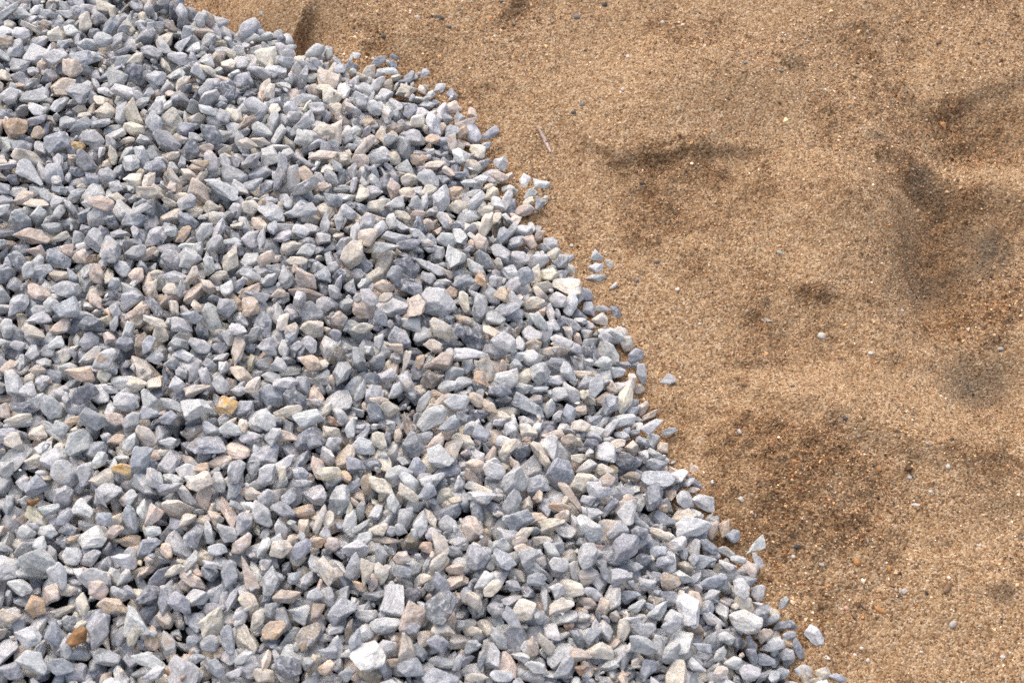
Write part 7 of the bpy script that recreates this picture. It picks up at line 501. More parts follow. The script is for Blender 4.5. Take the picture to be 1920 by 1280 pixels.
-946,1,-32,2,-19,-27,33,43,27,-129,0,-33,10,-22,-32,22,75,20,19,0,-44,16,0,29,24,33,60,-1150,1,-42,-3,15,-1,34,76,19,-29,0,-36,36,-12,7,29,22,15,-150,0,-33,-39,2,7,32,63,49,-70,0,-29,-13,-16,-12,33,84,4,-1040,0,-52,-30,-24,2,27,52,31,-728,1,-23,39,-8,-1,32,85,26,-974,0,-32,-15,2,37,36,46,30,-403,1,-32,-1,37,-11,22,43,53,-1001,1,-38,16,24,-26,40,76,11,-469,0,-23,10,3,38,36,48,14,-317,0,-49,-2,7,-32,31,73,51,
-904,0,-4,14,-33,-1,34,32,26,-568,1,-24,28,4,-6,27,66,29,-694,0,-22,-19,2,18,22,78,0,-733,0,-10,3,1,-15,21,74,65,54,1,-21,21,25,-23,29,83,27,-706,2,-44,-23,-15,20,40,54,51,-828,0,-9,2,-37,14,39,33,62,37,0,-31,-17,-25,24,20,86,56,-461,0,-44,26,-5,23,32,53,38,-377,0,-43,-27,12,4,49,26,45,26,1,-38,-1,19,3,20,52,15,-138,1,-22,10,37,-3,27,65,30,-879,0,-18,-20,-4,-31,37,35,54,-242,1,-7,30,26,4,36,43,45,
-3,0,-15,31,17,14,36,82,44,-805,1,-19,-18,14,20,28,64,61,-819,1,-38,0,-8,-39,31,72,6,3,0,-45,14,-37,0,26,54,28,-239,0,-45,-8,-38,-1,41,83,27,-291,0,-44,-7,14,-20,49,62,61,-158,1,-13,1,29,22,36,88,59,-742,0,-47,11,33,8,22,88,71,-438,1,-50,-38,-11,1,33,33,27,-273,0,-23,26,-28,10,50,72,11,-319,0,-36,-16,31,-19,30,57,55,-110,0,-32,1,13,24,37,58,61,-851,0,-27,-1,-1,-40,34,88,52,-947,0,-28,-3,-5,-31,36,84,49,
-940,2,-9,8,15,24,33,48,34,-623,0,-33,-5,8,-37,43,73,38,-502,0,-7,-11,-12,14,33,45,32,-397,1,-23,0,35,-17,33,48,58,-84,0,-43,13,-37,4,40,28,22,-704,0,-27,-8,38,-5,34,36,43,-581,0,-22,-9,33,-21,28,75,40,-793,0,-38,-2,-7,-39,22,58,19,-56,1,-33,-6,-39,5,27,48,45,-484,0,-19,33,0,8,27,37,37,-194,1,-50,10,-8,-31,25,63,66,-751,0,-39,-13,-32,13,19,24,22,-1017,0,-27,30,19,7,31,87,9,-679,0,-20,-12,8,-21,36,77,37,
-1029,1,-49,23,30,12,28,86,12,-162,0,-45,-30,22,15,40,56,20,-478,1,-43,-3,14,-34,45,58,36,-27,0,-11,-19,-1,35,30,86,33,-760,0,-46,-15,2,-33,28,42,38,-185,0,-31,-12,-6,34,29,46,61,-352,1,-35,7,20,-34,37,64,63,-972,0,-29,2,-40,0,31,73,18,-719,0,-21,18,28,15,23,36,64,-682,0,-46,-25,-28,0,43,77,55,18,1,-17,13,30,-23,41,46,33,-526,1,-10,9,12,34,33,47,24,-131,0,-30,8,28,20,31,57,9,-813,0,-7,-15,-1,13,37,52,20,
-212,0,-39,19,15,24,47,88,17,46,1,-14,-15,30,-18,33,63,63,-134,1,-49,-6,0,11,33,63,52,-606,0,-19,-6,-17,13,27,48,36,-773,0,-49,3,-39,-7,23,38,3,-822,1,-29,-21,-34,4,35,68,25,-412,2,-43,6,-2,38,44,78,64,-7,0,-8,7,19,28,34,62,18,-764,0,-20,30,-12,-20,29,67,42,-301,0,-25,10,-14,-4,27,77,16,-23,1,-37,-18,24,-3,50,57,5,-839,0,-9,11,-33,-15,45,28,53,-798,0,-24,-18,-27,20,30,27,64,-564,1,-34,19,24,22,37,73,23,
-240,0,-26,13,9,-8,38,65,46,-927,1,-30,-39,2,-7,31,64,55,-319,0,-27,5,-12,-5,27,66,48,-956,1,-25,29,8,-22,30,82,36,-144,1,-20,-24,26,-7,29,47,47,-378,0,-48,-20,25,22,28,67,24,-616,1,-6,-34,21,2,38,57,14,-260,0,-14,-7,-22,15,28,55,45,-305,0,-45,16,-33,-16,37,53,31,-886,0,-42,25,14,27,48,28,67,-863,2,-22,24,9,25,41,56,34,-278,1,-27,1,18,36,32,65,65,-382,0,-24,4,18,0,29,64,7,-637,0,-24,-22,19,-27,34,67,37,
-661,0,-48,11,-4,-36,26,63,71,-999,0,-47,36,-14,2,29,65,21,-785,0,-40,-3,-3,-15,46,84,44,-707,1,-27,-35,1,13,31,38,43,-111,1,-46,16,-7,-9,33,53,41,-737,0,-10,15,33,15,29,72,29,-181,0,-29,-31,25,5,20,52,59,-74,0,-42,3,-25,-31,50,44,13,2,1,-20,2,39,3,33,64,13,-584,1,-33,-26,15,-26,50,35,53,-373,1,-8,28,-16,-23,48,32,20,-487,0,-25,1,-6,-37,43,36,62,-297,1,-13,5,-31,11,33,78,68,-413,0,-23,4,-3,-38,45,25,6,
-533,1,-44,-35,-18,8,50,48,30,-555,1,-20,-13,-36,-13,29,48,61,-174,0,-17,33,-23,0,36,64,62,-512,0,-15,36,-14,8,40,87,20,-759,0,-46,-15,-19,17,33,23,6,-736,1,-31,5,26,27,40,48,28,-661,0,-21,14,-19,-21,36,47,19,-316,1,-24,22,-4,-16,28,54,65,44,0,-24,-9,35,8,18,86,48,-574,0,-10,-4,18,35,27,47,4,-756,1,-25,4,-21,-12,27,33,11,-423,1,-3,31,18,11,40,77,50,-649,1,-6,29,-10,-23,32,55,20,-339,0,-26,-22,-30,-14,38,64,63,
32,1,-28,-22,29,-8,26,37,6,-245,0,-22,-24,-25,19,28,65,63,-540,1,-16,7,-24,22,23,78,13,-918,0,-26,3,-12,-6,35,77,55,-228,1,-22,-1,25,12,35,87,22,-604,0,-13,21,14,-23,44,23,36,-60,0,-18,12,-1,-38,39,46,5,-679,1,-40,1,-32,-22,39,74,53,-991,0,-41,1,4,38,40,74,2,-470,0,-9,-25,17,-16,36,46,15,-391,1,-31,16,6,-16,31,34,50,-821,0,-35,-4,-3,38,28,52,53,-268,0,-30,9,-16,-36,30,72,40,-713,1,-22,28,23,-15,37,86,59,
-1019,1,-47,-14,-37,0,35,73,17,-27,3,-47,-38,9,7,37,33,20,-161,0,-25,-1,39,9,28,72,52,-102,0,-45,-19,-15,14,31,66,24,-687,2,-21,-27,26,-11,29,57,63,-284,0,-31,-21,27,-12,38,73,71,-457,0,-24,11,-9,-13,37,84,28,-81,0,-35,-6,-6,-39,29,35,33,-370,0,-28,25,6,28,32,38,14,-288,1,-8,10,-11,34,29,26,70,5,0,-32,-37,-3,15,25,84,0,-673,1,-13,-15,-10,32,28,74,40,-632,1,-16,16,1,-37,42,83,44,-756,0,-35,-31,-18,17,24,67,11,
-738,0,-27,30,16,-2,28,45,49,-1009,3,-32,20,33,4,49,42,14,-264,1,-17,-31,-6,-24,31,65,15,-955,0,-39,-39,6,-2,48,57,53,-208,1,-31,-34,-15,-2,44,55,69,-448,0,-44,17,29,-19,33,43,48,-894,0,-48,13,-37,-9,28,78,9,-302,1,-25,18,-35,5,36,53,16,-660,1,-30,5,25,29,31,26,12,-901,0,-27,11,24,30,43,78,32,-586,1,-28,-32,-8,19,48,36,7,-772,0,-18,32,-20,-8,35,64,55,-116,1,-29,-8,-8,0,30,53,28,-725,1,-20,-17,-29,-22,27,47,38,
-474,0,-22,-11,29,24,23,77,47,-881,0,-18,19,15,31,34,85,48,-22,1,-42,-21,10,6,25,74,50,-54,0,-44,14,-27,-18,45,45,39,-657,1,-9,25,12,-27,33,45,64,-934,0,-19,-6,-2,-6,49,23,28,-369,0,-12,10,37,6,32,47,51,-559,1,-39,7,32,-10,42,46,15,-983,0,-34,15,13,35,19,76,9,-614,0,-29,-30,23,10,42,67,17,-245,0,-45,22,-6,-30,39,45,69,-248,1,-24,-31,-23,-5,32,27,2,-69,0,-27,0,-5,6,40,65,59,-522,0,-40,36,-13,11,43,52,15,
-775,0,-44,12,-6,27,49,85,25,-323,1,-31,-24,19,-22,25,73,17,-749,1,-31,26,1,-26,27,56,22,-227,0,-27,-28,6,26,29,74,43,-171,0,-22,-30,-6,4,31,65,10,-435,0,-23,34,-11,-2,24,72,6,-602,1,-5,-13,-8,-22,41,64,40,-348,1,-35,8,-34,13,46,75,57,-496,1,-28,-9,-2,22,21,66,34,-198,0,-48,-35,-17,-8,31,78,39,-96,1,-51,-21,-18,24,18,65,29,-137,1,-48,-16,36,-3,43,23,22,-314,1,-46,-24,-21,20,35,58,25,-633,1,-11,28,-25,12,37,62,38,
-2,0,-36,8,-3,19,38,83,15,-646,1,-40,2,-20,-35,41,64,18,-968,0,-30,-39,2,1,29,78,48,-265,2,-42,-35,-14,12,40,64,0,-196,0,-29,35,-12,3,34,43,63,-534,1,-32,-39,1,6,33,56,68,-456,0,-41,33,-15,-3,50,68,39,-579,1,-24,13,-28,-3,20,76,60,-232,0,-24,-13,34,-16,25,52,2,-833,0,-36,-10,-2,-21,48,77,52,-477,0,-24,31,-4,15,28,76,24,-867,0,-32,-5,32,15,50,34,36,-906,1,-26,-28,-4,-4,28,72,30,-14,0,-27,-11,4,16,24,52,55,
-658,1,-27,-2,-3,3,32,44,43,-428,0,-32,-16,24,2,27,58,43,-81,0,-48,20,-29,-17,36,46,36,-76,0,-15,10,-38,7,32,84,40,-282,1,-23,24,30,-10,45,58,1,-117,0,-20,-4,4,35,32,76,16,-652,2,-8,5,38,-10,45,23,32,-551,1,-46,7,-33,11,28,46,42,26,0,-21,-9,38,2,29,46,39,-743,0,-19,-6,-8,33,31,56,42,-180,1,-47,-5,6,-15,36,36,62,-386,1,-26,-17,10,18,40,83,22,-601,0,-43,19,-15,-21,36,56,7,-988,1,-44,13,-36,-1,31,25,20,
-1012,0,-46,4,-36,-16,31,38,60,-218,0,-38,-22,-24,21,31,42,28,-101,0,-39,-10,26,-24,46,48,51,-312,1,-22,1,21,-22,34,42,56,-808,1,-30,-16,-30,-21,27,27,7,-944,0,-30,-8,16,4,42,64,0,-696,1,-45,-3,2,40,45,72,20,-150,0,-40,8,38,-7,48,87,5,-884,1,-29,-19,-15,16,23,66,55,-34,0,-32,-15,-4,28,40,67,52,-330,0,-41,18,-29,-7,39,36,64,-709,1,-23,-1,-17,11,28,48,65,-240,0,-45,7,-6,37,34,87,65,-451,1,-16,20,11,32,46,75,16,
-740,0,-43,-32,23,1,47,86,61,-153,0,-19,-13,-23,29,22,53,61,-512,0,-47,9,-37,2,38,65,62,-207,1,-33,37,1,-16,25,54,12,-1000,0,-32,30,11,-22,27,55,69,-849,1,-21,10,-16,3,28,36,66,-497,0,-29,35,5,-3,44,64,37,-640,1,-42,-10,-12,-1,34,73,37,-107,0,-13,-20,5,-11,26,47,54,-555,0,-27,10,37,-11,33,88,42,-308,0,-37,4,-6,34,31,43,39,-906,2,-17,37,9,-11,41,68,23,-89,0,-18,-12,-6,-6,29,85,10,-5,0,-21,-10,-30,24,33,78,25,
-60,1,-38,-30,14,13,37,22,25,-858,1,-46,30,-4,8,33,52,5,-788,1,-7,-4,39,-7,40,63,23,-528,0,-25,20,5,-2,25,84,59,-659,0,-41,-10,-16,-27,34,42,37,-807,1,-23,-5,-39,6,35,42,46,-374,2,-29,15,-30,16,37,36,8,-254,0,-37,-4,40,-1,33,48,66,-327,0,-25,-1,36,-15,35,73,42,-975,1,-38,-26,7,-8,47,68,26,-777,0,-23,28,-28,-3,40,55,38,-604,0,-30,27,3,16,38,53,24,-277,1,-32,-12,-29,23,23,34,48,-355,0,-45,35,-11,13,38,34,58,
-683,1,-10,-7,4,39,38,84,60,-466,0,-46,18,-23,27,32,74,62,-248,0,-13,-16,33,15,40,57,22,-798,1,-43,-26,28,-9,35,84,8,-928,0,-47,14,35,6,36,73,43,-756,0,-28,-17,3,-24,29,35,47,-224,1,-29,13,-7,16,40,88,65,-133,0,-18,-17,36,-3,45,43,19,-389,0,-13,-18,33,-1,43,32,46,-209,0,-48,-40,-3,2,36,52,14,-83,0,-46,-19,8,-19,33,46,54,-171,0,-46,32,21,6,36,43,44,-122,1,-31,11,-6,-38,34,65,58,-1015,2,-45,-18,-35,-2,38,38,51,
-425,0,-37,-12,4,35,28,78,20,-868,1,-41,-35,-7,16,41,45,8,-659,0,-26,-1,3,3,43,86,32,-1059,0,-46,-36,8,1,50,84,45,-1110,0,-49,8,-12,36,35,52,67,-297,0,-48,14,2,3,43,73,53,-722,1,-32,-4,39,-9,32,66,43,-399,0,-32,-31,-24,-4,33,63,10,-959,0,-20,-13,-9,-24,50,76,70,-754,1,-46,34,9,17,29,56,63,-37,0,-33,-4,12,-35,29,34,69,-445,2,0,36,15,6,36,45,19,-758,0,-12,6,-17,-12,29,75,15,-78,0,-26,-23,-13,-30,25,42,35,
-273,1,-30,2,29,26,27,26,30,-933,0,-37,-33,-22,-2,39,34,63,-100,0,-34,18,-3,-34,39,76,29,-999,1,-30,-18,13,-26,33,78,55,-496,1,-30,37,-4,0,48,47,71,-889,0,-28,-20,-1,23,35,36,9,-844,0,-29,-13,-15,-32,47,55,22,-62,1,-37,-38,10,6,35,68,19,-790,0,-4,36,-14,-9,35,84,12,-623,0,-38,16,-13,-34,36,66,42,-9,1,-10,-13,7,36,39,22,46,-804,0,-32,-5,-11,-38,28,67,65,-160,0,-31,3,-3,35,31,57,9,-857,1,-7,32,7,23,38,37,67,
-183,0,-15,13,-24,-3,50,84,44,-338,1,-28,2,-38,-8,36,68,10,-919,0,-21,25,-23,-20,43,33,69,-257,1,-29,5,35,18,28,62,48,-1092,0,-49,-25,25,6,28,78,30,-482,1,-50,-36,-13,-8,39,82,43,-874,0,-30,-26,4,26,26,43,26,-899,0,-17,-17,36,-1,19,83,56,-378,1,-23,5,-13,-11,36,37,18,-361,0,-50,3,-35,-18,30,66,68,-432,1,-36,-23,-12,8,29,84,43,-299,0,-18,4,-21,16,43,75,24,-715,1,-15,-2,-7,-37,29,83,5,-781,1,-28,39,1,-1,32,32,12,
-209,0,-8,9,32,-19,34,58,19,-201,1,-45,16,14,34,40,85,32,-772,0,-44,-24,-23,21,33,56,35,-819,1,-24,19,32,-13,50,34,34,-749,0,-32,-17,5,-16,39,45,11,-730,1,-30,3,-29,23,32,24,7,-137,0,-28,29,-4,-5,31,23,9,-114,1,-30,-13,18,-19,28,78,0,-484,0,-3,-5,-21,26,34,47,48,-597,0,-1,8,13,-37,33,68,52,-90,0,-8,-34,18,-1,37,37,25,-34,2,-24,-34,-20,2,38,64,11,-1029,0,-43,1,0,-25,43,63,23,-97,1,-26,35,-10,1,23,52,71,
-757,0,-6,-24,30,-9,44,84,60,-737,1,-48,-11,37,6,31,62,17,-614,0,-18,5,11,-17,30,66,41,-158,1,-27,39,6,-5,26,82,30,-581,0,-45,11,-5,20,44,55,14,-404,1,-16,-5,-22,21,40,73,63,-529,0,-21,-20,4,29,42,57,16,-856,0,-44,34,-1,14,38,53,58,-237,1,-27,-34,-21,5,34,63,59,-672,0,-33,-7,-8,-26,28,22,65,-934,0,-34,8,4,20,27,62,53,-548,0,-18,-22,18,-17,31,63,68,-725,1,-13,-19,21,-28,28,34,14,-206,0,-29,4,-27,-29,21,64,48,
-898,1,-33,3,8,-35,30,47,4,-783,0,-22,25,-30,-4,28,46,40,-282,1,-30,-6,-14,24,41,86,1,-449,0,-25,-25,26,0,38,32,41,-1106,0,-50,-4,12,-36,26,67,9,-427,2,-14,14,-19,-31,35,74,6,-974,0,-18,28,13,15,50,77,24,-57,1,-26,1,-7,11,38,47,3,-235,3,-48,-25,29,-11,31,73,32,-135,0,-27,-4,6,-8,31,32,32,-704,0,-17,6,-1,25,24,82,59,-740,0,-34,-4,-21,33,32,54,38,-470,0,-15,34,-19,-9,39,58,65,-264,1,-47,-7,12,5,38,37,31,
-652,0,-24,1,-26,19,46,46,42,-413,1,-35,12,10,21,30,72,20,-117,1,-28,2,-10,0,17,87,17,-926,0,-15,13,37,5,34,72,30,-571,0,-26,-33,-10,3,43,45,0,-710,0,-36,-7,-6,35,48,65,50,-582,1,-9,-7,-10,15,28,54,12,-623,0,-6,-39,-2,-6,35,24,51,-203,1,-24,-23,16,-1,27,73,39,-660,1,-47,-6,-38,-9,30,68,37,-329,1,-32,-8,6,13,40,87,26,-732,1,-18,37,-8,5,45,42,7,-118,0,-44,5,11,-15,49,73,39,-536,1,-11,16,22,-2,41,33,57,
-369,0,-17,-12,19,-30,35,46,1,-223,0,-30,-26,20,-7,39,74,57,-910,0,-23,-4,-7,38,43,83,30,-761,1,-31,20,24,-5,25,83,30,-675,0,-33,-16,-5,23,30,56,5,-692,0,-9,26,-29,-1,34,82,33,-1036,1,-35,9,34,19,42,63,30,-502,1,-30,9,24,30,49,84,51,-851,0,-49,33,21,-2,27,45,18,-391,1,-33,-8,-26,-28,39,88,16,-847,1,-33,39,-7,-4,35,46,66,-988,0,-44,0,15,-30,39,66,34,-781,1,-27,-6,7,-26,20,58,37,-1008,1,-31,36,16,7,30,35,27,
-944,0,-37,24,31,-6,41,57,41,-302,1,-40,2,35,-1,38,45,40,-827,0,-26,-11,10,10,34,66,47,-250,0,-37,4,32,-11,30,36,7,-803,1,-31,2,37,-4,26,67,64,-105,0,-25,-37,1,11,24,86,22,-59,0,-8,0,-7,37,35,75,42,-872,0,-17,6,-18,33,36,88,7,-493,2,-13,-21,1,-15,31,23,33,-405,0,-13,24,30,9,36,52,69,-597,2,-25,-15,26,-15,45,76,1,-144,0,-42,-4,-8,-22,33,58,35,-65,0,-27,0,38,11,30,43,37,-512,1,-2,-17,19,30,40,73,49,
-246,0,-51,3,-6,31,30,63,47,-684,0,-26,21,33,8,25,58,46,-124,1,-21,-3,-1,-3,32,76,33,-788,0,-20,-37,11,4,24,34,14,-991,2,-24,-25,-26,12,39,33,0,-576,0,-19,5,15,19,23,77,23,-202,0,-24,29,2,7,38,36,15,-269,0,-47,25,11,19,34,68,31,-872,1,-45,10,11,6,50,25,48,-936,1,-17,-24,28,8,34,74,29,-345,0,-30,21,-26,-5,38,44,25,-1014,0,-46,19,-26,-23,45,22,41,-558,2,-16,3,18,0,42,54,3,-1042,0,-47,-18,-33,-9,39,83,64,
-379,0,-18,16,-15,28,30,78,12,-481,1,-29,-1,-1,27,32,27,69,-835,1,-48,-28,-29,1,36,82,2,-724,1,-11,12,3,-30,32,53,11,-100,0,-34,26,-3,7,38,53,23,-968,2,-20,30,21,12,42,65,51,-715,0,-34,2,21,19,50,88,22,-667,0,-31,12,14,27,38,37,64,-456,1,-28,-20,29,19,34,54,66,-1022,0,-28,-1,-4,1,32,58,57,-813,1,-20,-16,1,32,35,73,59,-1068,0,-47,16,7,25,33,47,11,-291,1,-40,15,-27,18,41,77,15,-499,0,-18,-26,-6,3,30,67,17,
-224,1,-46,-37,12,-6,37,67,68,-788,1,-24,21,-23,-24,22,42,49,-518,1,-1,5,25,-18,39,83,30,-952,1,-35,-6,19,-21,31,46,10,-623,0,-20,-6,7,-33,32,57,52,-858,0,-15,-10,6,-19,31,88,70,-689,0,-20,-8,-37,11,33,75,33,-406,2,-22,-6,29,27,32,74,14,-932,0,-29,-25,-27,-14,43,52,26,-271,0,-39,8,27,-28,29,46,60,-607,0,-38,-19,-13,3,34,77,16,-850,0,-39,11,37,-8,50,32,28,-189,1,-31,16,-28,21,33,36,45,-799,2,-43,-8,-5,15,43,82,3,
-104,0,-10,-5,-11,24,40,83,19,-580,0,-19,19,35,-7,34,53,37,-880,1,-22,-10,19,-9,40,62,8,-1087,0,-50,-37,-4,4,29,43,56,-83,0,-28,-5,2,-15,32,42,59,-539,2,-21,32,-7,19,37,68,17,-805,1,-35,20,33,-5,18,67,45,-277,0,-19,-20,7,-6,39,44,65,-1113,0,-45,-34,-11,-8,35,45,20,-469,0,-44,18,36,-4,46,63,3,-832,1,-25,-27,5,10,34,68,19,-905,0,-28,36,17,-5,29,84,46,-764,1,-27,22,-33,-3,50,48,37,-245,0,-50,-29,13,-22,24,44,62,
-999,1,-36,-2,5,-12,39,73,65,-555,0,-12,-15,-16,-5,27,64,45,-334,0,-36,26,23,-14,45,68,14,-644,1,-38,29,-5,26,44,77,66,-981,1,-21,0,-16,-31,43,43,62,-422,0,-28,-3,-12,-29,28,35,9,-464,1,-27,8,9,25,26,47,31,-813,0,-11,25,-30,-2,31,44,70,-736,0,-21,-9,23,-12,35,68,67,-354,1,-28,16,-20,-25,28,64,17,-1049,0,-48,-6,-4,9,35,88,38,-382,1,-41,-19,9,-10,50,87,28,-851,3,-34,-9,12,-33,24,45,32,-432,1,-18,20,8,32,25,52,58,
-689,0,-28,14,-6,7,27,74,39,-790,0,-23,-3,-17,-22,45,76,35,-516,0,-17,-16,-8,-10,34,42,35,-1074,0,-47,8,10,4,28,73,15,-68,0,-13,-30,23,5,40,56,36,-270,0,-46,13,-3,-16,46,52,16,-712,1,-28,-16,-29,15,33,23,27,-124,1,-29,1,-13,19,27,77,69,-304,1,-48,1,-4,-2,34,84,65,-817,1,-38,23,-11,7,30,65,22,-232,0,-49,32,-20,-7,34,72,24,-1092,0,-51,9,-38,-7,29,63,58,-419,1,-11,22,5,27,32,66,53,-158,0,-20,0,-16,-6,30,44,48,
-1019,1,-26,14,-21,-23,28,57,43,-905,0,-17,11,1,-33,33,87,9,-620,1,-38,14,37,5,38,56,22,-993,0,-20,0,-22,5,30,48,4,-596,0,-31,15,2,-36,35,48,14,-203,1,-33,7,28,-13,25,38,66,-932,0,-27,9,-8,-38,37,55,21,-544,1,-23,33,14,-1,26,88,20,-727,1,-46,-33,-17,3,40,35,53,-654,0,-32,8,-2,37,23,37,56,-242,1,-40,-26,-28,12,18,34,11,-184,0,-45,-3,0,-34,47,84,41,-482,1,-26,-33,-15,12,50,85,59,-256,2,-49,0,-35,18,23,68,1,
-112,0,-10,-29,4,-21,29,38,50,-335,0,-36,-17,2,18,21,63,25,-805,1,-19,-31,-15,-11,28,46,62,-880,0,-28,30,12,-23,41,56,22,-733,1,-13,26,18,-5,27,72,36,-131,1,-25,14,6,-36,23,35,3,-393,0,-37,28,-4,16,22,36,55,-1065,1,-46,1,-9,-21,33,22,0,-233,0,-30,15,-37,-5,32,52,35,-517,1,-18,-38,-3,3,41,38,28,-969,0,-26,-2,-3,29,38,45,50,-1046,1,-50,-33,-22,-3,28,73,70,-698,0,-44,7,-3,-30,44,26,52,-190,0,-33,-5,-38,13,27,32,59,
-1029,1,-27,13,-6,-30,28,45,61,-291,0,-40,-16,-23,25,29,57,61,-692,1,-21,-5,38,-5,42,82,47,-82,2,-16,-4,31,24,39,62,46,-718,0,-26,6,-8,-11,28,63,7,-1093,1,-48,3,1,-13,32,85,17,-455,0,-32,-21,-18,10,35,25,64,-635,1,-25,-27,-17,0,32,46,42,-643,0,-47,-6,10,-37,44,83,18,-801,0,-34,-37,-3,6,36,83,67,-944,0,-27,-2,3,28,32,57,14,-411,1,-29,24,21,-23,31,37,20,-203,0,-24,-17,-35,-9,30,33,31,-154,0,-29,9,2,-3,37,72,53,
-238,1,-47,-9,-8,1,27,67,7,-582,1,-41,7,-34,-18,45,43,54,-892,0,-10,-4,-10,29,28,44,46,-131,1,-35,14,28,24,41,32,23,-351,1,-47,16,-3,3,41,32,15,-399,0,-46,-21,28,15,35,54,5,-768,1,-21,-3,7,-37,39,85,71,-737,0,-5,-37,-12,6,42,82,45,-872,1,-22,25,23,-21,41,83,24,-579,1,-19,1,-6,-14,43,52,34,-603,1,-34,1,-4,-37,27,84,46,-1073,0,-50,39,-1,-9,22,83,41,-431,1,-24,-19,-8,31,47,63,71,-250,1,-36,18,-10,-30,38,82,46,
-95,2,-19,-2,21,-29,25,67,35,-778,0,-46,16,-24,-28,34,78,50,-712,1,-33,-16,-24,21,22,77,34,-212,0,-38,12,-3,-1,35,35,27,-1015,0,-19,6,-10,37,50,77,17,-1028,0,-45,16,0,-6,43,64,7,-928,1,-27,31,-3,-5,27,57,36,-798,0,-12,22,5,24,28,46,20,-1060,1,-43,28,6,-22,41,53,44,-553,0,-46,-4,-18,-15,26,88,49,-378,1,-44,12,14,11,40,83,54,-1092,1,-38,16,0,15,39,73,11,-912,0,-22,1,37,-2,23,22,29,-727,1,-45,-14,-37,-1,37,76,41,
-401,0,-23,-6,-4,-39,32,64,52,-878,0,-50,-25,30,2,32,63,13,-179,1,-37,1,14,13,50,63,44,-954,0,-24,-39,7,-2,31,86,46,-851,0,-19,-21,-24,5,38,68,24,-410,1,-41,-31,-5,2,35,32,62,-297,0,-26,4,-6,18,37,72,61,-123,1,-19,-22,28,-12,34,37,41,-329,1,-25,38,-1,-3,33,76,22,-467,0,-39,33,-6,-21,43,47,32,-754,2,-18,0,16,-5,23,44,17,-602,0,-18,-23,15,-12,35,34,47,-701,2,-46,-16,34,6,38,55,60,-485,0,-13,-2,-9,-28,40,83,57,
-137,0,-36,-35,-14,3,26,43,30,-838,3,-44,-18,23,-9,48,23,29,-778,0,-22,-19,-4,-27,30,37,62,-487,1,-33,-28,-27,-8,22,56,44,-879,1,-32,-9,31,22,28,85,30,-554,1,1,-23,-31,1,36,55,15,-708,0,-31,-29,24,-11,30,32,13,-934,1,-24,-30,-7,-3,35,26,64,-346,0,-45,-34,9,19,41,74,45,-982,0,-42,38,-1,12,36,53,17,-153,1,-33,0,40,-2,35,35,50,-542,1,-47,-6,9,-36,26,68,15,-556,0,-27,-5,25,31,46,57,10,-1056,1,-45,15,-12,0,39,25,27,
-369,0,-22,23,15,-29,50,42,3,-609,1,-49,32,-24,-2,29,52,28,-982,0,-28,11,-11,-36,28,53,13,-745,1,-19,14,16,33,25,53,53,-307,3,-28,0,38,-8,21,65,70,-756,0,-39,16,3,32,50,76,22,-520,0,-28,37,-10,10,40,63,34,-393,1,-29,-30,12,18,19,57,16,-622,0,-39,30,-25,8,44,54,25,-279,0,-29,-9,12,-37,35,33,8,-719,0,-25,8,-37,12,28,34,41,-648,0,-44,0,20,-25,38,73,68,-214,2,-47,5,7,7,30,54,63,-496,0,-6,16,36,5,39,32,1,
-138,2,-29,34,0,5,22,36,67,-777,0,-18,-20,32,-13,31,78,34,-948,1,-22,6,7,0,34,78,69,-464,0,-44,6,-17,-1,35,86,37,-170,1,-33,-6,-37,14,37,62,20,-737,1,-16,-24,9,8,39,83,28,-798,0,-34,5,28,-10,22,55,31,-405,1,-34,-31,13,-21,28,33,19,-698,1,-34,26,-5,-19,28,55,38,-650,0,-26,-7,-36,3,23,64,47,-1106,1,-45,39,-1,5,44,43,15,-491,1,-27,-6,-24,-28,36,47,59,-449,0,-28,28,27,-7,31,66,68,-368,1,-47,-2,35,19,42,23,69,
-847,0,-31,15,10,-33,23,87,9,-296,0,-33,3,34,6,22,56,2,-310,1,-26,13,-16,7,26,72,71,-681,1,-27,-16,-8,15,33,54,45,-145,0,-21,-24,28,-12,29,55,1,-591,0,-23,-38,-1,10,29,68,31,-246,0,-44,37,-4,4,27,42,5,-1034,0,-33,1,-28,22,39,52,69,-824,1,-30,-37,-14,-7,35,76,21,-602,0,-45,27,-7,-17,40,37,11,-463,1,-20,-5,35,-3,25,58,57,-441,0,-46,-4,12,-35,36,37,29,-1065,0,-42,22,-9,4,45,86,41,-478,0,-9,4,0,34,35,64,9,
-241,1,-26,-1,-11,2,39,75,15,-630,3,-31,34,2,-5,37,37,67,-884,0,-30,40,-4,1,43,74,39,-664,0,-42,29,20,8,41,63,6,-187,1,-29,34,17,1,48,36,1,-387,1,-27,-18,15,31,45,38,39,-613,1,-12,-20,-34,-6,41,76,35,-650,0,-19,-18,-3,-29,26,53,15,-938,1,-47,-5,18,-27,36,54,19,-778,0,-50,1,-7,33,30,55,48,-551,1,-19,-8,-7,11,25,43,15,-574,0,-43,26,11,22,42,68,6,-762,1,-28,6,-18,-3,32,76,20,-848,1,-47,11,-38,-3,36,75,59,
-522,0,-23,31,20,12,46,87,55,-223,0,-36,-15,31,-6,39,68,69,-296,0,-29,-7,-13,-37,18,67,43,-994,2,-27,28,21,17,31,78,69,-435,1,-32,-2,3,14,20,55,3,-477,0,-19,8,-10,29,27,86,70,-357,0,-32,39,-6,5,42,54,25,-1124,1,-45,4,-22,32,40,48,28,-402,0,-6,-1,-26,-26,42,34,15,-964,0,-22,2,-30,-19,33,83,70,-560,1,-14,2,-8,-9,35,74,43,-161,0,-25,-27,24,1,23,85,13,-455,1,-22,2,-35,15,29,43,16,-835,1,-24,2,-38,0,36,35,37,
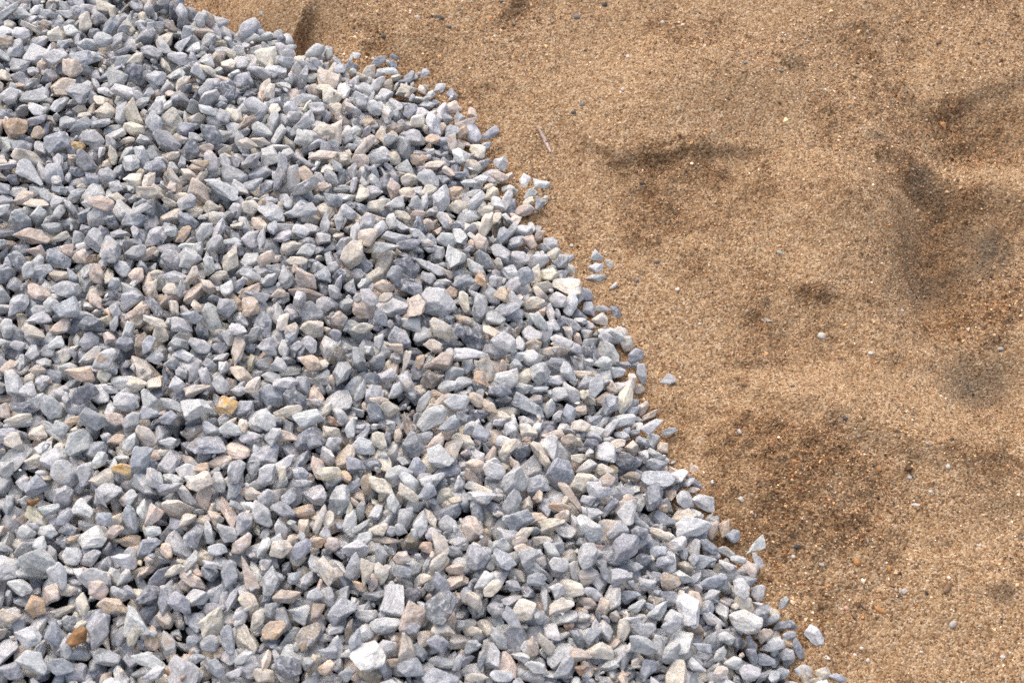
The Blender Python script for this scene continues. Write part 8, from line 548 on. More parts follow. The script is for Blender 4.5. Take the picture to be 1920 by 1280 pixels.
-975,0,-45,-37,-15,-4,41,38,49,-256,1,-42,-38,-8,-2,37,76,47,-209,0,-36,29,17,17,24,82,3,-364,0,-12,9,-37,10,47,82,52,-1017,2,-45,35,-20,0,40,66,46,-910,0,-46,19,-23,-22,41,26,23,-1025,0,-24,6,-36,-17,39,35,63,-776,2,-21,15,37,-7,43,47,2,-606,0,-42,9,33,-21,32,75,57,-714,0,-42,-4,-3,37,48,72,3,-1072,2,-44,-24,-4,12,38,75,30,-757,0,-29,26,-21,9,27,53,48,-418,0,-41,14,29,22,50,37,36,-543,0,-31,-14,-13,-29,25,38,42,
-802,1,-46,-18,-1,25,33,46,55,-582,0,-20,-27,27,-8,50,72,35,-845,1,-37,32,-12,-19,25,46,5,-271,1,-30,-28,7,-1,21,87,40,-308,2,-17,3,0,-32,33,72,23,-299,1,-28,-22,16,-14,28,46,47,-929,0,-44,-2,27,21,32,35,20,-883,1,-45,-21,-19,-11,30,78,62,-734,0,-26,-22,-12,-13,28,85,30,-531,1,-20,27,18,-23,25,35,33,-686,0,-25,-21,-22,23,31,27,54,-985,2,-32,-29,17,9,28,84,66,-487,1,-31,34,13,-2,40,87,65,-817,0,-49,15,-6,-11,23,52,23,
-549,0,-28,-25,20,-24,29,34,61,-833,1,-47,-11,33,7,30,46,16,-682,3,-45,5,-14,37,44,55,24,-838,0,-34,37,-9,11,21,44,69,-611,0,-24,7,-12,-24,50,37,40,-286,1,-25,-12,15,-34,18,66,23,-209,0,-26,-12,-4,12,25,88,20,-1209,2,-50,-2,39,7,28,83,28,-784,0,-28,-10,26,27,28,63,47,-326,1,-34,31,15,17,50,52,69,-889,1,-30,-2,38,3,50,33,20,-259,2,-29,-25,-19,4,47,32,16,-685,1,-21,-26,-3,-5,27,42,28,-521,0,-31,4,-38,-12,36,83,51,
-1043,0,-46,-30,3,-10,34,88,11,-994,1,-19,-26,-5,2,37,37,16,-970,0,-41,14,13,-34,42,85,29,-381,0,-23,-20,-34,-5,35,74,46,-710,1,-26,-17,-21,0,46,44,11,-1012,0,-43,-34,-17,11,44,66,71,-462,0,-37,14,33,8,50,52,29,-820,0,-38,-2,-27,-27,20,26,22,-922,1,-44,29,4,-2,43,67,0,-769,1,-34,-20,28,-6,26,84,2,-801,1,-46,9,6,24,35,74,7,-631,1,-16,-8,28,-27,33,62,45,-281,0,-34,27,-29,3,22,84,19,-869,2,-52,25,-21,-18,18,63,23,
-821,0,-52,-30,-24,-1,21,83,56,-290,0,-21,-38,-5,9,28,43,46,-835,1,-45,-22,3,33,25,65,30,-355,0,-27,-2,39,-1,31,83,36,-905,1,-32,19,-31,-15,22,47,70,-494,0,-28,22,-8,0,32,46,44,-951,3,-26,6,12,31,45,26,54,-887,0,-50,10,-38,-8,28,48,36,-752,1,-24,-29,-8,-21,26,85,63,-749,0,-50,-22,31,-5,27,47,58,-543,0,-25,10,11,-36,36,65,57,-854,1,-47,-7,-8,32,43,52,49,-658,1,-25,-19,-33,8,36,76,48,-683,0,-33,5,-9,26,37,66,15,
-339,3,-36,-16,34,7,33,48,30,-1085,4,-51,10,-4,-12,24,84,70,-489,0,-48,-6,1,-37,39,83,64,-377,1,-31,29,9,1,45,46,14,-317,1,-27,-3,-24,22,33,56,11,-890,0,-38,-15,21,-12,21,84,70,-531,0,-36,-17,-22,17,31,58,38,-1064,0,-48,19,1,-26,34,36,44,-291,1,-26,-22,17,-7,27,65,68,-677,0,-49,-30,25,1,36,62,69,-576,0,-44,-31,-20,14,50,67,30,-867,1,-42,-25,-25,-2,26,37,65,-809,0,-47,-13,38,-3,30,56,57,-734,0,-34,-10,0,-23,50,47,53,
-842,1,-34,-39,-6,-6,27,56,43,-509,1,-35,-22,-9,-30,40,34,10,-878,2,-41,-18,-21,14,22,64,1,-773,0,-35,-15,19,32,43,77,69,-795,3,-27,23,15,29,32,73,24,-919,2,-37,27,19,16,50,78,35,-688,3,-40,-20,31,7,24,48,22,-823,1,-44,-11,34,-6,32,54,70,-843,2,-49,-25,-30,-5,25,88,6,-1081,1,-50,-7,38,4,23,87,23,-607,0,-50,39,-7,-5,41,42,55,-483,0,-35,28,-28,1,23,53,45,-1050,4,-47,11,-37,-1,33,87,64,-871,1,-49,5,6,-24,33,73,10,
-801,1,-46,-30,16,15,30,84,47,-477,1,-52,16,-8,-19,26,23,7,-711,1,-49,0,11,-37,37,63,17,-893,1,-48,-3,2,36,29,88,31,-502,3,-47,-9,-4,-28,39,78,13,-820,5,-38,17,-35,0,28,66,1,-649,0,-36,-3,-4,27,36,74,32,-850,1,-44,-26,-20,16,27,77,22,-751,1,-52,4,2,35,29,42,50,-676,0,-49,-29,-22,10,33,47,15,-775,1,-48,9,3,38,34,48,18,-633,3,-49,0,-38,-4,31,38,29,-827,1,-52,18,-33,-14,27,62,16,-804,1,-52,-37,-9,4,29,83,2,
-947,2,-44,-15,18,23,44,46,21,-858,1,-53,6,16,5,20,37,39,-915,2,-51,5,39,-8,36,86,16,-724,1,-51,13,-36,-3,32,75,8,-889,3,-39,-17,-25,-26,28,54,45,-753,11,-45,-28,4,-17,50,67,3,-508,15,-41,3,7,19,31,47,26,-511,40,-38,-26,30,-4,42,68,7,-562,4,-34,-8,-38,-9,45,57,36,-591,37,-26,-17,29,-21,36,24,36,-549,11,-22,-20,33,7,50,42,11,-654,42,-32,-34,3,-18,35,86,55,-636,8,-33,39,1,8,47,66,53,-540,14,15,-6,14,13,38,88,55,
-771,33,-20,-15,34,-13,44,46,68,-563,1,21,10,-19,32,39,67,47,-1286,9,-49,34,18,11,34,57,58,-617,7,8,8,38,-10,45,85,13,-615,29,15,-17,-15,-4,50,75,31,-774,14,7,-1,-1,-26,50,64,26,-653,3,24,-22,-18,-8,27,85,30,-635,17,49,5,15,-34,50,52,16,-1268,8,-22,32,-9,21,29,64,67,-1322,0,-20,15,-16,-33,24,36,13,-1288,13,-10,-15,-20,-17,44,46,41,-688,9,54,5,-9,-32,50,23,1,-1257,4,4,22,-7,-10,50,56,53]
# ------------------------------------------------------------ odd pebbles in the sand: x, y, length, width, turn, colour, kind, label
PEBBLES=[(0.508,1.846,0.0149,0.0131,20,"white","pebble","smooth white round pebble, largest lying alone in the middle of the sand"),
(0.582,1.808,0.0078,0.0078,0,"white","pebble","small round white pebble low and right of the largest white pebble"),
(0.653,1.906,0.0062,0.0053,0,"white","pebble","tiny white pebble up the slope right of the largest white pebble"),
(0.451,1.978,0.0117,0.0072,-10,"olive","pebble","pale greenish pebble above the little collapsed ledge"),
(0.418,1.860,0.0175,0.0061,-10,"pale","pebble","flat pale sliver of stone left of the largest white pebble"),
(0.369,1.737,0.0102,0.0076,-20,"brown","pebble","rounded brown pebble below the damp hollow in mid sand"),
(0.443,1.723,0.0076,0.0050,0,"dark","pebble","small dark green-black pebble on the pale sand ridge"),
(0.517,1.666,0.0083,0.0058,0,"dark","pebble","black pebble alone on the smooth pale sand ridge"),
(0.681,1.641,0.0066,0.0050,0,"dark","pebble","small black pebble on pale sand at the lower right"),
(0.799,1.826,0.0096,0.0070,0,"pale","pebble","pale grey pebble at the top of the grey stained patch"),
(0.307,1.850,0.0061,0.0052,0,"white","pebble","tiny white pebble beside an orange grain near the gravel edge"),
(-0.138,2.447,0.0237,0.0109,-10,"dark","pebble","largest dark slate pebble, high on the sand above the gravel"),
(-0.116,2.428,0.0099,0.0069,-20,"dark","pebble","small dark pebble just below the largest dark slate pebble"),
(-0.235,2.404,0.0088,0.0108,70,"dark","pebble","dark pebble on the sand above the gravel's upper edge"),
(-0.099,2.469,0.0080,0.0080,0,"slate","pebble","small blue-grey pebble right of the largest dark slate pebble"),
(0.120,2.467,0.0149,0.0100,-30,"slate","pebble","blue-grey pebble at the top of the sand beside white grains"),
(0.174,2.505,0.0111,0.0101,40,"dark","pebble","dark pebble at the very top edge of the sand"),
(0.124,2.256,0.0114,0.0086,0,"slate","pebble","slate pebble above the long arched ledge"),
(0.109,2.237,0.0095,0.0066,-10,"dark","pebble","black pebble just below the slate pebble by the arched ledge"),
(0.225,2.111,0.0102,0.0065,0,"dark","pebble","dark pebble lying under the arched sand ledge"),
(0.198,2.286,0.0076,0.0067,0,"white","pebble","small bright white pebble high on smooth sand above the arched ledge"),
(0.212,2.372,0.0098,0.0078,40,"white","pebble","white chip high on the sand between dark pebbles"),
(0.281,2.459,0.0080,0.0080,0,"white","pebble","small white pebble near the top edge beside a dark one"),
(-0.175,2.440,0.0108,0.0069,10,"white","pebble","pale pebble left of the largest dark slate pebble"),
(0.487,2.330,0.0087,0.0068,0,"slate","pebble","grey pebble just below the small sand clod"),
(0.420,2.328,0.0086,0.0058,10,"slate","pebble","small grey pebble left of the sand clod"),
(0.793,2.424,0.0139,0.0099,30,"brown","pebble","dark brown pebble high at the right of the sand"),
(0.345,1.539,0.0104,0.0096,50,"white","flake","translucent white flake of stone beside the gravel edge"),
(0.451,1.332,0.0184,0.0069,-50,"white","flake","long translucent white flake beside the loose lavender stone"),
(0.417,1.465,0.0071,0.0063,0,"white","pebble","small white pebble right of the two leaning loose stones"),
(0.423,1.475,0.0119,0.0071,10,"dark","pebble","dark olive-brown pebble right of the long pale loose stone"),
(0.511,1.458,0.0103,0.0126,20,"orange","pebble","orange-tan pebble set into the damp lower sand"),
(0.564,1.604,0.0099,0.0082,0,"orange","pebble","orange-brown pebble near the middle of the lower right sand"),
(0.577,1.423,0.0110,0.0094,60,"pale","pebble","pale grey triangular chip with a dark pebble under it"),
(0.569,1.415,0.0086,0.0070,0,"dark","pebble","dark pebble tucked under the pale triangular chip"),
(0.537,1.396,0.0211,0.0078,-30,"orange","pebble","long tan-orange pebble lying aslant in the lower sand"),
(0.641,1.426,0.0235,0.0094,50,"brown","pebble","long sandy brown pebble half buried and aslant in the sand"),
(0.641,1.377,0.0101,0.0124,-40,"pale","pebble","pale taupe pebble on the lower right sand"),
(0.559,1.453,0.0055,0.0126,0,"orange","pebble","narrow upright orange-brown pebble in the damp sand"),
(0.529,1.489,0.0040,0.0103,15,"pale","pebble","thin cream sliver standing in the damp lower sand"),
(0.616,1.557,0.0138,0.0057,-15,"white","pebble","flat whitish pebble pair on the lower right sand"),
(0.641,1.574,0.0073,0.0065,0,"white","pebble","round pinkish white pebble above the flat whitish pebble"),
(0.611,1.594,0.0074,0.0066,0,"white","pebble","small white pebble right of the orange-brown pebble"),
(0.671,1.607,0.0074,0.0074,0,"white","pebble","round white pebble furthest up the lower right sand"),
(0.700,1.494,0.0080,0.0072,0,"white","pebble","white chip at the right of the lower sand"),
(0.493,1.335,0.0061,0.0054,0,"white","pebble","left one of two small white pebbles below the gravel tip"),
(0.503,1.342,0.0061,0.0054,0,"white","pebble","right one of two small white pebbles below the gravel tip"),
(0.511,1.327,0.0069,0.0061,30,"white","pebble","rough white pebble just below two small white pebbles"),
(0.590,1.340,0.0069,0.0046,0,"white","pebble","small oval white pebble near the bottom of the sand"),
(0.705,1.331,0.0077,0.0061,0,"white","pebble","white pebble at the lower right corner of the sand"),
(0.457,1.451,0.0087,0.0047,-20,"pale","pebble","small pale oval pebble in the dark damp sand"),
(0.243,1.960,0.0116,0.0072,0,"dark","pebble","black pebble above orange grains right of the loose stone cluster"),
(0.207,1.925,0.0071,0.0089,-60,"slate","pebble","slate pebble right of the loose stone cluster"),
(0.274,1.907,0.0079,0.0088,-50,"white","pebble","small white chip beside an orange grain"),
(0.281,1.911,0.0062,0.0062,0,"orange","pebble","round orange grain beside the small white chip"),
(0.100,1.987,0.0072,0.0063,0,"white","pebble","white pebble against the gravel edge above the loose cluster"),
(0.107,1.946,0.0062,0.0053,0,"pink","pebble","pink pebble between the gravel edge and the loose cluster"),
(0.489,1.400,0.0070,0.0070,0,"pink","pebble","pinkish pebble left of the long tan-orange pebble"),
(0.280,1.516,0.0064,0.0048,0,"white","pebble","tiny white pebble close to the lower gravel edge")]
# stones one can name at a glance: x, y, how others refer to it, its own label
LANDMARKS=[(-0.414,1.565,"the vivid orange wedge","vivid orange-yellow wedge stone, the brightest coloured one in the gravel"),
(-0.818,2.058,"the big peach stone","big peach-orange stone at the upper left edge of the gravel"),
(-0.720,2.049,"the yellowish stone","small yellowish tan stone below the big peach stone"),
(-0.549,1.470,"the narrow orange stone","narrow bright orange stone low on the left of the gravel"),
(-0.046,1.661,"the rounded orange stone","rounded orange-tan stone in the right half of the gravel"),
(-0.048,1.838,"the upper orange stone","orange-peach stone higher up, nearer the sand than the vivid orange wedge"),
(-0.647,1.301,"the lower peach stone","upright peach-orange stone near the bottom left corner"),
(-0.268,1.378,"the small lower peach stone","small peach-orange stone beside a pinkish one in the lower middle"),
(-0.236,1.474,"the small middle peach stone","small peach-orange stone left of a big cream stone in the middle"),
(-0.209,1.327,"the small slanting orange stone","small slanting orange stone low in the middle of the gravel"),
(-0.115,1.785,"the broad pale slab","broad pale slab, the widest stone in the middle of the heap"),
(-0.648,1.347,"the broad grey stone","broad mid-grey stone, the largest one at the lower left"),
(-0.550,1.257,"the long grey stone","long grey stone leaning up to the right near the bottom left"),
(0.017,1.301,"the round cream stone","smooth roundish cream stone low in the middle right of the gravel"),
(-0.353,1.595,"the round blue-grey stone","roundish blue-grey stone just right of the vivid orange wedge"),
(-0.119,1.581,"the large whitish stone","large whitish oval stone leaning up to the right in mid heap"),
(-0.101,1.725,"the large dark stone","large dark slate stone below the broad pale slab"),
(-0.359,1.889,"the long pale slab","long pale slab lying level in the upper middle of the gravel"),
(-0.120,1.647,"the taupe stone","brownish taupe stone left of the rounded orange stone"),
(-0.320,1.793,"the tilted pinkish stone","large pinkish cream stone tilted down to the right"),
(0.224,1.384,"the brown block","brown-tan block near the sandy edge of the gravel"),
(-0.186,1.465,"the tilted cream stone","large cream stone tilted down to the right in the lower middle"),
(0.000,1.459,"the standing grey stone","large standing grey stone right of the tilted cream stone"),
(-0.259,1.470,"the flat yellowish stone","flat yellowish cream stone left of the tilted cream stone"),
(-0.190,1.217,"the orange-marked stone","broad peach stone at the bottom edge of the gravel"),
(-0.319,1.264,"the tan block","tan peach block near the bottom, left of the middle"),
(0.117,1.263,"the pale cream stone","large pale cream stone near the bottom right of the gravel"),
(-0.637,1.624,"the long peach stone","long peach stone lying level at the left of the gravel"),
(-0.549,1.977,"the tall cream stone","tall narrow cream stone standing in the upper left part"),
(0.142,1.968,"","pale pointed stone, topmost of the loose cluster on the sand"),
(0.139,1.945,"","whitish angular stone in the middle of the loose cluster on the sand"),
(0.164,1.953,"","small cream square chip at the side of the loose cluster on the sand"),
(0.139,1.926,"","dull grey flat stone, lowest of the loose cluster on the sand"),
(0.249,1.747,"","pale grey triangular chip lying alone on the sand beside the gravel"),
(0.438,1.357,"","pale lavender stone lying alone on the sand off the lower edge"),
(0.359,1.478,"the long loose stone","long whitish stone jutting out over the sand at the lower edge"),
(0.365,1.453,"","narrow pale stone leaning below the long whitish jutting stone"),
(0.395,1.401,"","pale grey upright stone perched at the sandy edge"),
(0.444,1.306,"","cream block at the bottom tip of the gravel edge"),
(-0.344,2.410,"","pale cream stone standing alone at the upper sand edge of the gravel")]
STALK=[(0.045, 2.21), (0.067, 2.162)]
LEAVES=[(-0.579, 1.25), (-0.438, 1.196), (-0.67, 1.427)]
# ------------------------------------------------------------ sand
SAND_TONE=np.array([.81,.75,.655])
def sand_material():
    t=NT("coarse_sand"); obj=t.n("TexCoord").outputs["Object"]
    v=t.n("TexVoronoi",{"Vector":obj,"Scale":330.0})
    rgb=t.n("SeparateColor",{0:v.outputs["Color"]}).outputs[0]
    dry=t.ramp(rgb,[(0,(.19,.105,.05)),(.18,(.34,.21,.115)),(.5,(.45,.305,.18)),(.8,(.55,.40,.255)),(1,(.68,.56,.42))])
    wet=t.ramp(rgb,[(0,(.045,.020,.008)),(.4,(.14,.070,.030)),(.7,(.24,.135,.065)),(1,(.42,.28,.15))])  # damp sand, darkened further to paint the shade between grains
    c=t.mix(t.attr("damp"),dry,wet)  # this mask carries real damp and painted shade together
    c=t.mix(t.math('MULTIPLY',t.attr("stain"),0.70),c,(.105,.095,.08))
    c=t.mix(1.0,c,tuple(SAND_TONE),'MULTIPLY')
    h=t.math('SUBTRACT',1.0,v.outputs["Distance"])
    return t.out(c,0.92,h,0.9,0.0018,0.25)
def grain_material():
    t=NT("sand_grain"); return t.out(t.attr("Col","Color"),0.6,spec=0.35)
def spaced(lo,hi,step,far,grow=1.35):
    a=list(np.arange(lo,hi,step)); s=step
    while a[-1]<far[1]: s*=grow; a.append(a[-1]+s)
    s=step
    while a[0]>far[0]: s*=grow; a.insert(0,a[0]-s)
    return np.array(a)
def build_sand():
    xs=spaced(-1.25,1.35,0.0042,(-5,5)); ys=spaced(1.0,3.25,0.0042,(-0.5,7))
    X,Y=np.meshgrid(xs,ys); Z=sand_top(X,Y)
    gd=gravel_depth(X,Y); Z=Z-0.06*sstep(0.03,0.25,gd)          # pressed down under the stone
    nx,ny=len(xs),len(ys); i=np.arange(nx*ny).reshape(ny,nx)
    F=np.stack([i[:-1,:-1],i[:-1,1:],i[1:,1:],i[1:,:-1]],-1).reshape(-1,4)
    V=np.stack([X,Y,Z],-1).reshape(-1,3)
    me=mesh_np("sand_pile",V,F,sand_material(),damp=damp_shade(X,Y).ravel(),stain=stain(X,Y).ravel())
    o=tag(link("sand_pile",me),"coarse tan sand heaped in soft ridges and damp hollows beside the grey gravel","sand pile",kind="stuff")
    # loose grains lying on it
    r=np.random.RandomState(5); n=420000
    x=r.uniform(-1.05,1.25,n); y=r.uniform(1.0,3.0,n)
    ok=(gravel_depth(x,y)<0.05); x,y=x[ok],y[ok]
    # denser where the camera and a step to either side can see
    keep=(np.abs(x)<0.16+0.36*y+0.12)&((y>2.3)|(x>-0.45)); x,y=x[keep],y[keep]; n=len(x)
    fx=np.interp(x,xs,np.arange(nx)); fy=np.interp(y,ys,np.arange(ny)); a=np.minimum(fx.astype(int),nx-2); b=np.minimum(fy.astype(int),ny-2); fx-=a; fy-=b
    z=(Z[b,a]*(1-fx)+Z[b,a+1]*fx)*(1-fy)+(Z[b+1,a]*(1-fx)+Z[b+1,a+1]*fx)*fy
    m=damp_shade(x,y); st=stain(x,y)
    rad=0.00102*np.exp(0.38*r.normal(size=n)); rad=rad*(.74+.55*np.clip(.45+1.6*fbm(x,y,.16,3,141)+.35*m,0,1)); rad=np.clip(rad,0.0005,0.0042)
    big=r.uniform(size=n)<0.020*(1+2.5*(fbm(x,y,0.12,3,61)>0.12)); rad[big]*=r.uniform(1.4,2.2,big.sum())
    # octahedra with every corner pulled about
    base=np.array([[1,0,0],[-1,0,0],[0,1,0],[0,-1,0],[0,0,1],[0,0,-1]],float)
    tri=np.array([[0,2,4],[2,1,4],[1,3,4],[3,0,4],[2,0,5],[1,2,5],[3,1,5],[0,3,5]])
    q=r.normal(size=(n,4)); q/=np.linalg.norm(q,axis=1)[:,None]; R=quat_mat(q)
    P=base[None]*r.uniform(0.65,1.25,(n,6,1))+r.uniform(-.22,.22,(n,6,3))
    P=np.einsum('nij,nkj->nki',R,P)*rad[:,None,None]+np.stack([x,y,z+rad*(0.15+0.55*m)],-1)[:,None]
    pal=np.array([(.50,.35,.21),(.57,.43,.28),(.43,.28,.155),(.36,.215,.11),(.52,.39,.27),(.66,.55,.43),(.40,.20,.085),(.22,.12,.06),(.76,.70,.62),(.07,.065,.065),(.52,.30,.13),(.46,.30,.22)])
    pr=np.array([.18,.13,.16,.13,.10,.06,.07,.07,.03,.012,.045,.03]); k=r.choice(len(pal),n,p=pr/pr.sum())
    C=pal[k]*np.exp(r.normal(size=(n,1))*.42)
    wet_shade_tint=np.array([.90,.74,.58]); C=C*(1-m[:,None]*(1-wet_shade_tint)); C=C*(1-0.60*st[:,None])+np.array([.03,.03,.028])*st[:,None]
    me=mesh_np("coarse_grains",P.reshape(-1,3),(tri[None]+6*np.arange(n)[:,None,None]).reshape(-1,3),grain_material(),False,Col=np.repeat(C*SAND_TONE,6,0))
    g=link("coarse_grains",me,o); g['kind']="stuff"
    return o
build_sand()
def build_ground():
    V=np.array([[-200,-200,0],[200,-200,0],[200,200,0],[-200,200,0]],float)
    t=NT("trodden_earth"); obj=t.n("TexCoord").outputs["Object"]
    c=t.ramp(t.n("TexNoise",{"Vector":obj,"Scale":3.0,"Detail":8.0}).outputs[0],[(.3,(.26,.18,.11)),(.7,(.40,.30,.20))])
    tag(link("ground",mesh_np("ground",V,np.array([[0,1,2,3]]),t.out(c,0.95))),kind="structure")
build_ground()
# ------------------------------------------------------------ crushed stone
def stone_material():
    t=NT("crushed_limestone"); tp=t.attr("tp","Vector"); col=t.attr("Col","Color")
    def noise(scale,detail=4.0,vec=None,rough=.6,dist=0.0): return t.n("TexNoise",{"Vector":vec or tp,"Scale":scale,"Detail":detail,"Roughness":rough,"Distortion":dist}).outputs[0]
    vy=t.attr("vary")
    # mottling
    mot=t.ramp(noise(85.0,6.0,dist=.6),[(.33,(.55,.56,.60)),(.47,(.92,.92,.93)),(.56,(1.06,1.06,1.05)),(.68,(1.34,1.33,1.31))])
    c=t.mix(t.math('ADD',t.math('MULTIPLY',vy,.75),.25),col,t.mix(1.0,col,mot,'MULTIPLY'))
    # bedding streaks: noise squashed along one axis
    sq=t.n("Mapping",{0:tp,3:(60.0,140.0,900.0)}).outputs[0]
    st=t.ramp(noise(1.0,3.0,sq,dist=.8),[(.40,(.74,.74,.77)),(.52,(1,1,1)),(.64,(1.22,1.21,1.2))])
    c=t.mix(t.math('SUBTRACT',1.0,vy),c,t.mix(1.0,c,st,'MULTIPLY'))
    # white calcite veins in some
    vn=t.math('ABSOLUTE',t.math('SUBTRACT',noise(42.0,2.0,dist=.9),.5)); vn=t.math('MULTIPLY',t.math('LESS_THAN',vn,.011),t.math('GREATER_THAN',vy,.62))
    c=t.mix(t.math('MULTIPLY',vn,.75),c,(.66,.65,.64))
    # buff staining that covers one side of some
    buff=t.ramp(noise(34.0,3.0,dist=.4),[(.56,(0,0,0)),(.66,(1,1,1))])
    c=t.mix(t.math('MULTIPLY',buff,t.attr("buff")),c,(.50,.38,.27))
    # pale crushed dust on worn arrises and in patches
    dust=t.ramp(noise(150.0,5.0),[(.47,(0,0,0)),(.58,(1,1,1))])
    c=t.mix(t.math('MULTIPLY',dust,t.math('ADD',t.math('MULTIPLY',t.attr("edge"),0.5),0.28)),c,(.60,.59,.60))
    # fine dark pits
    pit=t.ramp(noise(520.0,2.0),[(.33,(.55,.55,.58)),(.44,(1,1,1))])
    c=t.mix(0.7,c,t.mix(1.0,c,pit,'MULTIPLY'))
    h=t.math('ADD',noise(190.0,7.0,rough=.65),t.math('MULTIPLY',noise(1.0,3.0,sq,dist=.8),0.5))
    return t.out(c,0.82,h,1.0,0.0022,0.25)
def lin(*c): 
    a=np.array(c)/255.0; return np.where(a<.04045,a/12.92,((a+.055)/1.055)**2.4)
# stone colours by class (what the dry stone looks like in open shade)
CLASS=[None]+[lin(*c) for c in [(202,201,203),(188,187,191),(168,168,173),(156,158,167),(122,124,133),(210,199,186),(204,186,174),(186,164,143),(203,171,143),(216,176,122),(206,182,162),(200,174,128),(200,187,162),(164,130,106),(148,135,122)]]
ALB=1.0
FILLW=np.array([0,.13,.27,.20,.11,.05,.12,.09,.010,.001,0,.006,.001,.003,.002,.012]); FILLW=FILLW/FILLW.sum()
def ico(n):
    import bmesh
    bm=bmesh.new(); bmesh.ops.create_icosphere(bm,subdivisions=n,radius=1.0); bm.verts.ensure_lookup_table()
    v=np.array([q.co[:] for q in bm.verts]); v/=np.linalg.norm(v,axis=1)[:,None]
    f=np.array([[w.index for w in q.verts] for q in bm.faces]); bm.free(); return v,f
ICO=[ico(3),ico(4),ico(5)]
_cache={}
def shape(k,lod):
    if (k,lod) not in _cache: _cache[k,lod]=stone_shape(k,ICO[lod][0])
    return _cache[k,lod]
def unpack(rows,full):
    """the numbers above back to position, turn, size, shape and colour class"""
    a=np.array(rows,float).reshape(-1,11 if full else 9); x=a[:,0]/1000; y=1.0+np.cumsum(a[:,1])/1000
    P=np.column_stack([x,y,gravel_top(x,y)+a[:,2]/1000]); V=a[:,3:6]/(99.0 if full else 40.0)
    w=np.sqrt(np.clip(1-(V**2).sum(1),0,1)); Q=np.column_stack([w,V]); Q/=np.linalg.norm(Q,axis=1)[:,None]
    if full: return P,Q,a[:,6:9]/1000,a[:,9].astype(int),a[:,10].astype(int)
    l=a[:,6]/1000; r=a[:,7].astype(int)
    return P,Q,np.column_stack([l,l*(.5+r//10/20),l*(.3+r%10/20)]),a[:,8].astype(int),np.zeros(len(a),int)
COLOURS=["","whitish","pale grey","mid-grey","blue-grey","dark slate","cream","pinkish cream","tan","peach-orange","vivid orange","peach","yellowish tan","yellowish cream","rust-brown","taupe"]
NUM=["","one stone width","two stone widths","three stone widths","four stone widths","five stone widths","six stone widths","seven stone widths","eight stone widths","nine stone widths","ten stone widths","eleven stone widths","twelve stone widths"]
def stone_labels(P,S,R,C):
    """one label per named stone: its look, and where it lies from a stone one can name at a glance"""
    mark={}
    for x,y,ph,own in LANDMARKS: mark[int(np.argmin(np.hypot(P[:,0]-x,P[:,1]-y)))]=(ph,own)
    used=set(); lab=[None]*len(P)
    for i,(ph,own) in mark.items(): lab[i]=own; used.add(own)
    refs=[i for i in mark if mark[i][0]]
    for i in range(len(P)):
        if lab[i]: continue
        a,b,c=S[i]
        size="big" if a*b>.00155 else "small" if a*b<.0008 else ""
        kind="long" if a/b>1.7 else "oblong" if a/b>1.35 else "blocky"
        flat="flat " if c/b<.56 else ""
        near=sorted(refs,key=lambda k:np.hypot(*(P[k,:2]-P[i,:2])))
        for k in near:
            dx,dy=P[i,:2]-P[k,:2]; d=math.hypot(dx,dy); n=int(round(d/.034))
            ang=math.degrees(math.atan2(dy,dx))%360
            way=["right of","up and right of","above","up and left of","left of","down and left of","below","down and right of"][int((ang+22.5)//45)%8]
            if n>12: continue
            t=" ".join(("%s %s%s %s stone, %s %s %s"%(size,flat,COLOURS[C[i]],kind,NUM[max(n,1)],way,mark[k][0])).split())
            if len(t.split())>16: t=t.replace("and ","")
            if len(t.split())>16: t=t.replace(" "+kind+" "," ")
            if t not in used: break
        lab[i]=t; used.add(t)
    return lab
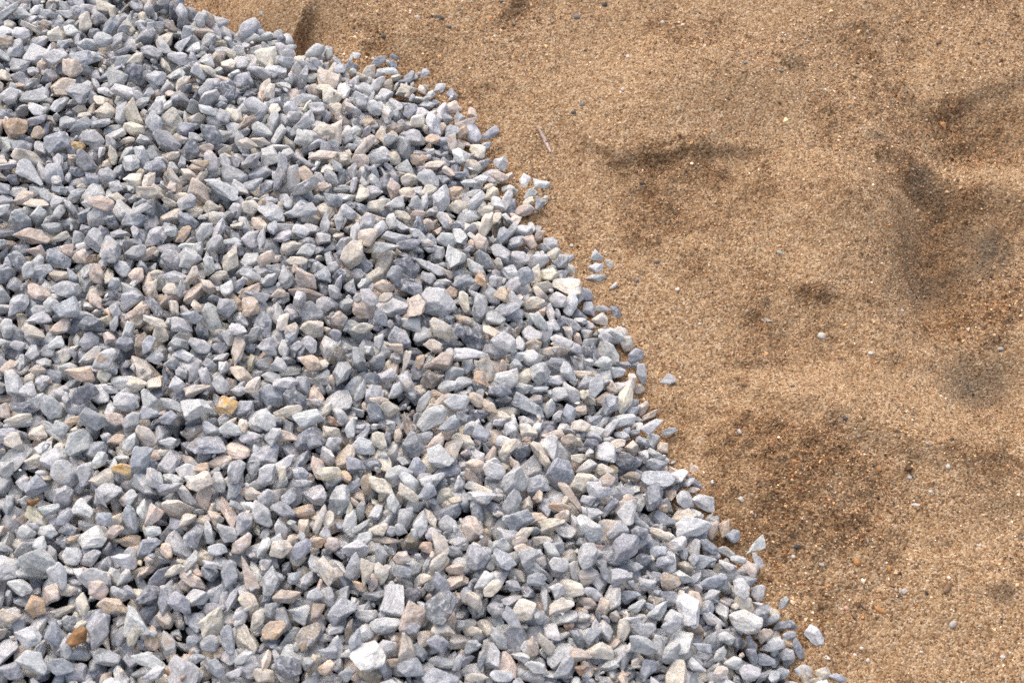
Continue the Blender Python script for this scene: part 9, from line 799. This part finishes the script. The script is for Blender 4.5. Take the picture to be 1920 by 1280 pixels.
def build_gravel():
    mat=stone_material(); r=np.random.RandomState(12)
    sets=[unpack(STONES_NAMED,True),unpack(STONES_UPPER,True),unpack(STONES_FILL,False)]
    P,Q,S,K,C=[np.concatenate(t) for t in zip(*sets)]; named=len(sets[0][0]); baked=len(P)
    # the heap goes on outside and under the settled part: stones laid on the same slope
    ex=[];sp=0.0245
    occ=set(map(tuple,np.floor(P[:,:2]/0.011).astype(int)))
    for L,(dz,pr) in enumerate(((-0.012,1.0),(-0.034,.9),(-.046,.75))):
        gx,gy=np.meshgrid(np.arange(-2.6,0.95,sp),np.arange(0.55,2.75,sp*.87)); gx=gx+(np.arange(gx.shape[0])%2)[:,None]*sp/2
        gx=(gx+r.uniform(-.007,.007,gx.shape)).ravel(); gy=(gy+r.uniform(-.007,.007,gy.shape)).ravel()
        g=gravel_depth(gx,gy); ok=(g>(0.008,0.05,.09)[L])&(r.uniform(size=g.size)<pr)
        here=np.array([any((int(math.floor(x/.011))+i,int(math.floor(y/.011))+j) in occ for i in (-1,0,1) for j in (-1,0,1)) for x,y in zip(gx,gy)])
        ok&=(L==2)|~here
        gx,gy=gx[ok],gy[ok]; ex.append(np.column_stack([gx,gy,gravel_top(gx,gy)+dz]))
    # fines: small broken bits caught in the gaps, a few spilled past the edge
    gx,gy=r.uniform(-1.2,.75,3000),r.uniform(1.0,2.6,3000); g=gravel_depth(gx,gy); ok=(g>.02)|((g>-.09)&(r.uniform(size=g.size)<.30*np.exp(np.minimum(g,0)/.03)))
    gx,gy,g=gx[ok],gy[ok],g[ok]; gz=np.where(g>.02,gravel_top(gx,gy)-r.uniform(.012,.034,len(gx)),sand_top(gx,gy)+.002)
    chips=len(gx); ex.append(np.column_stack([gx,gy,gz]))
    E=np.vstack(ex); m=len(E); q=r.normal(size=(m,4)); q/=np.linalg.norm(q,axis=1)[:,None]
    a=np.clip(.032*np.exp(.27*r.normal(size=m)),.016,.05); a[-chips:]=np.clip(.0115*np.exp(.35*r.normal(size=chips)),.004,.020)
    P=np.vstack([P,E]); Q=np.vstack([Q,q]); S=np.vstack([S,np.column_stack([a,a*r.uniform(.6,.92,m),a*r.uniform(.4,.72,m)])])
    K=np.concatenate([K,r.randint(0,NSHAPE,m)]); C=np.concatenate([C,np.zeros(m,int)])
    S=S*np.array([1.05,.99,.86]); fl=np.arange(named+len(sets[1][0]),baked); S[fl]*=np.where((r.uniform(size=len(fl))<.14)[:,None],np.array([1.22,.60,.85]),np.array([.95,.95,.95]))
    n=len(P); R=quat_mat(Q/np.linalg.norm(Q,axis=1)[:,None])
    pick=r.choice(len(FILLW),n,p=FILLW); pick=np.where(np.isin(pick,(8,9,11,12,13,14))&(S[:,0]>.026),2,pick); C=np.where(C==0,pick,C)
    base=np.array([CLASS[c] for c in C])*ALB*np.array([1.10,1.09,.985])
    base=base*np.exp(r.normal(size=(n,1))*.09)*np.exp(r.normal(size=(n,3))*.012)
    drift=1+.16*fbm(P[:,0],P[:,1],.30,3,121)+.07*(1-sstep(.05,.35,gravel_depth(P[:,0],P[:,1]))); base=base*drift[:,None]
    off=r.uniform(-5,5,(n,3)); buff=np.where(np.isin(C,(1,2,3,6)),(r.uniform(size=n)<.26)*r.uniform(.3,.9,n),(r.uniform(size=n)<.08)*.5)
    buff=np.where(np.isin(C,(7,11)),r.uniform(.1,.6,n),buff)
    vary=r.uniform(size=n)
    def arrays(i,lod):
        v,e=shape(int(K[i]),lod); loc=v*S[i]; m=len(v)
        return loc,e,loc+off[i],np.repeat(base[i][None],m,0),np.full(m,buff[i]),np.full(m,vary[i])
    # the stones that show largest: each its own object
    lab=stone_labels(P[:named],S[:named],R[:named],C[:named])
    for i in range(named):
        loc,e,tp,col,bf,vy=arrays(i,2)
        o=link("stone",mesh_np("stone",loc,ICO[2][1],mat,True,edge=e,tp=tp,Col=col,buff=bf,vary=vy))
        o.location=P[i]; o.rotation_mode='QUATERNION'; o.rotation_quaternion=Q[i]
        tag(o,lab[i],"stone","crushed stones lying on the surface of the grey gravel heap")
    # all the others as one mass
    VV=[];FF=[];at=[[],[],[],[],[]];nv=0
    for i in range(named,n):
        lod=1 if i<baked else 0; loc,*a=arrays(i,lod)
        VV.append(loc@R[i].T+P[i]); FF.append(ICO[lod][1]+nv); nv+=len(loc)
        for l,x in zip(at,a): l.append(x)
    e,tp,col,bf,vy=[np.concatenate(x) for x in at]
    o=link("gravel",mesh_np("gravel",np.vstack(VV),np.vstack(FF),mat,True,edge=e,tp=tp,Col=col,buff=bf,vary=vy))
    tag(o,"mass of smaller crushed grey limestone pieces filling the heap between the larger stones","gravel",kind="stuff")
    # the packed inside of the heap, its near-black colour paints the shade in the gaps
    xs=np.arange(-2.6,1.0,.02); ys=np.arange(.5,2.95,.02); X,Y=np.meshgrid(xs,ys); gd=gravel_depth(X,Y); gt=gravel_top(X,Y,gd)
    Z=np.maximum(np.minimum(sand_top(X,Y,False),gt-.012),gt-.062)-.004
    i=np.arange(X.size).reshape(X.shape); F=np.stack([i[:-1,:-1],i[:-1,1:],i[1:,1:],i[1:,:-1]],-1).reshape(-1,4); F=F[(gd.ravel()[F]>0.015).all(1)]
    t=NT("bed_gap_shade"); c=t.ramp(t.n("TexNoise",{"Vector":t.n("TexCoord").outputs["Object"],"Scale":120.0,"Detail":6.0}).outputs[0],[(.3,(.02,.02,.022)),(.7,(.06,.06,.062))])
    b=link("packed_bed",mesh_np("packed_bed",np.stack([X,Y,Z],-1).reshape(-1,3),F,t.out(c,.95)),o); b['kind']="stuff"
build_gravel()
# ------------------------------------------------------------ odd pebbles, a dry stalk, leaf scraps
SANDZ=None
def ground_z(x,y): return float(sand_top(np.array([x]),np.array([y]))[0])
def build_odds():
    def pmat(name,c,var,tr=False):
        t=NT(name); o=t.n("TexCoord").outputs["Object"]
        m=t.ramp(t.n("TexNoise",{"Vector":o,"Scale":420.0,"Detail":5.0}).outputs[0],[(.32,tuple(np.array(c)*(1-var))),(.68,tuple(np.minimum(np.array(c)*(1+var),.85)))])
        h=t.n("TexNoise",{"Vector":o,"Scale":700.0,"Detail":4.0}).outputs[0]
        return t.out(m,.6,h,.5,.0006,.4)
    M={"white":pmat("white_quartz",(.56,.50,.42),.2),"pale":pmat("pale_stone",(.42,.37,.32),.25),"dark":pmat("dark_stone",(.06,.055,.05),.5),"slate":pmat("slate_stone",(.17,.155,.14),.35),
       "brown":pmat("brown_stone",(.20,.115,.06),.35),"orange":pmat("orange_stone",(.42,.20,.065),.35),"olive":pmat("olive_stone",(.40,.38,.28),.25),"pink":pmat("pink_stone",(.58,.36,.28),.2)}
    r=np.random.RandomState(8)
    dirs,F=ico(4)
    for i,(x,y,l,w,ang,c,kind,lab) in enumerate(PEBBLES):
        chip=kind=="flake" or "chip" in lab or "sliver" in lab
        v=stone_shape(i%NSHAPE,dirs)[0] if chip else 0.5*dirs*(1+.16*n3(dirs*1.7,i+300)+.06*n3(dirs*5,i+301))[:,None]
        th=w*(.35 if chip else .72); v=v*np.array([l,w,th])
        z=ground_z(x,y)
        o=link(kind,mesh_np(kind,v,F,M[c])); o.location=(x,y,z+th*(.04 if "half buried" not in lab else 0.0)+.0004)
        o.rotation_euler=(math.radians(22)+r.normal()*.12,r.normal()*.12,math.radians(ang))
        tag(o,lab,kind,"odd pebbles scattered in the sand")
    # stalk: a flat dry splinter lying on the slope
    (x0,y0),(x1,y1)=STALK; n=14; V=[];Fc=[]
    for k in range(n+1):
        f=k/n; x=x0+(x1-x0)*f; y=y0+(y1-y0)*f; z=ground_z(x,y)+.0035; hw=.0042*math.sin(math.pi*min(max(f,.06),.94))**.6
        px,py=-(y1-y0),(x1-x0); L=math.hypot(px,py); px/=L;py/=L; bow=.004*math.sin(3*f)
        for s,dz in ((-1,.0),(-.3,.0018),(.3,.0018),(1,.0),(.3,-.0012),(-.3,-.0012)): V.append((x+px*(s*hw+bow),y+py*(s*hw+bow),z+dz))
        if k:
            b=(k-1)*6
            for j in range(6): Fc.append((b+j,b+(j+1)%6,b+6+(j+1)%6,b+6+j))
    V=np.array(V); c0=V.mean(0); t=NT("dry_stalk"); ob=t.n("TexCoord").outputs["Object"]
    mm=t.ramp(t.n("TexNoise",{"Vector":t.n("Mapping",{0:ob,3:(300,60,300)}).outputs[0],"Scale":1.0,"Detail":4.0}).outputs[0],[(.3,(.40,.28,.22)),(.7,(.66,.53,.45))])
    o=link("stalk",mesh_np("stalk",V-c0,np.array(Fc),t.out(mm,.8))); o.location=c0; tag(o,"dry pinkish brown stalk lying on the sand right of the gravel","stalk")
    # curled leaf scraps caught between stones
    t=NT("dead_leaf"); ob=t.n("TexCoord").outputs["Object"]
    mm=t.ramp(t.n("TexNoise",{"Vector":ob,"Scale":220.0,"Detail":5.0}).outputs[0],[(.3,(.16,.075,.03)),(.7,(.36,.20,.085))]); m=t.out(mm,.65)
    for i,((x,y),(l,w,lab)) in enumerate(zip(LEAVES,((.030,.020,"curled orange-brown leaf scrap caught between stones at the lower left"),(.028,.02,"brown leaf scrap between stones at the bottom edge"),(.018,.010,"small orange leaf sliver among grey stones on the left")))):
        g=np.linspace(-1,1,9); U,W=np.meshgrid(g,g); a=l/2*U; b=w/2*W*np.sqrt(np.clip(1-.8*U**2,0.03,1))*(1+.15*np.sin(5*U+i)); z=.006*U**2-.005*W**2+.002*np.sin(4*U+3*W)
        top=np.stack([a,b,z],-1).reshape(-1,3); bot=top-np.array([0,0,.0005]); k=np.arange(81).reshape(9,9)
        q=np.stack([k[:-1,:-1],k[:-1,1:],k[1:,1:],k[1:,:-1]],-1).reshape(-1,4); rim=np.concatenate([k[0,:],k[1:,-1],k[-1,-2::-1],k[-2:0:-1,0]]); rn=np.roll(rim,-1)
        Fq=np.vstack([q,q[:,::-1]+81,np.stack([rn,rim,rim+81,rn+81],-1)])
        o=link("leaf",mesh_np("leaf",np.vstack([top,bot]),Fq,m)); o.location=(x,y,float(gravel_top(np.array([x]),np.array([y]))[0])+.006); o.rotation_euler=(.5,.25*(i-1),(.9,-.5,.7)[i])
        tag(o,lab,"leaf","dead leaf scraps among the gravel")
build_odds()
